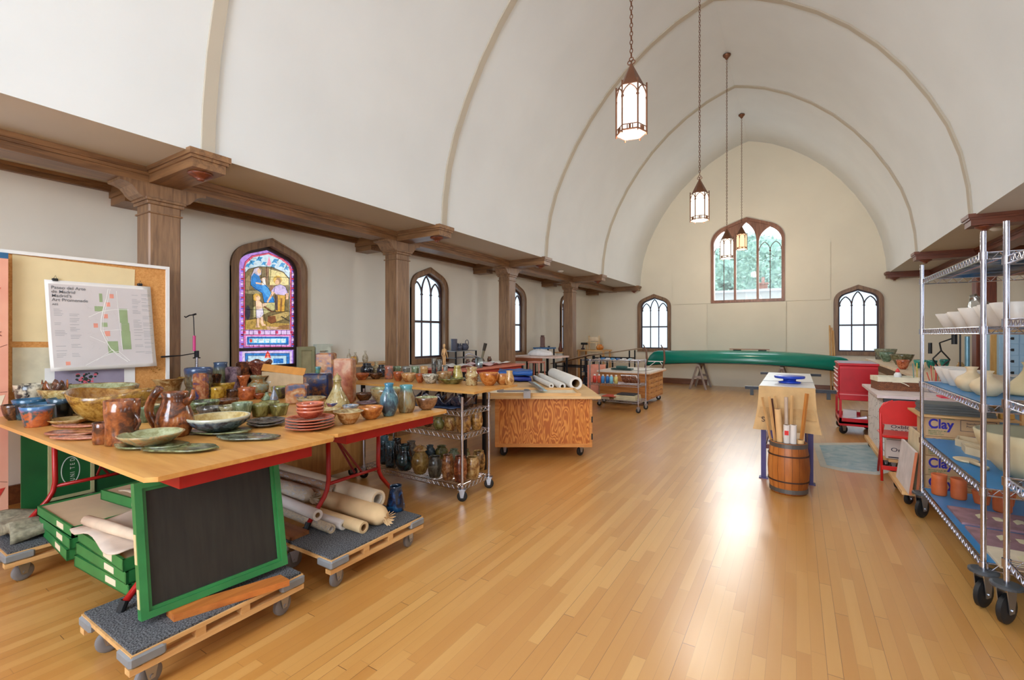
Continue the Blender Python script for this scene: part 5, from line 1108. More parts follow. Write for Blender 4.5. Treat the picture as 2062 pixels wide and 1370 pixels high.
# metal watering pot with brush
p = onz(969, 752, .93); b = MB(); b.lathe([(.055, 0), (.06, .01), (.06, .16), (.056, .16), (.056, .01)], 20); root = b.build('metal_can', plain((150, 160, 160), .25, .8, .2), smooth=True); root.location = (-4.45, 6.2, .9); tag(root, 'small metal can with a curved spout on the red-topped table', 'can')
b = MB(); b.tube([(0, .05, .15), (-.05, -.05, .2), (-.12, -.1, .24), (-.17, -.13, .22), (-.18, -.14, .14)], .012, 8); b.build('spout', STEEL, root, smooth=True)
root = thing('paint_brush', 'wide brush standing in the small metal can', 'brush', (-4.44, 6.22, .925)); b = MB(); b.tube([(0, 0, 0), (.05, .03, .26)], [.012, .022], 8); b.build('handle', plain((110, 96, 66), .5), root); b = MB(); b.tube([(.05, .03, .26), (.075, .045, .38)], [.026, .03], 8); b.build('bristles', plain((50, 42, 34), .8), root)
# mannequin
p = onx(891, 728, -5.0); root = thing('wooden_mannequin', 'small jointed wooden artist mannequin before the second window', 'mannequin', (-4.9, 5.85, .9)); MM = plain((222, 176, 120), .5)
b = MB(); b.tube([(0, 0, 0), (0, 0, .02)], .05, 14); b.build('base', MM, root)
b = MB(); b.tube([(0, -.018, .03), (0, -.02, .12), (0, -.02, .2)], [.01, .012, .016], 8); b.tube([(0, .018, .03), (0, .02, .12), (0, .02, .2)], [.01, .012, .016], 8); b.tube([(0, 0, .2), (0, 0, .24), (0, 0, .3), (0, 0, .33)], [.026, .02, .032, .01], 10); b.tube([(0, 0, .33), (0, 0, .36), (0, 0, .385), (0, 0, .4)], [.01, .02, .018, .004], 10)
b.tube([(0, .04, .31), (.01, .055, .23), (.03, .06, .16)], [.01, .008, .006], 6); b.tube([(0, -.04, .31), (.0, -.06, .22), (.03, -.045, .16)], [.01, .008, .006], 6); b.build('figure', MM, root, smooth=True)
# little steel rack with kettles by the wall
pa, pb = onx(905, 706, -5.45), onx(946, 706, -5.45); zt_ = .5 * (pa.z + pb.z); yc = (pa.y + pb.y) / 2; wy = (pb.y - pa.y)
root = thing('steel_shelf', 'small dark steel shelf against the left wall beyond the second window', 'shelf', (-5.45, yc, 0)); b = MB()
for sx in (-.15, .15):
    for sy in (-wy / 2, wy / 2): MB().box(sx - .012, sx + .012, sy - .012, sy + .012, 0, zt_ - .012).build('leg', DMETAL, root)
for z in (zt_, zt_ - .13, .5): MB().box(-.16, .16, -wy / 2 - .015, wy / 2 + .015, z - .012, z).build('shelf_board', plain((150, 152, 156), .4, .5), root)
KET = plain((84, 84, 98), .5, .2)
put('tumbler', -5.45, yc - wy * .28, zt_, .06, .22, KET, 'grey slab jug with a wire handle on the dark steel shelf', name='slab_jug', cat='jug')
put('pot', -5.45, yc - .02, zt_, .055, .11, KET, 'small dark plant-like pot in the middle of the dark steel shelf', group=None, wob=wavyrim(.3, 7))
o = put('pot', -5.45, yc + wy * .24, zt_, .08, .13, KET, 'grey teapot with a ring handle on the dark steel shelf', name='teapot', cat='teapot', spout=(-2.0, .3, .06)); b = MB(); b.tube([(0, .07 + .05 * math.cos(a_ * PI / 6), .14 + .06 * math.sin(a_ * PI / 6)) for a_ in range(12)], .007, 6, closed=True); b.build('handle', KET, o)

# --- plywood island (image left-centre), turned towards the nave corner
Fv = Vector((-_s, _c, 0)); Rv = Vector((_c, _s, 0))
def cam_pt(t_, d): return Fv * d + Rv * (t_ * d)
zi = .735; dF = 5.42; A = cam_pt((997 - 1031) / FPX, dF); wI = (1192 - 997) / FPX * dF
root = thing('plywood_island', 'rolling plywood work island with a bold-grained front panel', 'work island', (A.x, A.y, 0), YAW)
t = NT('bold_plywood'); v = t.coords((4.6, 1, 1.1)); sp = t.n.new('ShaderNodeSeparateXYZ'); t.link(v, sp.inputs[0]); n1 = t.noise(v, 2.0, 2.2, .35)
n2 = t.noise(t.coords((30, 1, 3)), 2.5, 4)
wv = t.math('SINE', t.math('ADD', t.math('MULTIPLY', n1, 85), t.math('MULTIPLY', n2, 2)))
t.link(t.ramp(t.math('ADD', t.math('MULTIPLY', wv, .5), .5), [(.25, lin((172, 92, 34))), (.6, lin((204, 122, 50))), (.85, lin((216, 142, 66)))]), t.b.inputs['Base Color']); BOLD = t.fin(.45, 0, Coat_Weight=.2)
PLY = wood((214, 146, 76), (186, 114, 52), 'z', .5); PLYX = wood((214, 146, 76), (186, 114, 52), 'x', .5); TOPM = wood((222, 186, 136), (204, 164, 112), 'x', .5)
MB().box(.0, wI, .02, 2.38, .13, zi - .03).build('body', PLY, root); MB().box(.045, wI - .03, -.004, .02, .17, zi - .03).build('front_panel', BOLD, root)
b = MB(); b.box(-.001, .045, -.014, .02, .13, zi - .03); b.box(wI - .03, wI + .001, -.014, .02, .13, zi - .03); b.box(.045, wI - .03, -.014, .02, .13, .17); b.build('front_frame', PLYX, root)
MB().box(-.2, wI + .09, -.09, 2.42, zi - .03, zi).build('worktop', TOPM, root)
for z in (.22, .42): MB().box(wI - .01, wI + .006, -.02, -.002, z, z + .07).build('hinge', BLACK, root)
MB().box(wI + .005, wI + .012, .05, .6, .16, .68).build('white_side_panel', WHITE, root)
for x in (.1, wI - .12):
    for y in (.12, 2.2): caster(root, x, y, .055, .131, .7, BLACK)
def isl(x, y, z=zi): p = Vector((A.x, A.y, 0)) + Rv * x + Fv * y; return (p.x, p.y, z)
b = MB(); b.ring([(-.1, -.06), (1.0, -.06), (1.0, .5), (-.1, .5)], [(-.08, -.04), (.98, -.04), (.98, .48), (-.08, .48)], 0, .035); root = b.build('wooden_tray_frame', PINE); root.location = isl(.0, .0); root.rotation_euler = (0, 0, YAW); tag(root, 'shallow pine frame lying at the front of the plywood island', 'frame')
MB().box(-.08, .98, -.04, .48, 0, .008).build('base_sheet', plain((222, 206, 176), .8), root)
def iroll(x, y, R, L, ang, label, m, core=.55, lift=0):
    root = thing('paper_roll', label, 'roll', isl(x, y, zi + .001 + lift + R), YAW + PI / 2 + ang, 'paper rolls on the plywood island'); b = MB(); k = 24
    def circ(r, xx): return [(xx, r * math.cos(2 * PI * i / k), r * math.sin(2 * PI * i / k)) for i in range(k)]
    rings = [(R * core, .25), (R * core, 0), (R * .96, 0), (R, .006), (R, L), (R * .3, L)]; vs = []; fs = []
    for r_, xx in rings: vs += circ(r_, xx)
    for j in range(len(rings) - 1):
        for i in range(k): fs.append((j * k + i, j * k + (i + 1) % k, (j + 1) * k + (i + 1) % k, (j + 1) * k + i))
    b.raw(vs, fs); b.build('rolled_sheet', m, root, auto=40); b = MB(); b.raw(circ(R * core * .96, .02) + circ(R * core * .96, .4) + circ(.001, .4), [(i, (i + 1) % k, k + (i + 1) % k, k + i) for i in range(k)] + [(k + i, k + (i + 1) % k, 2 * k + (i + 1) % k, 2 * k + i) for i in range(k)]); b.build('core', plain((170, 130, 80), .8), root)
IW = plain((226, 222, 214), .8, 0, .03)
iroll(1.02, .52, .085, 1.55, .1, 'large white paper roll at the right of the plywood island', IW, .62); iroll(.85, .54, .045, 1.55, .12, 'thin paper roll left of the large one on the plywood island', IW, .5); iroll(.72, .7, .035, 1.2, .14, 'pale roll lying left of the thin roll on the island', IW, .4)
root = thing('drafting_rail', 'silver drafting rail lying on the plywood island', 'drafting rail', isl(.5, .62, zi + .037), YAW + .1); b = MB().box(-.02, .02, -.5, .5, 0, .02); b.build('rail', STEEL, root); MB().box(.025, .07, -.5, .5, .0, .008).build('scale', plain((176, 206, 214), .2), root)
root = thing('metal_clamp', 'silver bar clamp head at the front edge of the island', 'clamp', isl(.2, .02, zi + .037), YAW); b = MB().box(-.18, .22, .0, .02, 0, .02); b.box(.14, .2, -.15, .05, 0, .03); b.box(-.16, -.1, -.03, .1, 0, .035); b.tube([(.17, -.2, .02), (.17, .12, .02)], .007, 8); b.build('bar', STEEL, root); MB().box(.13, .21, -.165, -.15, -.05, .03).build('jaw', STEEL, root)
BT = plain((26, 84, 160), .4, 0, .15)
for i, (dz, w_, d_, lab) in enumerate(((0, .46, .5, 'dark blue lower fold of the tarpaulin pile on the island'), (.085, .5, .55, 'bright blue folded tarpaulin on top of the pile'))):
    x, y, _ = isl(.25, 1.75); root = crumple('folded_tarpaulin', lab, 'tarpaulin', x, y, zi + .004 + dz, w_, d_, BT if i else plain((30, 50, 130), .4), .008, 40 + i, rz=YAW, th=.06)
x, y, _ = isl(-.1, .5); crumple('paper_sheet', 'white sheets of paper lying on the island beside the bowls', 'paper', x, y, zi, .4, .3, IW, .003, 50, rz=YAW)
# --- flat file cabinet
root = thing('flat_file_cabinet', 'oak flat file cabinet on casters with rows of shallow drawers', 'cabinet', (-3.05, 9.95, 0)); hx, hy = .51, .6
OAKL = wood((206, 146, 80), (176, 112, 54), 'x', .5); OAKLY = wood((208, 156, 92), (182, 124, 66), 'y', .5)
MB().box(-hx, hx, -hy, hy, .12, .66).build('body', wood((200, 136, 70), (166, 100, 44), 'x', .5), root); MB().box(-hx - .04, hx + .06, -hy - .06, hy + .06, .66, .692).build('top_board', plain((226, 216, 204), .5), root); MB().box(-hx - .05, hx + .07, -hy - .07, hy + .07, .645, .66).build('edge_strip', OAKL, root)
for r_ in range(5):
    for c_ in range(3):
        y0 = -hy + .02 + c_ * (2 * hy - .04) / 3; z0 = .145 + r_ * .1; o = MB().box(hx, hx + .014, y0 + .006, y0 + (2 * hy - .04) / 3 - .006, z0, z0 + .09, .003).build('drawer', OAKLY, root)
        MB().box(hx + .014, hx + .024, y0 + .15, y0 + .24, z0 + .012, z0 + .024).build('handle', plain((150, 100, 54), .5), o)
for x in (-.44, .44):
    for y in (-.52, .52): caster(root, x, y, .052, .121, .3, BLACK)
crumple('paper_stack', 'loose white sheets on top of the flat file cabinet', 'paper', -3.0, 9.95, .693, .7, .8, IW, .004, 60); 
root = thing('cutting_machine', 'small dark green tool lying on the flat file cabinet', 'tool', (-3.15, 9.6, .704)); MB().box(-.22, .22, -.1, .1, 0, .03, .01).build('base', plain((30, 62, 56), .5), root); MB().box(-.12, .1, -.06, .06, .03, .08, .01).build('body', plain((60, 100, 92), .5), root)
# cradle with curved horns on the cabinet
root = thing('bent_wood_stand', 'stand with two curved dark horns in front of the canoe bow', 'stand', (-2.66, 10.4, .704))
for x in (-.2, .19):
    b = MB(); b.tube([(x - .03, 0, 0), (x + .01, 0, .2), (x, 0, .38), (x - .07, 0, .52)], [.016, .024, .02, .012], 8); b.build('horn', plain((104, 72, 54), .6), root, smooth=True)
b = MB(); b.tube([(-.16, 0, .15), (.2, 0, .15)], .009, 8); b.tube([(-.16, 0, .02), (.0, 0, .14)], .006, 6); b.tube([(.19, 0, .02), (.1, 0, .14)], .006, 6); b.build('crossbar', WHITE, root)
# cart 2 contents
def bottle(x, y, z, r, h, c, label, grp): 
    root = thing('paint_bottle', label, 'bottle', (x, y, z), 0, grp); b = MB(); b.lathe([(r, 0), (r, h * .72), (r * .6, h * .82), (r * .5, h * .84)], 14); b.build('bottle_body', plain(c, .4), root, smooth=True); b = MB(); b.lathe([(r * .55, h * .84), (r * .55, h), (.001, h)], 12); b.build('cap', WHITE, root, smooth=True)
for i, (c, nm) in enumerate((((206, 60, 50), 'red'), ((214, 90, 60), 'orange-red'), ((60, 130, 190), 'blue'), ((40, 110, 180), 'deep blue'), ((120, 190, 214), 'pale blue'), ((210, 200, 120), 'yellow'))):
    bottle(-3.36 + i * .085, 8.55 + .02 * (i % 2), .514, .036, .16, c, '%s paint bottle in the row on the small cart' % nm, 'paint bottles on the small cart')
for i in range(12):
    b = MB(); b.lathe([(.0, 0), (.08, 0), (.09, .006), (.08, .012)], 20); o = b.build('clay_disc', g((150, 84, 56), (120, 66, 44), (196, 150, 110)), smooth=True); o.location = (-2.82 + i * .026, 8.62, .605); o.rotation_euler = (0, 1.1, 0); tag(o, 'thin terracotta disc leaning in the row on the small cart', 'clay disc', 'leaning discs on the small cart')
for i, (c, nm, x) in enumerate((((60, 120, 180), 'blue-capped', -3.2), ((210, 210, 214), 'white', -3.1), ((70, 140, 190), 'light blue', -3.0), ((40, 90, 150), 'dark blue', -2.9), ((220, 220, 216), 'long white', -2.78), ((180, 200, 206), 'pale grey', -2.66))):
    b = MB(); b.tube([(x, 8.5, .985), (x + .02, 8.62, .985)], [.02, .012], 10); o = b.build('paint_tube', plain(c, .4)); tag(o, '%s paint tube lying on top of the small cart' % nm, 'paint tube', 'paint tubes on the small cart')
for i, (x, y, z, w_, d_, h, c, lab) in enumerate(((-3.2, 8.7, .2125, .3, .36, .05, (206, 190, 160), 'stack of folded newspapers on the lowest shelf of the small cart'), (-2.75, 8.7, .2125, .42, .36, .09, (206, 196, 160), 'stack of pale boards with a black top on the lowest shelf'), (-2.75, 8.7, .3035, .34, .3, .02, (56, 54, 58), 'black folder on the stack of pale boards'), (-3.05, 8.62, .3035, .26, .3, .012, (206, 90, 70), 'red and white newspaper tilted on the newspaper stack'))):
    root = thing('board_stack' if i != 3 else 'newspaper', lab, 'stack' if i < 2 else 'folder' if i == 2 else 'newspaper', (x, y, z if i != 3 else .264)); m_ = plain(c, .8)
    k = 3 if h > .04 else 1
    for q in range(k): MB().box(-w_ / 2 + .01 * (q % 2), w_ / 2 - .006 * q, -d_ / 2, d_ / 2, h * q / k, h * (q + .85) / k).build('sheet', m_, root)
# sloping drafting boards
def drafting(u0, v0, u1, v1, Y, label, m_):
    a, b_ = ony(u0, v0, Y), ony(u1, v1, Y); root = thing('drafting_table', label, 'drafting table', (a.x, Y, 0), 0, 'tilted drafting tables'); dx = b_.x - a.x; ang = math.atan2(b_.z - a.z, dx); L = math.hypot(dx, b_.z - a.z)
    b = MB().at((0, 0, a.z), ry=-ang); b.box(0, L, 0, .6, -.02, 0); b.build('board', m_, root)
    for x, zz in ((L * .12, a.z + math.sin(ang) * L * .12 - .03), (L * .85, a.z + math.sin(ang) * L * .85 - .03)):
        for y in (.06, .54): MB().box(x - .015, x + .015, y - .015, y + .015, 0, zz).build('leg', DMETAL, root)
    b = MB(); b.box(L * .12, L * .85, .05, .07, a.z - .08, a.z - .05); b.box(L * .12, L * .85, .53, .55, a.z - .08, a.z - .05); b.build('frame_rail', DMETAL, root)
GW = wood((170, 146, 118), (140, 116, 92), 'x', .6)
drafting(1108, 732, 1187, 713, 10.0, 'tilted drafting board on a steel frame, nearer the fourth column', GW); drafting(1184, 716, 1280, 702, 11.9, 'tilted drafting board rising toward the left end window', GW)
# table with wrapped sculpture by column 4
root = thing('work_table', 'small pink-topped table by the left wall with a wrapped bundle', 'table', (-5.05, 9.3, 0)); MB().box(-.5, .62, -.35, .4, .93, .965).build('tabletop', plain((222, 196, 184), .6), root); MB().box(-.47, .3, -.33, -.3, .85, .93).build('apron', plain((150, 80, 46), .5), root)
for sx in (-.46, .08, .58):
    for sy in (-.3, .36): MB().box(sx - .018, sx + .018, sy - .018, sy + .018, 0, .929).build('leg', DMETAL, root)
b = MB(); b.lathe([(.02, 0), (.2, .0), (.24, .03), (.2, .09), (.1, .13), (.02, .14)], 22, sx=1.3, sy=.7, wob=lambda r, z, a: (r * (1 + .08 * math.sin(5 * a)), z * (1 + .15 * math.sin(3 * a)))); o = b.build('wrapped_bundle', plain((230, 226, 224), .7), smooth=True); o.location = (-4.98, 9.3, .966); tag(o, 'white cloth-wrapped bundle on the small pink-topped table', 'bundle')
root = thing('sculpture_stand', 'tall dark stand with a blue top against the left wall', 'stand', (-5.35, 10.25, 0)); zt_ = 1.13; MB().box(-.22, .22, -.2, .2, zt_ - .035, zt_).build('top', plain((60, 104, 150), .5), root)
for sx in (-.18, .18):
    for sy in (-.16, .16): MB().box(sx - .014, sx + .014, sy - .014, sy + .014, 0, zt_ - .036).build('leg', DMETAL, root)
MB().box(-.18, .18, -.16, .16, .5, .52).build('shelf_board', DMETAL, root)
b = MB(); b.box(-.045, .045, -.05, .05, 0, .26, .01); b.box(-.05, .05, -.055, .055, .0, .04, .01)
for x in (-.03, .0, .03): b.box(x - .01, x + .01, -.03, .03, .258, .30, .004)
o = b.build('clay_tower', plain((122, 92, 84), .7)); o.location = (-5.38, 10.2, zt_ + .001); tag(o, 'brown clay tower on the blue-topped stand', 'sculpture')
put('bowl', -5.28, 10.35, zt_ + .001, .035, .03, KET, 'tiny grey bowl beside the clay tower')
b = MB(); b.lathe([(.03, 0), (.05, .03), (.06, .08), (.035, .15), (.03, .2), (.02, .24), (.012, .27)], 14); o = b.build('clay_figure', plain((110, 58, 40), .6), smooth=True); o.location = (-5.2, 10.85, 1.0); tag(o, 'small red-brown standing figure against the left wall', 'sculpture')
root = thing('pedestal', 'slim pedestal under the red-brown figure', 'pedestal', (-5.2, 10.85, 0)); MB().box(-.12, .12, -.12, .12, .97, .999).build('top', PINE, root); MB().box(-.08, .08, -.08, .08, 0, .97).build('shaft', PL_WALL, root)
root = thing('bar_stool', 'pink metal stool before the small pink-topped table', 'stool', (-4.6, 8.45, 0)); MB().box(-.14, .14, -.14, .14, .86, .89, .01).build('seat', plain((206, 140, 120), .5), root)
for sx in (-.12, .12):
    for sy in (-.12, .12): b = MB(); b.tube([(sx, sy, .86), (sx * 1.3, sy * 1.3, 0)], .011, 6); b.build('leg', plain((200, 120, 100), .4), root)
# things near the far left corner: wooden chair frame, orange pumpkin-like form, dark tool, pink boxes, dark shelf
root = thing('work_bench', 'pale bench in the far left corner holding a small chair', 'bench', (-5.25, 13.3, 0)); MB().box(-.42, .45, -.3, .35, .95, .99).build('bench_top', PINE, root)
for sx in (-.38, .4):
    for sy in (-.25, .3): MB().box(sx - .025, sx + .025, sy - .025, sy + .025, 0, .949).build('leg', PINEZ, root)
root = thing('small_chair', 'pale wooden chair frame on the bench in the far corner', 'chair', (-5.33, 13.4, .991)); CH = plain((236, 206, 160), .5)
for x in (-.16, .16):
    for y in (-.1, .12): MB().box(x - .02, x + .02, y - .02, y + .02, 0, .42 if y > 0 else .2).build('leg', CH, root)
MB().box(-.17, .17, -.12, .14, .2, .23).build('seat', CH, root); MB().box(-.14, .14, .1, .13, .26, .38).build('backrest', plain((246, 222, 190), .5), root)
o = put('pot', -5.02, 13.2, .991, .11, .16, g((226, 140, 50), (200, 110, 36), (236, 170, 90)), 'round orange form beside the small chair in the corner', name='orange_pot', cat='pot', wob=lambda r, z, a: (r * (1 + .05 * math.sin(8 * a)), z))
root = thing('hand_drill', 'dark power drill on the corner bench', 'drill', (-5.5, 13.15, .991)); b = MB(); b.tube([(-.1, 0, .18), (.1, 0, .18)], .035, 10); b.build('drill_body', BLACK, root); b = MB(); b.tube([(-.03, 0, .16), (-.05, 0, .04)], .02, 8); b.box(-.09, .0, -.03, .03, 0, .05); b.build('handle', plain((60, 50, 60), .5), root)
root = thing('storage_shelf', 'dark steel shelf of supplies behind the small cart', 'shelf', (-4.35, 11.22, 0))
for sx in (-.35, .35):
    for sy in (-.2, .2): MB().box(sx - .015, sx + .015, sy - .015, sy + .015, 0, .82).build('post', DMETAL, root)
for z in (.2, .5, .8): MB().box(-.36, .36, -.21, .21, z - .012, z).build('shelf_board', plain((70, 90, 120), .5), root)
for i in range(8):
    c = ((40, 44, 60), (210, 210, 206), (60, 90, 140), (90, 84, 60))[i % 4]; z = (.5, .2)[i // 4]; o = MB().box(-.05, .05, -.08, .08, 0, .14 + .03 * (i % 2), .004).build('supply_box', plain(c, .5)); o.location = (-4.62 + (i % 4) * .17, 11.17, z + .001); tag(o, '%s supply box, %s shelf of the dark steel shelf' % (('dark grey', 'white', 'blue', 'olive')[i % 4], ('middle', 'lowest')[i // 4]), 'box', 'supply boxes')
root = thing('pink_crate', 'pink crate standing behind the small cart', 'crate', (-3.75, 9.7, 0)); b = MB(); b.ring([(-.15, -.2), (.12, -.2), (.12, .2), (-.15, .2)], [(-.135, -.185), (.105, -.185), (.105, .185), (-.135, .185)], .12, .78); b.box(-.15, .12, -.2, .2, .1, .12); b.build('crate_box', plain((226, 150, 126), .7), root); MB().box(-.15, .12, -.2, .2, 0, .1).build('base', PINE, root)
# --- canoe on sawhorses
root = thing('canoe', 'long dark green canoe lying upside down on sawhorses at the end wall', 'canoe', (-1.22, 13.35, 0)); Lc = 4.9
CAN = plain((8, 122, 104), .22, 0, .08, 3); b = MB(); NS, NR = 44, 18; vs = []; fs = []
for i in range(NS + 1):
    s_ = i / NS * 2 - 1; half = .44 * (1 - abs(s_) ** 2.6) + .008; q = abs(s_)
    zlow = .714 - .15 * q ** 2.3 - (.03 * max(0, s_) ** 1.5); ztop = 1.035 - .06 * q ** 2 - (.10 * max(0, s_) ** 3) - (max(0, q - .86) / .14) ** 2.4 * .3; ztop = max(ztop, zlow + .03)
    for k in range(NR + 1):
        a = PI * k / NR; y = -half * math.cos(a); e = math.sin(a) ** .62; vs.append((s_ * Lc / 2, y, zlow + (ztop - zlow) * e))
for i in range(NS):
    for k in range(NR): a = i * (NR + 1) + k; fs.append((a, a + NR + 1, a + NR + 2, a + 1))
b.raw(vs, fs); b.build('hull', CAN, root, smooth=True, thick=.012)
for sg in (0, NR):
    b = MB(); b.tube([vs[i * (NR + 1) + sg] for i in range(NS + 1)], .014, 6); b.build('gunwale', plain((40, 44, 40), .4), root, smooth=True)
root = thing('canoe_rack_board', 'brown wooden yoke lying on top of the canoe hull', 'yoke', (-1.03, 13.35, 1.056)); MB().box(-.46, .46, -.04, .04, .0, .022).build('yoke_bar', wood((160, 96, 50), (120, 66, 34), 'x'), root)
for x in (-.28, .3): MB().box(x - .09, x + .09, -.05, .05, -.022, 0).build('pad', plain((34, 60, 52), .7), root)
SH = plain((150, 136, 128), .8, 0, .2)
def sawhorse(x, y, label):
    root = thing('sawhorse', label, 'sawhorse', (x, y, 0), 0, 'sawhorses under the canoe'); MB().box(-.04, .04, -.45, .45, .61, .665).build('top_beam', SH, root)
    for sx in (-1, 1):
        for sy in (-.38, .38): b = MB(); b.tube([(sx * .02, sy, .63), (sx * .2, sy * 1.08, .0)], .028, 4); b.build('leg', SH, root)
    b = MB(); b.box(-.11, .11, -.39, -.37, .3, .36); b.box(-.11, .11, .37, .39, .3, .36); b.build('crosspiece', SH, root)
sawhorse(-2.2, 13.3, 'weathered sawhorse carrying the left half of the canoe'); sawhorse(-.3, 13.35, 'sawhorse carrying the right half of the canoe')
for i, (dx, h, lab) in enumerate(((0, 1.28, 'tallest wooden pole leaning behind the canoe stern'), (.06, 1.22, 'second wooden pole leaning behind the canoe stern'), (.11, 1.15, 'shortest wooden pole leaning behind the canoe stern'))):
    b = MB(); b.tube([(.74 + dx, 13.86, .005), (.72 + dx * .7, 14.1, h + .4)], .018, 8); tag(b.build('wooden_pole', PINEZ), lab, 'pole', 'poles at the end wall')
# --- table saw
root = thing('table_saw', 'table saw with a pale top and a canvas cloth hung over its front', 'table saw', (-.08, 6.25, 0)); SAWB = plain((44, 40, 54), .4, .4)
MB().box(-.24, .24, -1.0, 1.0, .88, .93).build('saw_table', plain((214, 214, 216), .3, .2, .03), root); MB().box(-.24, .24, -.32, -.30, .9305, .932).build('table_seam', SAWB, root)
b = MB(); b.box(-.36, .4, -1.04, -1.0, .90, .93); b.build('front_rail', DMETAL, root); MB().box(-.34, .36, 1.0, 1.04, .90, .93).build('rear_rail', DMETAL, root)
for x in (-.3, .34): MB().box(x - .015, x + .015, -1.03, -.99, .84, .899).build('rail_bracket', BLACK, root)
for x in (-.2, .2):
    for y in (-.93, .93): b = MB(); b.box(x - .022, x + .022, y - .022, y + .022, .012, .88); b.box(x - .04, x + .04, y - .035, y + .035, 0, .012); b.build('leg', plain((56, 44, 90), .4, .3), root)
b = MB(); b.box(-.2, .2, -.93, -.9, .3, .34); b.box(-.2, .2, .9, .93, .3, .34); b.box(-.21, -.18, -.9, .9, .3, .34); b.box(.18, .21, -.9, .9, .3, .34); b.build('stretcher', plain((110, 60, 60), .6), root)
MB().box(-.17, .17, -.3, .4, .6, .88).build('motor_housing', DMETAL, root)
b = MB(); b.sheet(lambda u, v: ((u - .5) * (.47 + .1 * v ** 2), -1.055 - .02 - .016 * math.sin(u * 14) * v - .01 * v, .935 - .42 * v), 20, 8); b.sheet(lambda u, v: ((u - .5) * .47, -1.075 + .1 * v, .936), 4, 2); o = b.build('canvas_cloth', plain((206, 168, 116), .9), thick=.003); o.location = (-.08, 6.25, 0); tag(o, 'tan canvas apron hanging over the front of the table saw', 'cloth')
b = MB(); b.sheet(lambda u, v: ((u - .5) * (.44 + .05 * v), -1.092 - .012 * math.sin(u * 14 + .4) * v, .74 - .1 * v), 16, 4); b.build('pocket', plain((196, 156, 104), .9), o, thick=.003)
textpart('S', .07, plain((90, 70, 60), .8), o, (-.21, -1.12, .6), (PI / 2, 0, 0), 'lettering', .0006)
b = MB(); b.lathe([(.001, 0), (.1, 0), (.11, .012), (.06, .02), (.06, .04), (.14, .05), (.145, .07), (.14, .075), (.001, .07)], 28); o = b.build('blue_turntable', plain((24, 60, 170), .35), smooth=True); o.location = (-.06, 5.78, .9325); tag(o, 'blue round banding wheel on the table saw top', 'banding wheel')
# --- barrel with rolls and sticks
root = thing('wooden_keg', 'orange-brown wooden keg holding paper rolls and sticks', 'barrel', (-.06, 4.98, 0)); t = NT('staves'); tc = t.coords(); sp = t.n.new('ShaderNodeSeparateXYZ'); t.link(tc, sp.inputs[0])
an = t.math('ARCTAN2', sp.outputs[1], sp.outputs[0]); k_ = t.math('MULTIPLY', an, 18 / (2 * PI)); wn = t.n.new('ShaderNodeTexWhiteNoise'); wn.noise_dimensions = '1D'; t.link(t.math('FLOOR', k_), wn.inputs['W']); nn = t.noise(t.coords((6, 6, 1.2)), 5, 5)
f = t.math('ADD', t.math('MULTIPLY', wn.outputs['Value'], .6), t.math('MULTIPLY', nn, .5)); colr = t.ramp(f, [(.2, lin((128, 66, 24))), (.6, lin((178, 104, 44))), (.9, lin((204, 132, 66)))])
gp = t.math('LESS_THAN', t.math('FRACT', k_), .05); mx = t.n.new('ShaderNodeMix'); mx.data_type = 'RGBA'; t.link(gp, mx.inputs[0]); t.link(colr, mx.inputs[6]); mx.inputs[7].default_value = lin((70, 34, 14)); t.link(mx.outputs[2], t.b.inputs['Base Color']); STAVE = t.fin(.4)
b = MB(); b.lathe([(.142, 0), (.15, .03), (.163, .12), (.17, .23), (.163, .34), (.15, .43), (.145, .462), (.133, .462), (.138, .43), (.15, .23), (.135, .03)], 36); b.build('keg_body', STAVE, root, smooth=True)
for z, r in ((.035, .153), (.44, .151)): b = MB(); b.lathe([(r, z - .018), (r + .003, z - .018), (r + .003, z + .018), (r, z + .018)], 36); b.build('metal_hoop', plain((100, 96, 92), .5, .5), root)
for z, r in ((.12, .165), (.35, .164)): b = MB(); b.lathe([(r, z - .006), (r + .003, z - .006), (r + .003, z + .006), (r, z + .006)], 36); b.build('dark_hoop', plain((60, 32, 20), .6), root)
STK = [(1535, 800, -.10, .02, .011, 'PINE', 'thin pine stick leaning at the left rim of the keg'), (1549, 799, -.085, -.03, .012, 'PINE', 'second pine stick leaning left in the keg, next to the dark bundle'), (1553, 803, -.07, .03, .014, 'DARK', 'dark brown stick bundle in the keg'), (1560, 797, -.05, .06, .011, 'PINE', 'pair of pine slats behind the thick kraft tube'),
       (1566, 824, -.06, -.04, .027, 'KRAFT', 'thick bare kraft tube at the left front of the keg'), (1583, 800, -.02, .02, .016, 'WRAP', 'plastic-wrapped narrow roll in the middle of the keg'), (1595, 797, .0, .06, .013, 'PINE', 'pine stick standing in the middle of the keg'), (1584, 856, -.02, -.07, .026, 'WHITER', 'white roll with a red square label in the keg'),
       (1598, 856, .045, -.07, .026, 'WHITE', 'white paper roll with no label at the front of the keg'), (1625, 793, .08, .0, .016, 'PINEO', 'orange wooden slat leaning to the right in the keg'), (1612, 886, .09, -.03, .03, 'KRAFT', 'short kraft tube at the right rim of the keg')]
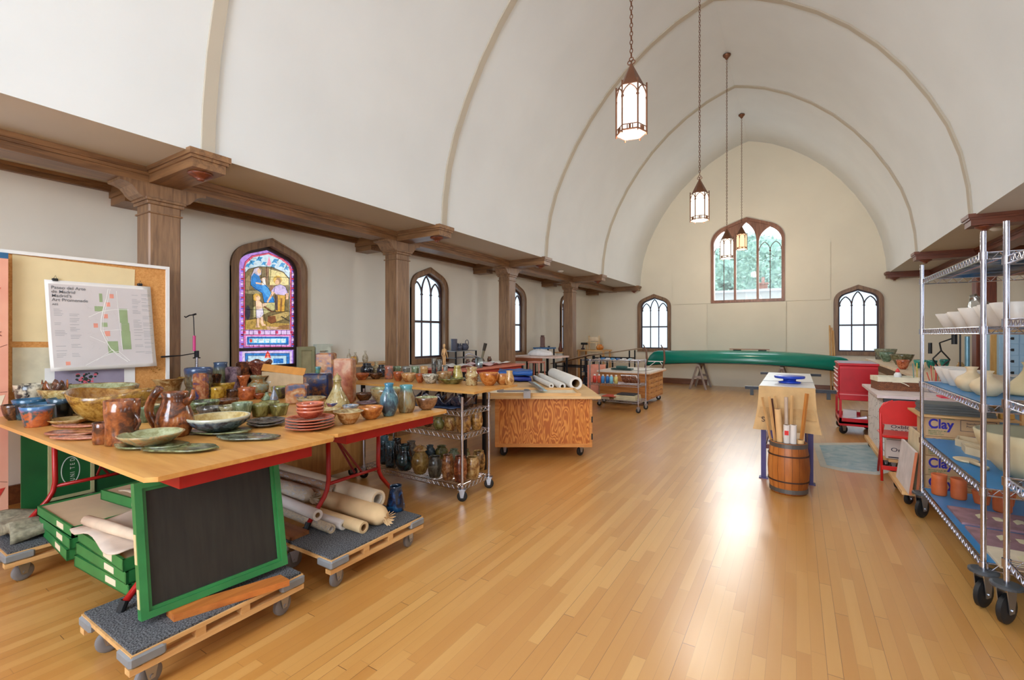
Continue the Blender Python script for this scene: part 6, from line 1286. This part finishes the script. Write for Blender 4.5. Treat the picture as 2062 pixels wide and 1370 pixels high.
for u, v, bx_, by, r, kk, lab in STK:
    base = Vector((-.06 + bx_ * .7, 4.98 + by * .7, .03)); top = ony(u, v, 4.98 + by * .9); root = thing('wooden_stick' if kk in ('PINE', 'DARK', 'PINEO') else 'paper_tube', lab, 'stick' if kk in ('PINE', 'DARK', 'PINEO') else 'paper tube', tuple(base), 0, 'sticks and rolls in the keg')
    m_ = {'PINE': PINEZ, 'DARK': plain((84, 44, 24), .5), 'PINEO': wood((206, 140, 66), (176, 104, 44), 'z'), 'KRAFT': plain((222, 178, 124), .7, 0, .04), 'WRAP': plain((196, 172, 150), .3), 'WHITE': WROLL, 'WHITER': WROLL}[kk]
    rel = top - base; b = MB(); b.tube([(0, 0, 0), tuple(rel)], r, 4 if r < .014 or kk == 'PINEO' else 16); b.build('shaft', m_, root, auto=40)
    if kk in ('KRAFT', 'WHITE', 'WHITER'): b = MB(); e = rel.normalized(); b.tube([tuple(rel - e * .001), tuple(rel + e * .0008)], r * .7, 14); b.build('open_end', plain((120, 96, 70), .9), root)
    if kk == 'WHITER': e = rel.normalized(); b = MB(); q = rel - e * .07; b.box(q.x - .016, q.x + .016, q.y - r - .002, q.y - r + .003, q.z - .02, q.z + .02); b.build('red_label', plain((214, 40, 36), .6), root)
# --- map / drop cloth on the floor
mp = [onz(u, v, 0) for u, v in ((1637, 893), (1652, 940), (1700, 950), (1768, 957), (1800, 950), (1800, 905), (1745, 892))]
b = MB(); b.prism([(p.x, p.y) for p in mp], .0005, .003); o = b.build('drop_cloth', plain((206, 204, 190), .8, 0, .05)); tag(o, 'pale blue drop cloth lying on the floor beside the red chair', 'drop cloth')
cc = sum(mp, Vector()) / len(mp); b = MB(); b.prism([((p.x - cc.x) * .84 + cc.x, (p.y - cc.y) * .84 + cc.y) for p in mp], .003, .0042); t = NT('cloth_print'); n = t.noise(t.coords((1, 1, 1)), 5, 5, 1.5); t.link(t.ramp(n, [(.35, lin((146, 176, 184))), (.65, lin((184, 200, 200)))]), t.b.inputs['Base Color']); b.build('printed_area', t.fin(.8), o)
# --- red tool chest
RC = plain((190, 16, 30), .28, .1, .06)
root = thing('tool_chest', 'red rolling tool chest with narrow drawers on its left side', 'tool chest', (.76, 8.6, 0)); hx, hy = .225, .38
MB().box(-hx, hx, -hy, hy, .50, 1.0, .008).build('body', RC, root); b = MB(); b.box(-hx - .012, hx + .012, -hy - .012, hy + .012, 1.0, 1.035, .006); b.build('lid', RC, root); MB().box(-hx + .01, hx - .01, -hy + .01, hy - .01, 1.035, 1.04).build('top_mat', plain((170, 160, 176), .6), root)
z = .53
for i, h in enumerate((.1, .08, .08, .06, .06, .05)): o = MB().box(-hx - .014, -hx - .001, -hy + .03, hy - .03, z, z + h - .008, .002).build('drawer', RC, root); MB().box(-hx - .028, -hx - .014, -hy + .05, hy - .05, z + h - .02, z + h - .012).build('handle', WHITE, o); z += h
for sx in (-1, 1):
    for sy in (-1, 1): MB().box(sx * (hx - .015) - .015, sx * (hx - .015) + .015, sy * (hy - .015) - .015, sy * (hy - .015) + .015, .16, .5).build('leg', RC, root)
b = MB(); b.box(-hx, hx, -hy, hy, .16, .19); b.ring([(-hx, -hy), (hx, -hy), (hx, hy), (-hx, hy)], [(-hx + .01, -hy + .01), (hx - .01, -hy + .01), (hx - .01, hy - .01), (-hx + .01, hy - .01)], .13, .24); b.build('lower_shelf', RC, root); MB().box(-hx + .005, hx - .005, -hy - .006, -hy, .62, .96).build('front_plate', plain((176, 12, 26), .25, .1), root)
MB().box(-hx, hx, -hy - .016, -hy - .006, .58, .592).build('trim_strip', plain((206, 120, 120), .3, .5), root)
for sx in (-.17, .17):
    for sy in (-.3, .3): caster(root, sx, sy, .06, .131, .6, BLACK)
b = MB(); b.tube([(-.12, -.05, 0), (.0, -.05, .01), (.1, -.05, .03)], [.012, .02, .035], 8); o = b.build('angle_grinder', plain((190, 186, 200), .3, .4)); o.location = (.76, 8.3, .23); tag(o, 'grey power tool lying in the open shelf of the red tool chest', 'power tool')
o = MB().box(-.08, .08, -.05, .05, 0, .14, .003).build('paper_box', WHITE); o.location = (.68, 8.5, .19); tag(o, 'white box in the open shelf of the red tool chest', 'box')
o = MB().box(-.05, .05, -.05, .05, 0, .14, .003).build('paper_box', KRAFT); o.location = (.86, 8.5, .19); tag(o, 'brown box in the open shelf of the red tool chest', 'box')
# --- white crackled cabinet with basket
root = thing('white_cabinet', 'white cabinet with dark cracked lines, its top carrying a wicker basket', 'cabinet', (1.1, 6.95, 0)); t = NT('cracked_white'); vv = t.coords((1, 1, 1)); vo = t.n.new('ShaderNodeTexVoronoi'); vo.feature = 'DISTANCE_TO_EDGE'; vo.inputs['Scale'].default_value = 9; t.link(vv, vo.inputs['Vector'])
t.link(t.ramp(vo.outputs['Distance'], [(.008, lin((120, 116, 120))), (.03, lin((226, 222, 218)))]), t.b.inputs['Base Color']); CRK = t.fin(.6)
MB().box(-.3, .3, -.6, .6, .14, .77).build('body', CRK, root); MB().box(-.36, .42, -.68, .66, .77, .8).build('top_board', plain((216, 200, 196), .5), root); MB().box(-.3, .36, -.66, -.6, .70, .769).build('dark_rail', plain((50, 58, 66), .6), root)
MB().box(-.34, .3, -.62, .62, .1, .139).build('base', PINEY, root)
for x in (-.27, .25):
    for y in (-.5, .5): caster(root, x, y, .045, .1, .4, BLACK)
WICK = NT('wicker'); v = WICK.coords((1, 1, 1)); br = WICK.n.new('ShaderNodeTexBrick'); br.inputs['Scale'].default_value = 26; br.inputs['Color1'].default_value = lin((160, 96, 52)); br.inputs['Color2'].default_value = lin((120, 66, 34)); br.inputs['Mortar'].default_value = lin((60, 30, 16)); br.inputs['Mortar Size'].default_value = .04
sp = WICK.n.new('ShaderNodeSeparateXYZ'); WICK.link(v, sp.inputs[0]); cb = WICK.n.new('ShaderNodeCombineXYZ'); WICK.link(WICK.math('ADD', sp.outputs[0], sp.outputs[1]), cb.inputs[0]); WICK.link(sp.outputs[2], cb.inputs[1]); WICK.link(cb.outputs[0], br.inputs['Vector']); WICK.link(br.outputs['Color'], WICK.b.inputs['Base Color']); WICK = WICK.fin(.7)
p = onz(1812, 785, .8); root = thing('wicker_basket', 'brown wicker basket with a cream cloth lining on the white cabinet', 'basket', (.98, 6.98, .801), .12); b = MB(); b.ring([(-.18, -.13), (.22, -.13), (.22, .17), (-.18, .17)], [(-.165, -.115), (.205, -.115), (.205, .155), (-.165, .155)], 0, .14); b.box(-.17, .21, -.12, .16, 0, .01); b.build('basket_body', WICK, root)
b = MB(); b.ring([(-.186, -.136), (.226, -.136), (.226, .176), (-.186, .176)], [(-.16, -.11), (.2, -.11), (.2, .15), (-.16, .15)], .1, .155); b.build('cloth_lining', plain((222, 212, 184), .9), root)
b = MB(); b.tube([(.02, -.14, .1), (.06, -.145, .085), (.1, -.145, .06)], .005, 6); b.tube([(.02, -.14, .1), (-.05, -.142, .1)], .006, 6); b.build('ribbon', plain((226, 216, 190), .8), root)
root = thing('glue_bottle', 'white squeeze bottle with a red cap in the basket', 'bottle', (1.02, 7.02, .83)); b = MB(); b.lathe([(.035, 0), (.036, .15), (.02, .175)], 14); b.build('bottle_body', WHITE, root, smooth=True); b = MB(); b.lathe([(.02, .175), (.022, .19), (.006, .22)], 12); b.build('cap', plain((226, 60, 60), .4), root, smooth=True)
root = thing('red_tray', 'flat pink-red sheet on the near edge of the white cabinet', 'sheet', (1.36, 6.36, .8005)); MB().box(-.1, .14, -.06, .14, 0, .012).build('sheet', plain((226, 56, 84), .5), root)
# brush jars
for j, (x, y, lab) in enumerate(((1.2, 7.05, 'glass jar crowded with brushes, left one behind the rack post'), (1.33, 6.9, 'white patterned can crowded with brushes by the rack post'))):
    root = thing('brush_jar', lab, 'jar', (x, y, .801), 0, 'jars of brushes'); b = MB(); b.lathe([(.05, 0), (.06, .02), (.06, .13), (.055, .13), (.054, .02)], 18); b.build('jar_body', glassm((200, 214, 214), .1, .55) if j == 0 else plain((190, 186, 196), .4, 0, .3, 60), root, smooth=True)
    rr = random.Random(j)
    for i in range(11):
        a = rr.uniform(0, 2 * PI); e = rr.uniform(.02, .09); h = rr.uniform(.22, .34); b = MB(); b.tube([(.02 * math.cos(a), .02 * math.sin(a), .02), (e * math.cos(a), e * math.sin(a), h)], [.004, .006], 6); b.build('brush', plain(((206, 176, 120), (226, 220, 206), (170, 110, 60), (200, 90, 70), (110, 150, 140), (210, 190, 90))[rr.randrange(6)], .5), root)
# --- red folding chair
root = thing('folding_chair', 'red metal folding chair facing the white cabinet', 'chair', (.92, 5.9, 0), 0); RCH = plain((206, 32, 26), .35, .1, .06); W2 = .2
for s_ in (-1, 1):
    b = MB(); b.tube([(s_ * W2, -.12, .01), (s_ * W2, -.06, .42), (s_ * W2, -.03, .70), (s_ * (W2 - .03), -.02, .76), (s_ * (W2 - .1), -.02, .79)], .012, 8); b.build('leg', RCH, root, smooth=True)
    b = MB(); b.tube([(s_ * (W2 - .02), .3, .01), (s_ * (W2 - .02), .06, .44), (s_ * (W2 - .02), -.04, .55)], .011, 8); b.build('leg', RCH, root, smooth=True)
b = MB(); b.prism([(-.2, .56), (.2, .56), (.205, .68), (.19, .74), (.14, .785), (.06, .80), (-.06, .80), (-.14, .785), (-.19, .74), (-.205, .68)], -.045, -.03, 'xz'); b.build('backrest', RCH, root)
MB().box(-.19, .19, -.06, .3, .425, .45, .01).build('seat', RCH, root); MB().box(-.2, .2, -.115, -.1, .12, .16).build('crossbar', RCH, root)
# --- cartons on low dolly: text boxes behind chair, and clay boxes
def carton(x, y, z, w_, d_, h, label, m_, grp=None, rz=0):
    root = thing('carton', label, 'carton', (x, y, z), rz, grp); MB().box(-w_ / 2, w_ / 2, -d_ / 2, d_ / 2, 0, h, .004).build('box_body', m_, root); return root
CW = plain((206, 190, 170), .8, 0, .04)
for i, (lab) in enumerate(('lower handwritten carton behind the red chair', 'upper handwritten carton behind the red chair')):
    r_ = carton(1.0, 6.28 - .13, .14 + i * .205, .38, .1, .2, lab, plain((214, 202, 190), .8, 0, .04), 'handwritten cartons')
    INK = plain((60, 54, 66), .8); r_.location.y = 6.31 - .0; r_.location.y = 6.29
    b = MB(); b.box(-.17, .17, -.0515, -.0502, .01, .022); b.box(-.17, .17, -.0515, -.0502, .182, .192) if i else None; b.build('printed_band', INK, r_)
    textpart(('Oribe', 'Oxblood\n22.11.12 3.99')[i], .055 if i == 0 else .048, INK, r_, (-.15, -.0505, .08 if i == 0 else .12), (PI / 2, 0, 0), 'lettering', .0005, 1.3)
root = thing('low_dolly', 'pale wooden dolly under the handwritten cartons', 'dolly', (1.07, 6.26, 0)); MB().box(-.24, .24, -.05, .055, .11, .138).build('deck', PINE, root)
for x in (-.2, .2): caster(root, x, .01, .04, .11, .3, BLACK)
root = thing('low_dolly', 'pale wooden dolly under the clay cartons', 'dolly', (1.12, 5.4, 0)); MB().box(-.36, .33, -.36, .3, .1, .13).build('deck', PINEY, root)
for x in (-.3, .28):
    for y in (-.26, .22): caster(root, x, y, .05, .1, .9, BLACK)
KB = plain((198, 164, 124), .8, 0, .05); BLUEI = plain((40, 30, 150), .6); GRI = plain((30, 110, 60), .7)
for i, lab in enumerate(('lowest clay carton of the stack behind the rack', 'second clay carton from the bottom behind the rack', 'third clay carton from the bottom behind the rack', 'topmost clay carton under the pale board')):
    r_ = carton(1.13, 5.2, .13 + i * .161, .44, .3, .159, lab, KB, 'clay cartons'); f_ = -.1508
    textpart('Clay', .105, BLUEI, r_, (-.2, f_, .07), (PI / 2, 0, 0), 'lettering', .0005, .82); textpart('CONTINENTAL', .012, GRI, r_, (-.12, f_, .144), (PI / 2, 0, 0), 'lettering', .0004); textpart('COMPANY', .011, BLUEI, r_, (-.2, f_, .062), (PI / 2, 0, 0), 'lettering', .0004)
    textpart('MINNEAPOLIS, MN\nDENVER, CO\n1-800-432-CLAY', .014, GRI, r_, (-.2, f_, .042), (PI / 2, 0, 0), 'lettering', .0004)
    b = MB(); b.ring([(-.005, .06), (.205, .06), (.205, .148), (-.005, .148)], [(-.002, .063), (.202, .063), (.202, .145), (-.002, .145)], f_ - .0006, f_ + .0008, 'xz'); b.build('printed_border', INK, r_)
    textpart('Standard\nPorcelain', .022, INK, r_, (.03, f_, .115), (PI / 2, 0, 0), 'lettering', .0004); textpart('www.continentalclay.com', .012, BLUEI, r_, (.02, f_, .015), (PI / 2, 0, 0), 'lettering', .0004)
root = thing('pale_board', 'pale board lying on top of the clay cartons', 'board', (1.13, 5.2, .775)); MB().box(-.27, .33, -.2, .24, 0, .014).build('board', PINE, root)
b = MB()
for i in range(4): b.box(-.22 + .006 * (i % 2), .22 - .005 * i, -.15, .15, i * .021, i * .021 + .019)
o = b.build('slate_stack', plain((92, 96, 96), .6), None); o.location = (1.12, 5.22, .79); tag(o, 'stack of grey slabs on the pale board over the cartons', 'stack')
o = MB().box(-.04, .04, -.03, .03, 0, .04, .004).build('yellow_block', plain((206, 160, 80), .7)); o.location = (1.4, 5.1, .79); tag(o, 'small yellow block beside the grey slab stack', 'block')
for x0, x1, y0, y1, z0, z1, lab, m_ in ((.79, .83, 4.95, 5.52, .131, .485, 'white panel leaning on the clay carton dolly, next to the rack foot', plain((216, 208, 206), .6)), (.85, .88, 5.04, 5.5, .131, .61, 'taller beige panel standing behind the white leaning one', plain((214, 198, 164), .6))):
    root = thing('leaning_panel', lab, 'panel', (x0, y0, z0), 0, 'panels leaning by the cartons'); dx, L_, h_ = x1 - x0, y1 - y0, z1 - z0
    b = MB(); b.prism([(0, 0), (.018, 0), (dx + .018, h_), (dx, h_)], 0, L_, 'xz'); b.build('panel_board', m_, root); b = MB(); b.prism([(0, 0), (.018, 0), (dx + .018, h_), (dx, h_)], -.006, 0, 'xz'); b.build('edge_strip', plain((196, 110, 70), .6), root)
# --- rack contents
PORC = plain((208, 200, 190), .5, 0, .06, 14); BISC = plain((206, 184, 148), .6, 0, .08, 14)
for i in range(7):
    o = put('conebowl', 1.0, 4.68 - i * .2, 1.4935, .098, .11 + .016 * (i > 2), PORC, ('farthest', 'second farthest', 'third', 'fourth', 'fifth', 'sixth', 'nearest')[i] + ' white bowl in the row on the fourth shelf of the far rack', group='white bowls on the fourth rack shelf', seg=30)
    if i: o.location.x += .02 * math.sin(i * 2)
for i in range(5): put('bowl', 1.27, 4.6 - i * .24, 1.4935, .1, .11, PORC, 'white bowl %s in the back row of the fourth shelf' % ('farthest', 'second', 'third', 'fourth', 'nearest')[i].replace('farthest', 'at the far end').replace('nearest', 'at the near end'), group='back row of white bowls')
for i in range(3): put('conebowl', .99, 4.70 - i * .19, 1.0805, .092, .125, PORC, ('farthest', 'middle', 'nearest')[i] + ' pale flaring bowl in the row of three on the third shelf', group='pale flaring bowls')
put('boule', .97, 4.11, 1.0805, .08, .16, BISC, 'beige faceted vase with a wide mouth on the third shelf', wob=wavyrim(0, 7, .05)); put('boule', .98, 3.87, 1.0805, .078, .15, BISC, 'smooth beige vase behind the rack post'); put('boule', 1.3, 3.66, 1.0805, .08, .17, BISC, 'beige vase in the back row of the third shelf', handle=(0, .4, .9, .03)); put('flare', 1.27, 4.3, 1.0805, .11, .1, PORC, 'pale bowl behind the faceted vase')
def boat(x, y, z, L, w_, h, label, rz):
    b = MB(); out = [(-L / 2, 0), (-L * .2, -w_ / 2), (L * .25, -w_ * .45), (L / 2, -.01), (L / 2, .01), (L * .25, w_ * .45), (-L * .2, w_ / 2)]; b.ring(out, [(x * .93, y * .86) for x, y in out], 0, h); b.prism([(x * .93, y * .86) for x, y in out], 0, .006); o = b.build('clay_tray', BISC); o.location = (x, y, z); o.rotation_euler = (0, 0, rz); return tag(o, label, 'clay tray', 'boat-shaped clay trays')
boat(1.12, 4.56, .6355, .42, .2, .05, 'boat-shaped clay tray, farther on the second shelf', -1.2); boat(1.1, 4.27, .6355, .44, .17, .05, 'boat-shaped clay tray, nearer on the second shelf', -1.1)
b = MB(); b.lathe([(.0, .0), (.05, 0), (.06, .012), (.05, .015), (0, .006)], 20, sx=1, sy=1.3); b.tube([(.0, -.07, .012), (0, -.2, .02), (0, -.24, .016)], [.014, .011, .016], 8); o = b.build('clay_spoon', BISC, smooth=True); o.location = (.93, 4.06, .6355); o.rotation_euler = (0, 0, .15); tag(o, 'large clay spoon lying on the blue second shelf', 'spoon')
o = MB().box(-.012, .012, -.03, .03, 0, .03).build('black_clip', BLACK); o.location = (1.0, 3.5, .6355); tag(o, 'small black clip at the near end of the second shelf', 'clip')
ORG = plain((192, 96, 48), .6, 0, .1, 14)
put('tumbler', .92, 4.66, .2405, .047, .155, ORG, 'terracotta cylinder at the far left of the bottom shelf', group='terracotta pots'); put('tumbler', 1.02, 4.62, .2405, .047, .15, ORG, 'second terracotta cylinder on the bottom shelf', group='terracotta pots'); put('cup', 1.13, 4.57, .2405, .055, .09, ORG, 'tapered terracotta bowl between the cylinders', group='terracotta pots', name='terracotta_pot'); put('tumbler', 1.2, 4.44, .2405, .05, .15, ORG, 'terracotta cylinder nearest the rack post', group='terracotta pots'); put('cup', 1.27, 4.62, .2405, .05, .09, ORG, 'small terracotta cup at the back of the bottom shelf', group='terracotta pots')
MAU = plain((150, 112, 118), .6, 0, .25, 14)
for i, (y, d_, m_, lab) in enumerate(((4.3, .34, MAU, 'mauve slab with a shard on it, farthest on the bottom shelf'), (3.92, .3, MAU, 'mauve slab with pale shells, middle of the bottom shelf'), (3.62, .28, plain((222, 204, 176), .7), 'cream slab nearest on the bottom shelf'))):
    root = thing('clay_slab', lab, 'slab', (1.1, y - .12, .2405), 0, 'flat slabs on the bottom shelf'); MB().box(-.2, .28, -d_ / 2, d_ / 2, 0, .014).build('slab_board', m_, root)
    rr = random.Random(i); b = MB(); b.sheet(lambda u, v: ((u - .5) * .28 + .05, (v - .5) * .07 + .02 * math.sin(u * 9), .016 + .006 * math.sin(u * 20)), 10, 3, .003); b.build('shard', plain((210, 196, 160), .7), root)
for i in range(3):
    for k in range(9):
        o = MB().box(-.055, .055, -.055, .055, 0, .011, .002).build('clay_tile', plain((206, 190, 166), .7)); o.location = (1.27, 3.98 - i * .2, .257 + k * .0125); o.rotation_euler = (0, 0, rr.uniform(-.12, .12)); tag(o, 'square beige clay tile, one of the stack %s' % ('at the back of the bottom shelf', 'behind the rack posts', 'nearest the second rack')[i], 'tile', 'stacked beige tiles %s' % ('far', 'middle', 'near')[i])
o = MB().box(-.1, .1, -.14, .14, 0, .01, .003).build('red_trivet', plain((206, 50, 84), .5)); o.location = (1.15, 3.5, .2415); tag(o, 'red-pink tray at the near end of the far rack bottom shelf', 'tray')
for o_ in [x for x in C.objects if x.name.startswith('red_trivet')]: o_.location = (1.31, 3.5, .2415)
# rack B contents
def onface(u, v, Y): return ony(u, v, Y)
put('flask', 1.22, 4.03, 1.0805, .135, .2, plain((208, 188, 146), .6, 0, .08, 10), 'wide cream bottle vase with throwing rings on the third rack shelf', wob=lambda r, z, a: (r * (1 + .01 * math.sin(z * 260)), z))
put('boule', 1.0, 3.2, 1.1225, .06, .14, BISC, 'small beige vase between the rack posts'); put('bowl', 1.25, 2.6, 1.1225, .16, .09, PORC, 'pale wide bowl on the third shelf of the near rack'); put('bowl', 1.2, 2.2, 1.1225, .16, .1, PORC, 'pale wide bowl at the near end of the near rack third shelf')
put('bowl', 1.16, 3.73, .6355, .27, .26, plain((196, 182, 146), .6, 0, .08, 10), 'very large cream basin at the near end of the far rack second shelf'); put('pot', 1.2, 3.08, .3225, .17, .2, g((96, 82, 64), (70, 58, 46), (120, 104, 84)), 'dark brown round pot on the bottom shelf of the near rack')
put('bowl', 1.18, 3.05, 1.5275, .14, .09, PORC, 'shallow white bowl on the fourth shelf of the near rack'); put('bowl', 1.2, 2.7, 1.5275, .15, .09, PORC, 'white bowl nearer on the fourth shelf of the near rack')
for i in range(2):
    for k in range(8):
        o = MB().box(-.05, .05, -.05, .05, 0, .011, .002).build('clay_tile', plain((206, 190, 166), .7)); o.location = (1.2 + i * .14, 2.78, .3235 + k * .0125); o.rotation_euler = (0, 0, rr.uniform(-.1, .1)); tag(o, 'beige tile of the %s stack on the near rack bottom shelf' % ('left', 'right')[i], 'tile', 'tiles on the near rack %d' % i)
# --- right wall: long bench, pottery, microscope-like lamp, cabinet, boxes
root = thing('long_bench', 'long pale bench along the right side, covered in small pots', 'bench', (1.85, 9.3, 0)); MB().box(-.5, .5, -1.6, 3.9, .86, .9).build('bench_top', plain((222, 200, 170), .5), root); MB().box(-.46, .46, -1.5, 3.8, .72, .86).build('apron', wood((120, 76, 44), (84, 50, 28), 'y'), root)
for x in (-.44, .44):
    for y in (-1.5, 1.1, 3.7): MB().box(x - .03, x + .03, y - .03, y + .03, 0, .72).build('leg', PINEZ, root)
GB = 'pots on the long right bench'
for k_, u, vb, vt, w_, m_, lab in (('dish', 1759, 733, 712, 38, g((150, 156, 130), (120, 126, 104), (180, 184, 160)), 'wide grey-green bowl, left one at the start of the right bench'), ('dish', 1816, 735, 714, 40, g((120, 116, 80), (90, 86, 60), (140, 150, 140)), 'wide olive bowl, right one on the right bench'),
        ('tumbler', 1743, 742, 721, 11, STONE, 'grey speckled can at the left end of the right bench'), ('bowl', 1785, 743, 724, 24, g((110, 140, 116), (80, 100, 80), (150, 170, 150)), 'green bowl behind the rust-brown block'), ('cup', 1759, 741, 727, 14, TERRA, 'small reddish cup under the wide grey-green bowl'),
        ('bowl', 1818, 744, 725, 22, g((200, 110, 70), (160, 80, 50), (216, 150, 110)), 'orange bowl under the wide olive bowl'), ('bowl', 1852, 742, 725, 20, TURQ, 'dark turquoise bowl left of the rack post'), ('bowl', 1876, 742, 726, 18, TURQ, 'turquoise bowl under the black microscope'), ('bowl', 1902, 741, 724, 16, TURQ, 'small turquoise bowl right of the microscope'),
        ('pot', 1937, 743, 730, 12, g((206, 170, 110), (180, 130, 70), (214, 190, 140)), 'tiny orange-tan cup on the bench before the red-brown column'), ('pot', 1956, 743, 722, 16, WHITEG, 'small white pot on the bench under the column'), ('dish', 1996, 730, 720, 14, BROWNG, 'dark footed cup seen between the rack posts'), ('box', 1784, 742, 722, 8, RUST, 'rust-brown block in front of the green bowl')):
    p = onz(u, vb, .9)
    if not (1.42 < p.x < 2.3): p = onx(u, vb, 1.56 + .12 * (u % 3))
    y_ = min(max(p.y, 7.85), 13.0); x_ = min(max(p.x, 1.42), 2.25); d = depth(x_, y_); R = w_ / 2 * d / FPX; H = (vb - vt) * d / FPX
    put(k_, x_, y_, .9, R, max(H, .03), m_, lab, group=GB, seg=20)
root = thing('microscope', 'black metal microscope-like apparatus on the right bench', 'microscope', (1.95, 9.6, .901)); b = MB(); b.box(-.12, .12, -.1, .1, 0, .025, .005); b.build('base', BLACK, root); b = MB()
for q in (((-.05, 0, .02), (.07, 0, .16)), ((.07, 0, .16), (-.03, 0, .3)), ((-.03, 0, .3), (-.13, 0, .17)), ((-.13, 0, .17), (-.05, 0, .02)), ((-.03, 0, .3), (-.05, 0, .42)), ((-.05, 0, .42), (.12, 0, .5))): b.tube(list(q), .011, 6)
b.build('arm', BLACK, root); b = MB(); b.tube([(.12, 0, .56), (.12, 0, .4)], .035, 10); b.build('lens_tube', BLACK, root); b = MB(); b.tube([(-.16, 0, .25), (-.16, 0, .42)], .025, 10); b.build('eyepiece_tube', BLACK, root)
root = thing('grey_pipe', 'upright pale blue metal tube beside the microscope', 'pipe', (2.25, 9.75, .901)); b = MB(); b.tube([(0, 0, 0), (0, 0, .52)], .03, 12); b.build('tube', plain((120, 160, 176), .3, .4), root)
# work lamp on a stand behind the rack
p = ony(1964, 622, 8.0); root = thing('clamp_lamp', 'aluminium reflector lamp on a black jointed arm behind the racks', 'lamp', (p.x, 8.0, 0)); b = MB(); b.tube([(-.14, 0, .9), (-.14, 0, p.z - .14), (-.09, 0, p.z - .02), (-.02, 0, p.z + .1)], .009, 8); b.build('pole', BLACK, root)
b = MB(); b.at((.04, 0, p.z), ry=-.35); b.lathe([(.165, -.08), (.14, -.02), (.085, .08), (.045, .14), (.035, .19), (.03, .185), (.08, .075), (.134, -.022), (.16, -.08)], 26); b.build('lamp_shade', plain((190, 190, 186), .2, .9), root, smooth=True)
b = MB(); b.tube([(-.12, 0, p.z - .06), (-.05, 0, p.z - .04), (.0, 0, p.z + .1)], .006, 6); b.tube([(-.15, .0, p.z - .05), (-.1, 0, p.z - .05)], .025, 8); b.build('clamp', DMETAL, root); b = MB(); b.lathe([(.1, 0), (.11, .02), (.02, .04)], 16); b.at((0, 0, 0)); o = b.build('base', BLACK, root); o.location = (-.14, 0, .901)
root = thing('drawer_cabinet', 'pale blue cabinet of small drawers with black bow handles', 'cabinet', (2.75, 9.35, 0)); BC = plain((158, 192, 216), .5, 0, .04)
MB().box(-.3, .3, -.16, .5, 0, 1.48).build('body', BC, root); z = .02
for r_ in range(9):
    for c_ in range(3):
        o = MB().box(-.295 + c_ * .198, -.295 + c_ * .198 + .19, -.172, -.16, .04 + r_ * .16, .04 + r_ * .16 + .15, .003).build('drawer', BC, root); b = MB(); x = -.2 + c_ * .198; zz = .115 + r_ * .16; b.box(x - .045, x + .045, -.18, -.172, zz - .006, zz + .006); b.box(x - .045, x - .015, -.182, -.172, zz - .018, zz + .018); b.box(x + .015, x + .045, -.182, -.172, zz - .018, zz + .018); b.build('handle', BLACK, o)
root = thing('cardboard_carton', 'brown cardboard box on top of the pale blue drawer cabinet', 'box', (2.68, 9.5, 1.481)); b = MB().box(-.2, .22, -.12, .2, 0, .13); b.build('box_body', KRAFT, root); MB().box(.0, .12, -.122, -.1205, .07, .08).build('slot', plain((90, 60, 40), .8), root)
root = thing('wooden_plank', 'upright ochre plank beside the red-brown column', 'plank', (2.42, 9.3, 0)); MB().box(-.03, .03, -.02, .02, .0, 1.45).build('board', wood((206, 160, 90), (180, 130, 60), 'z'), root)
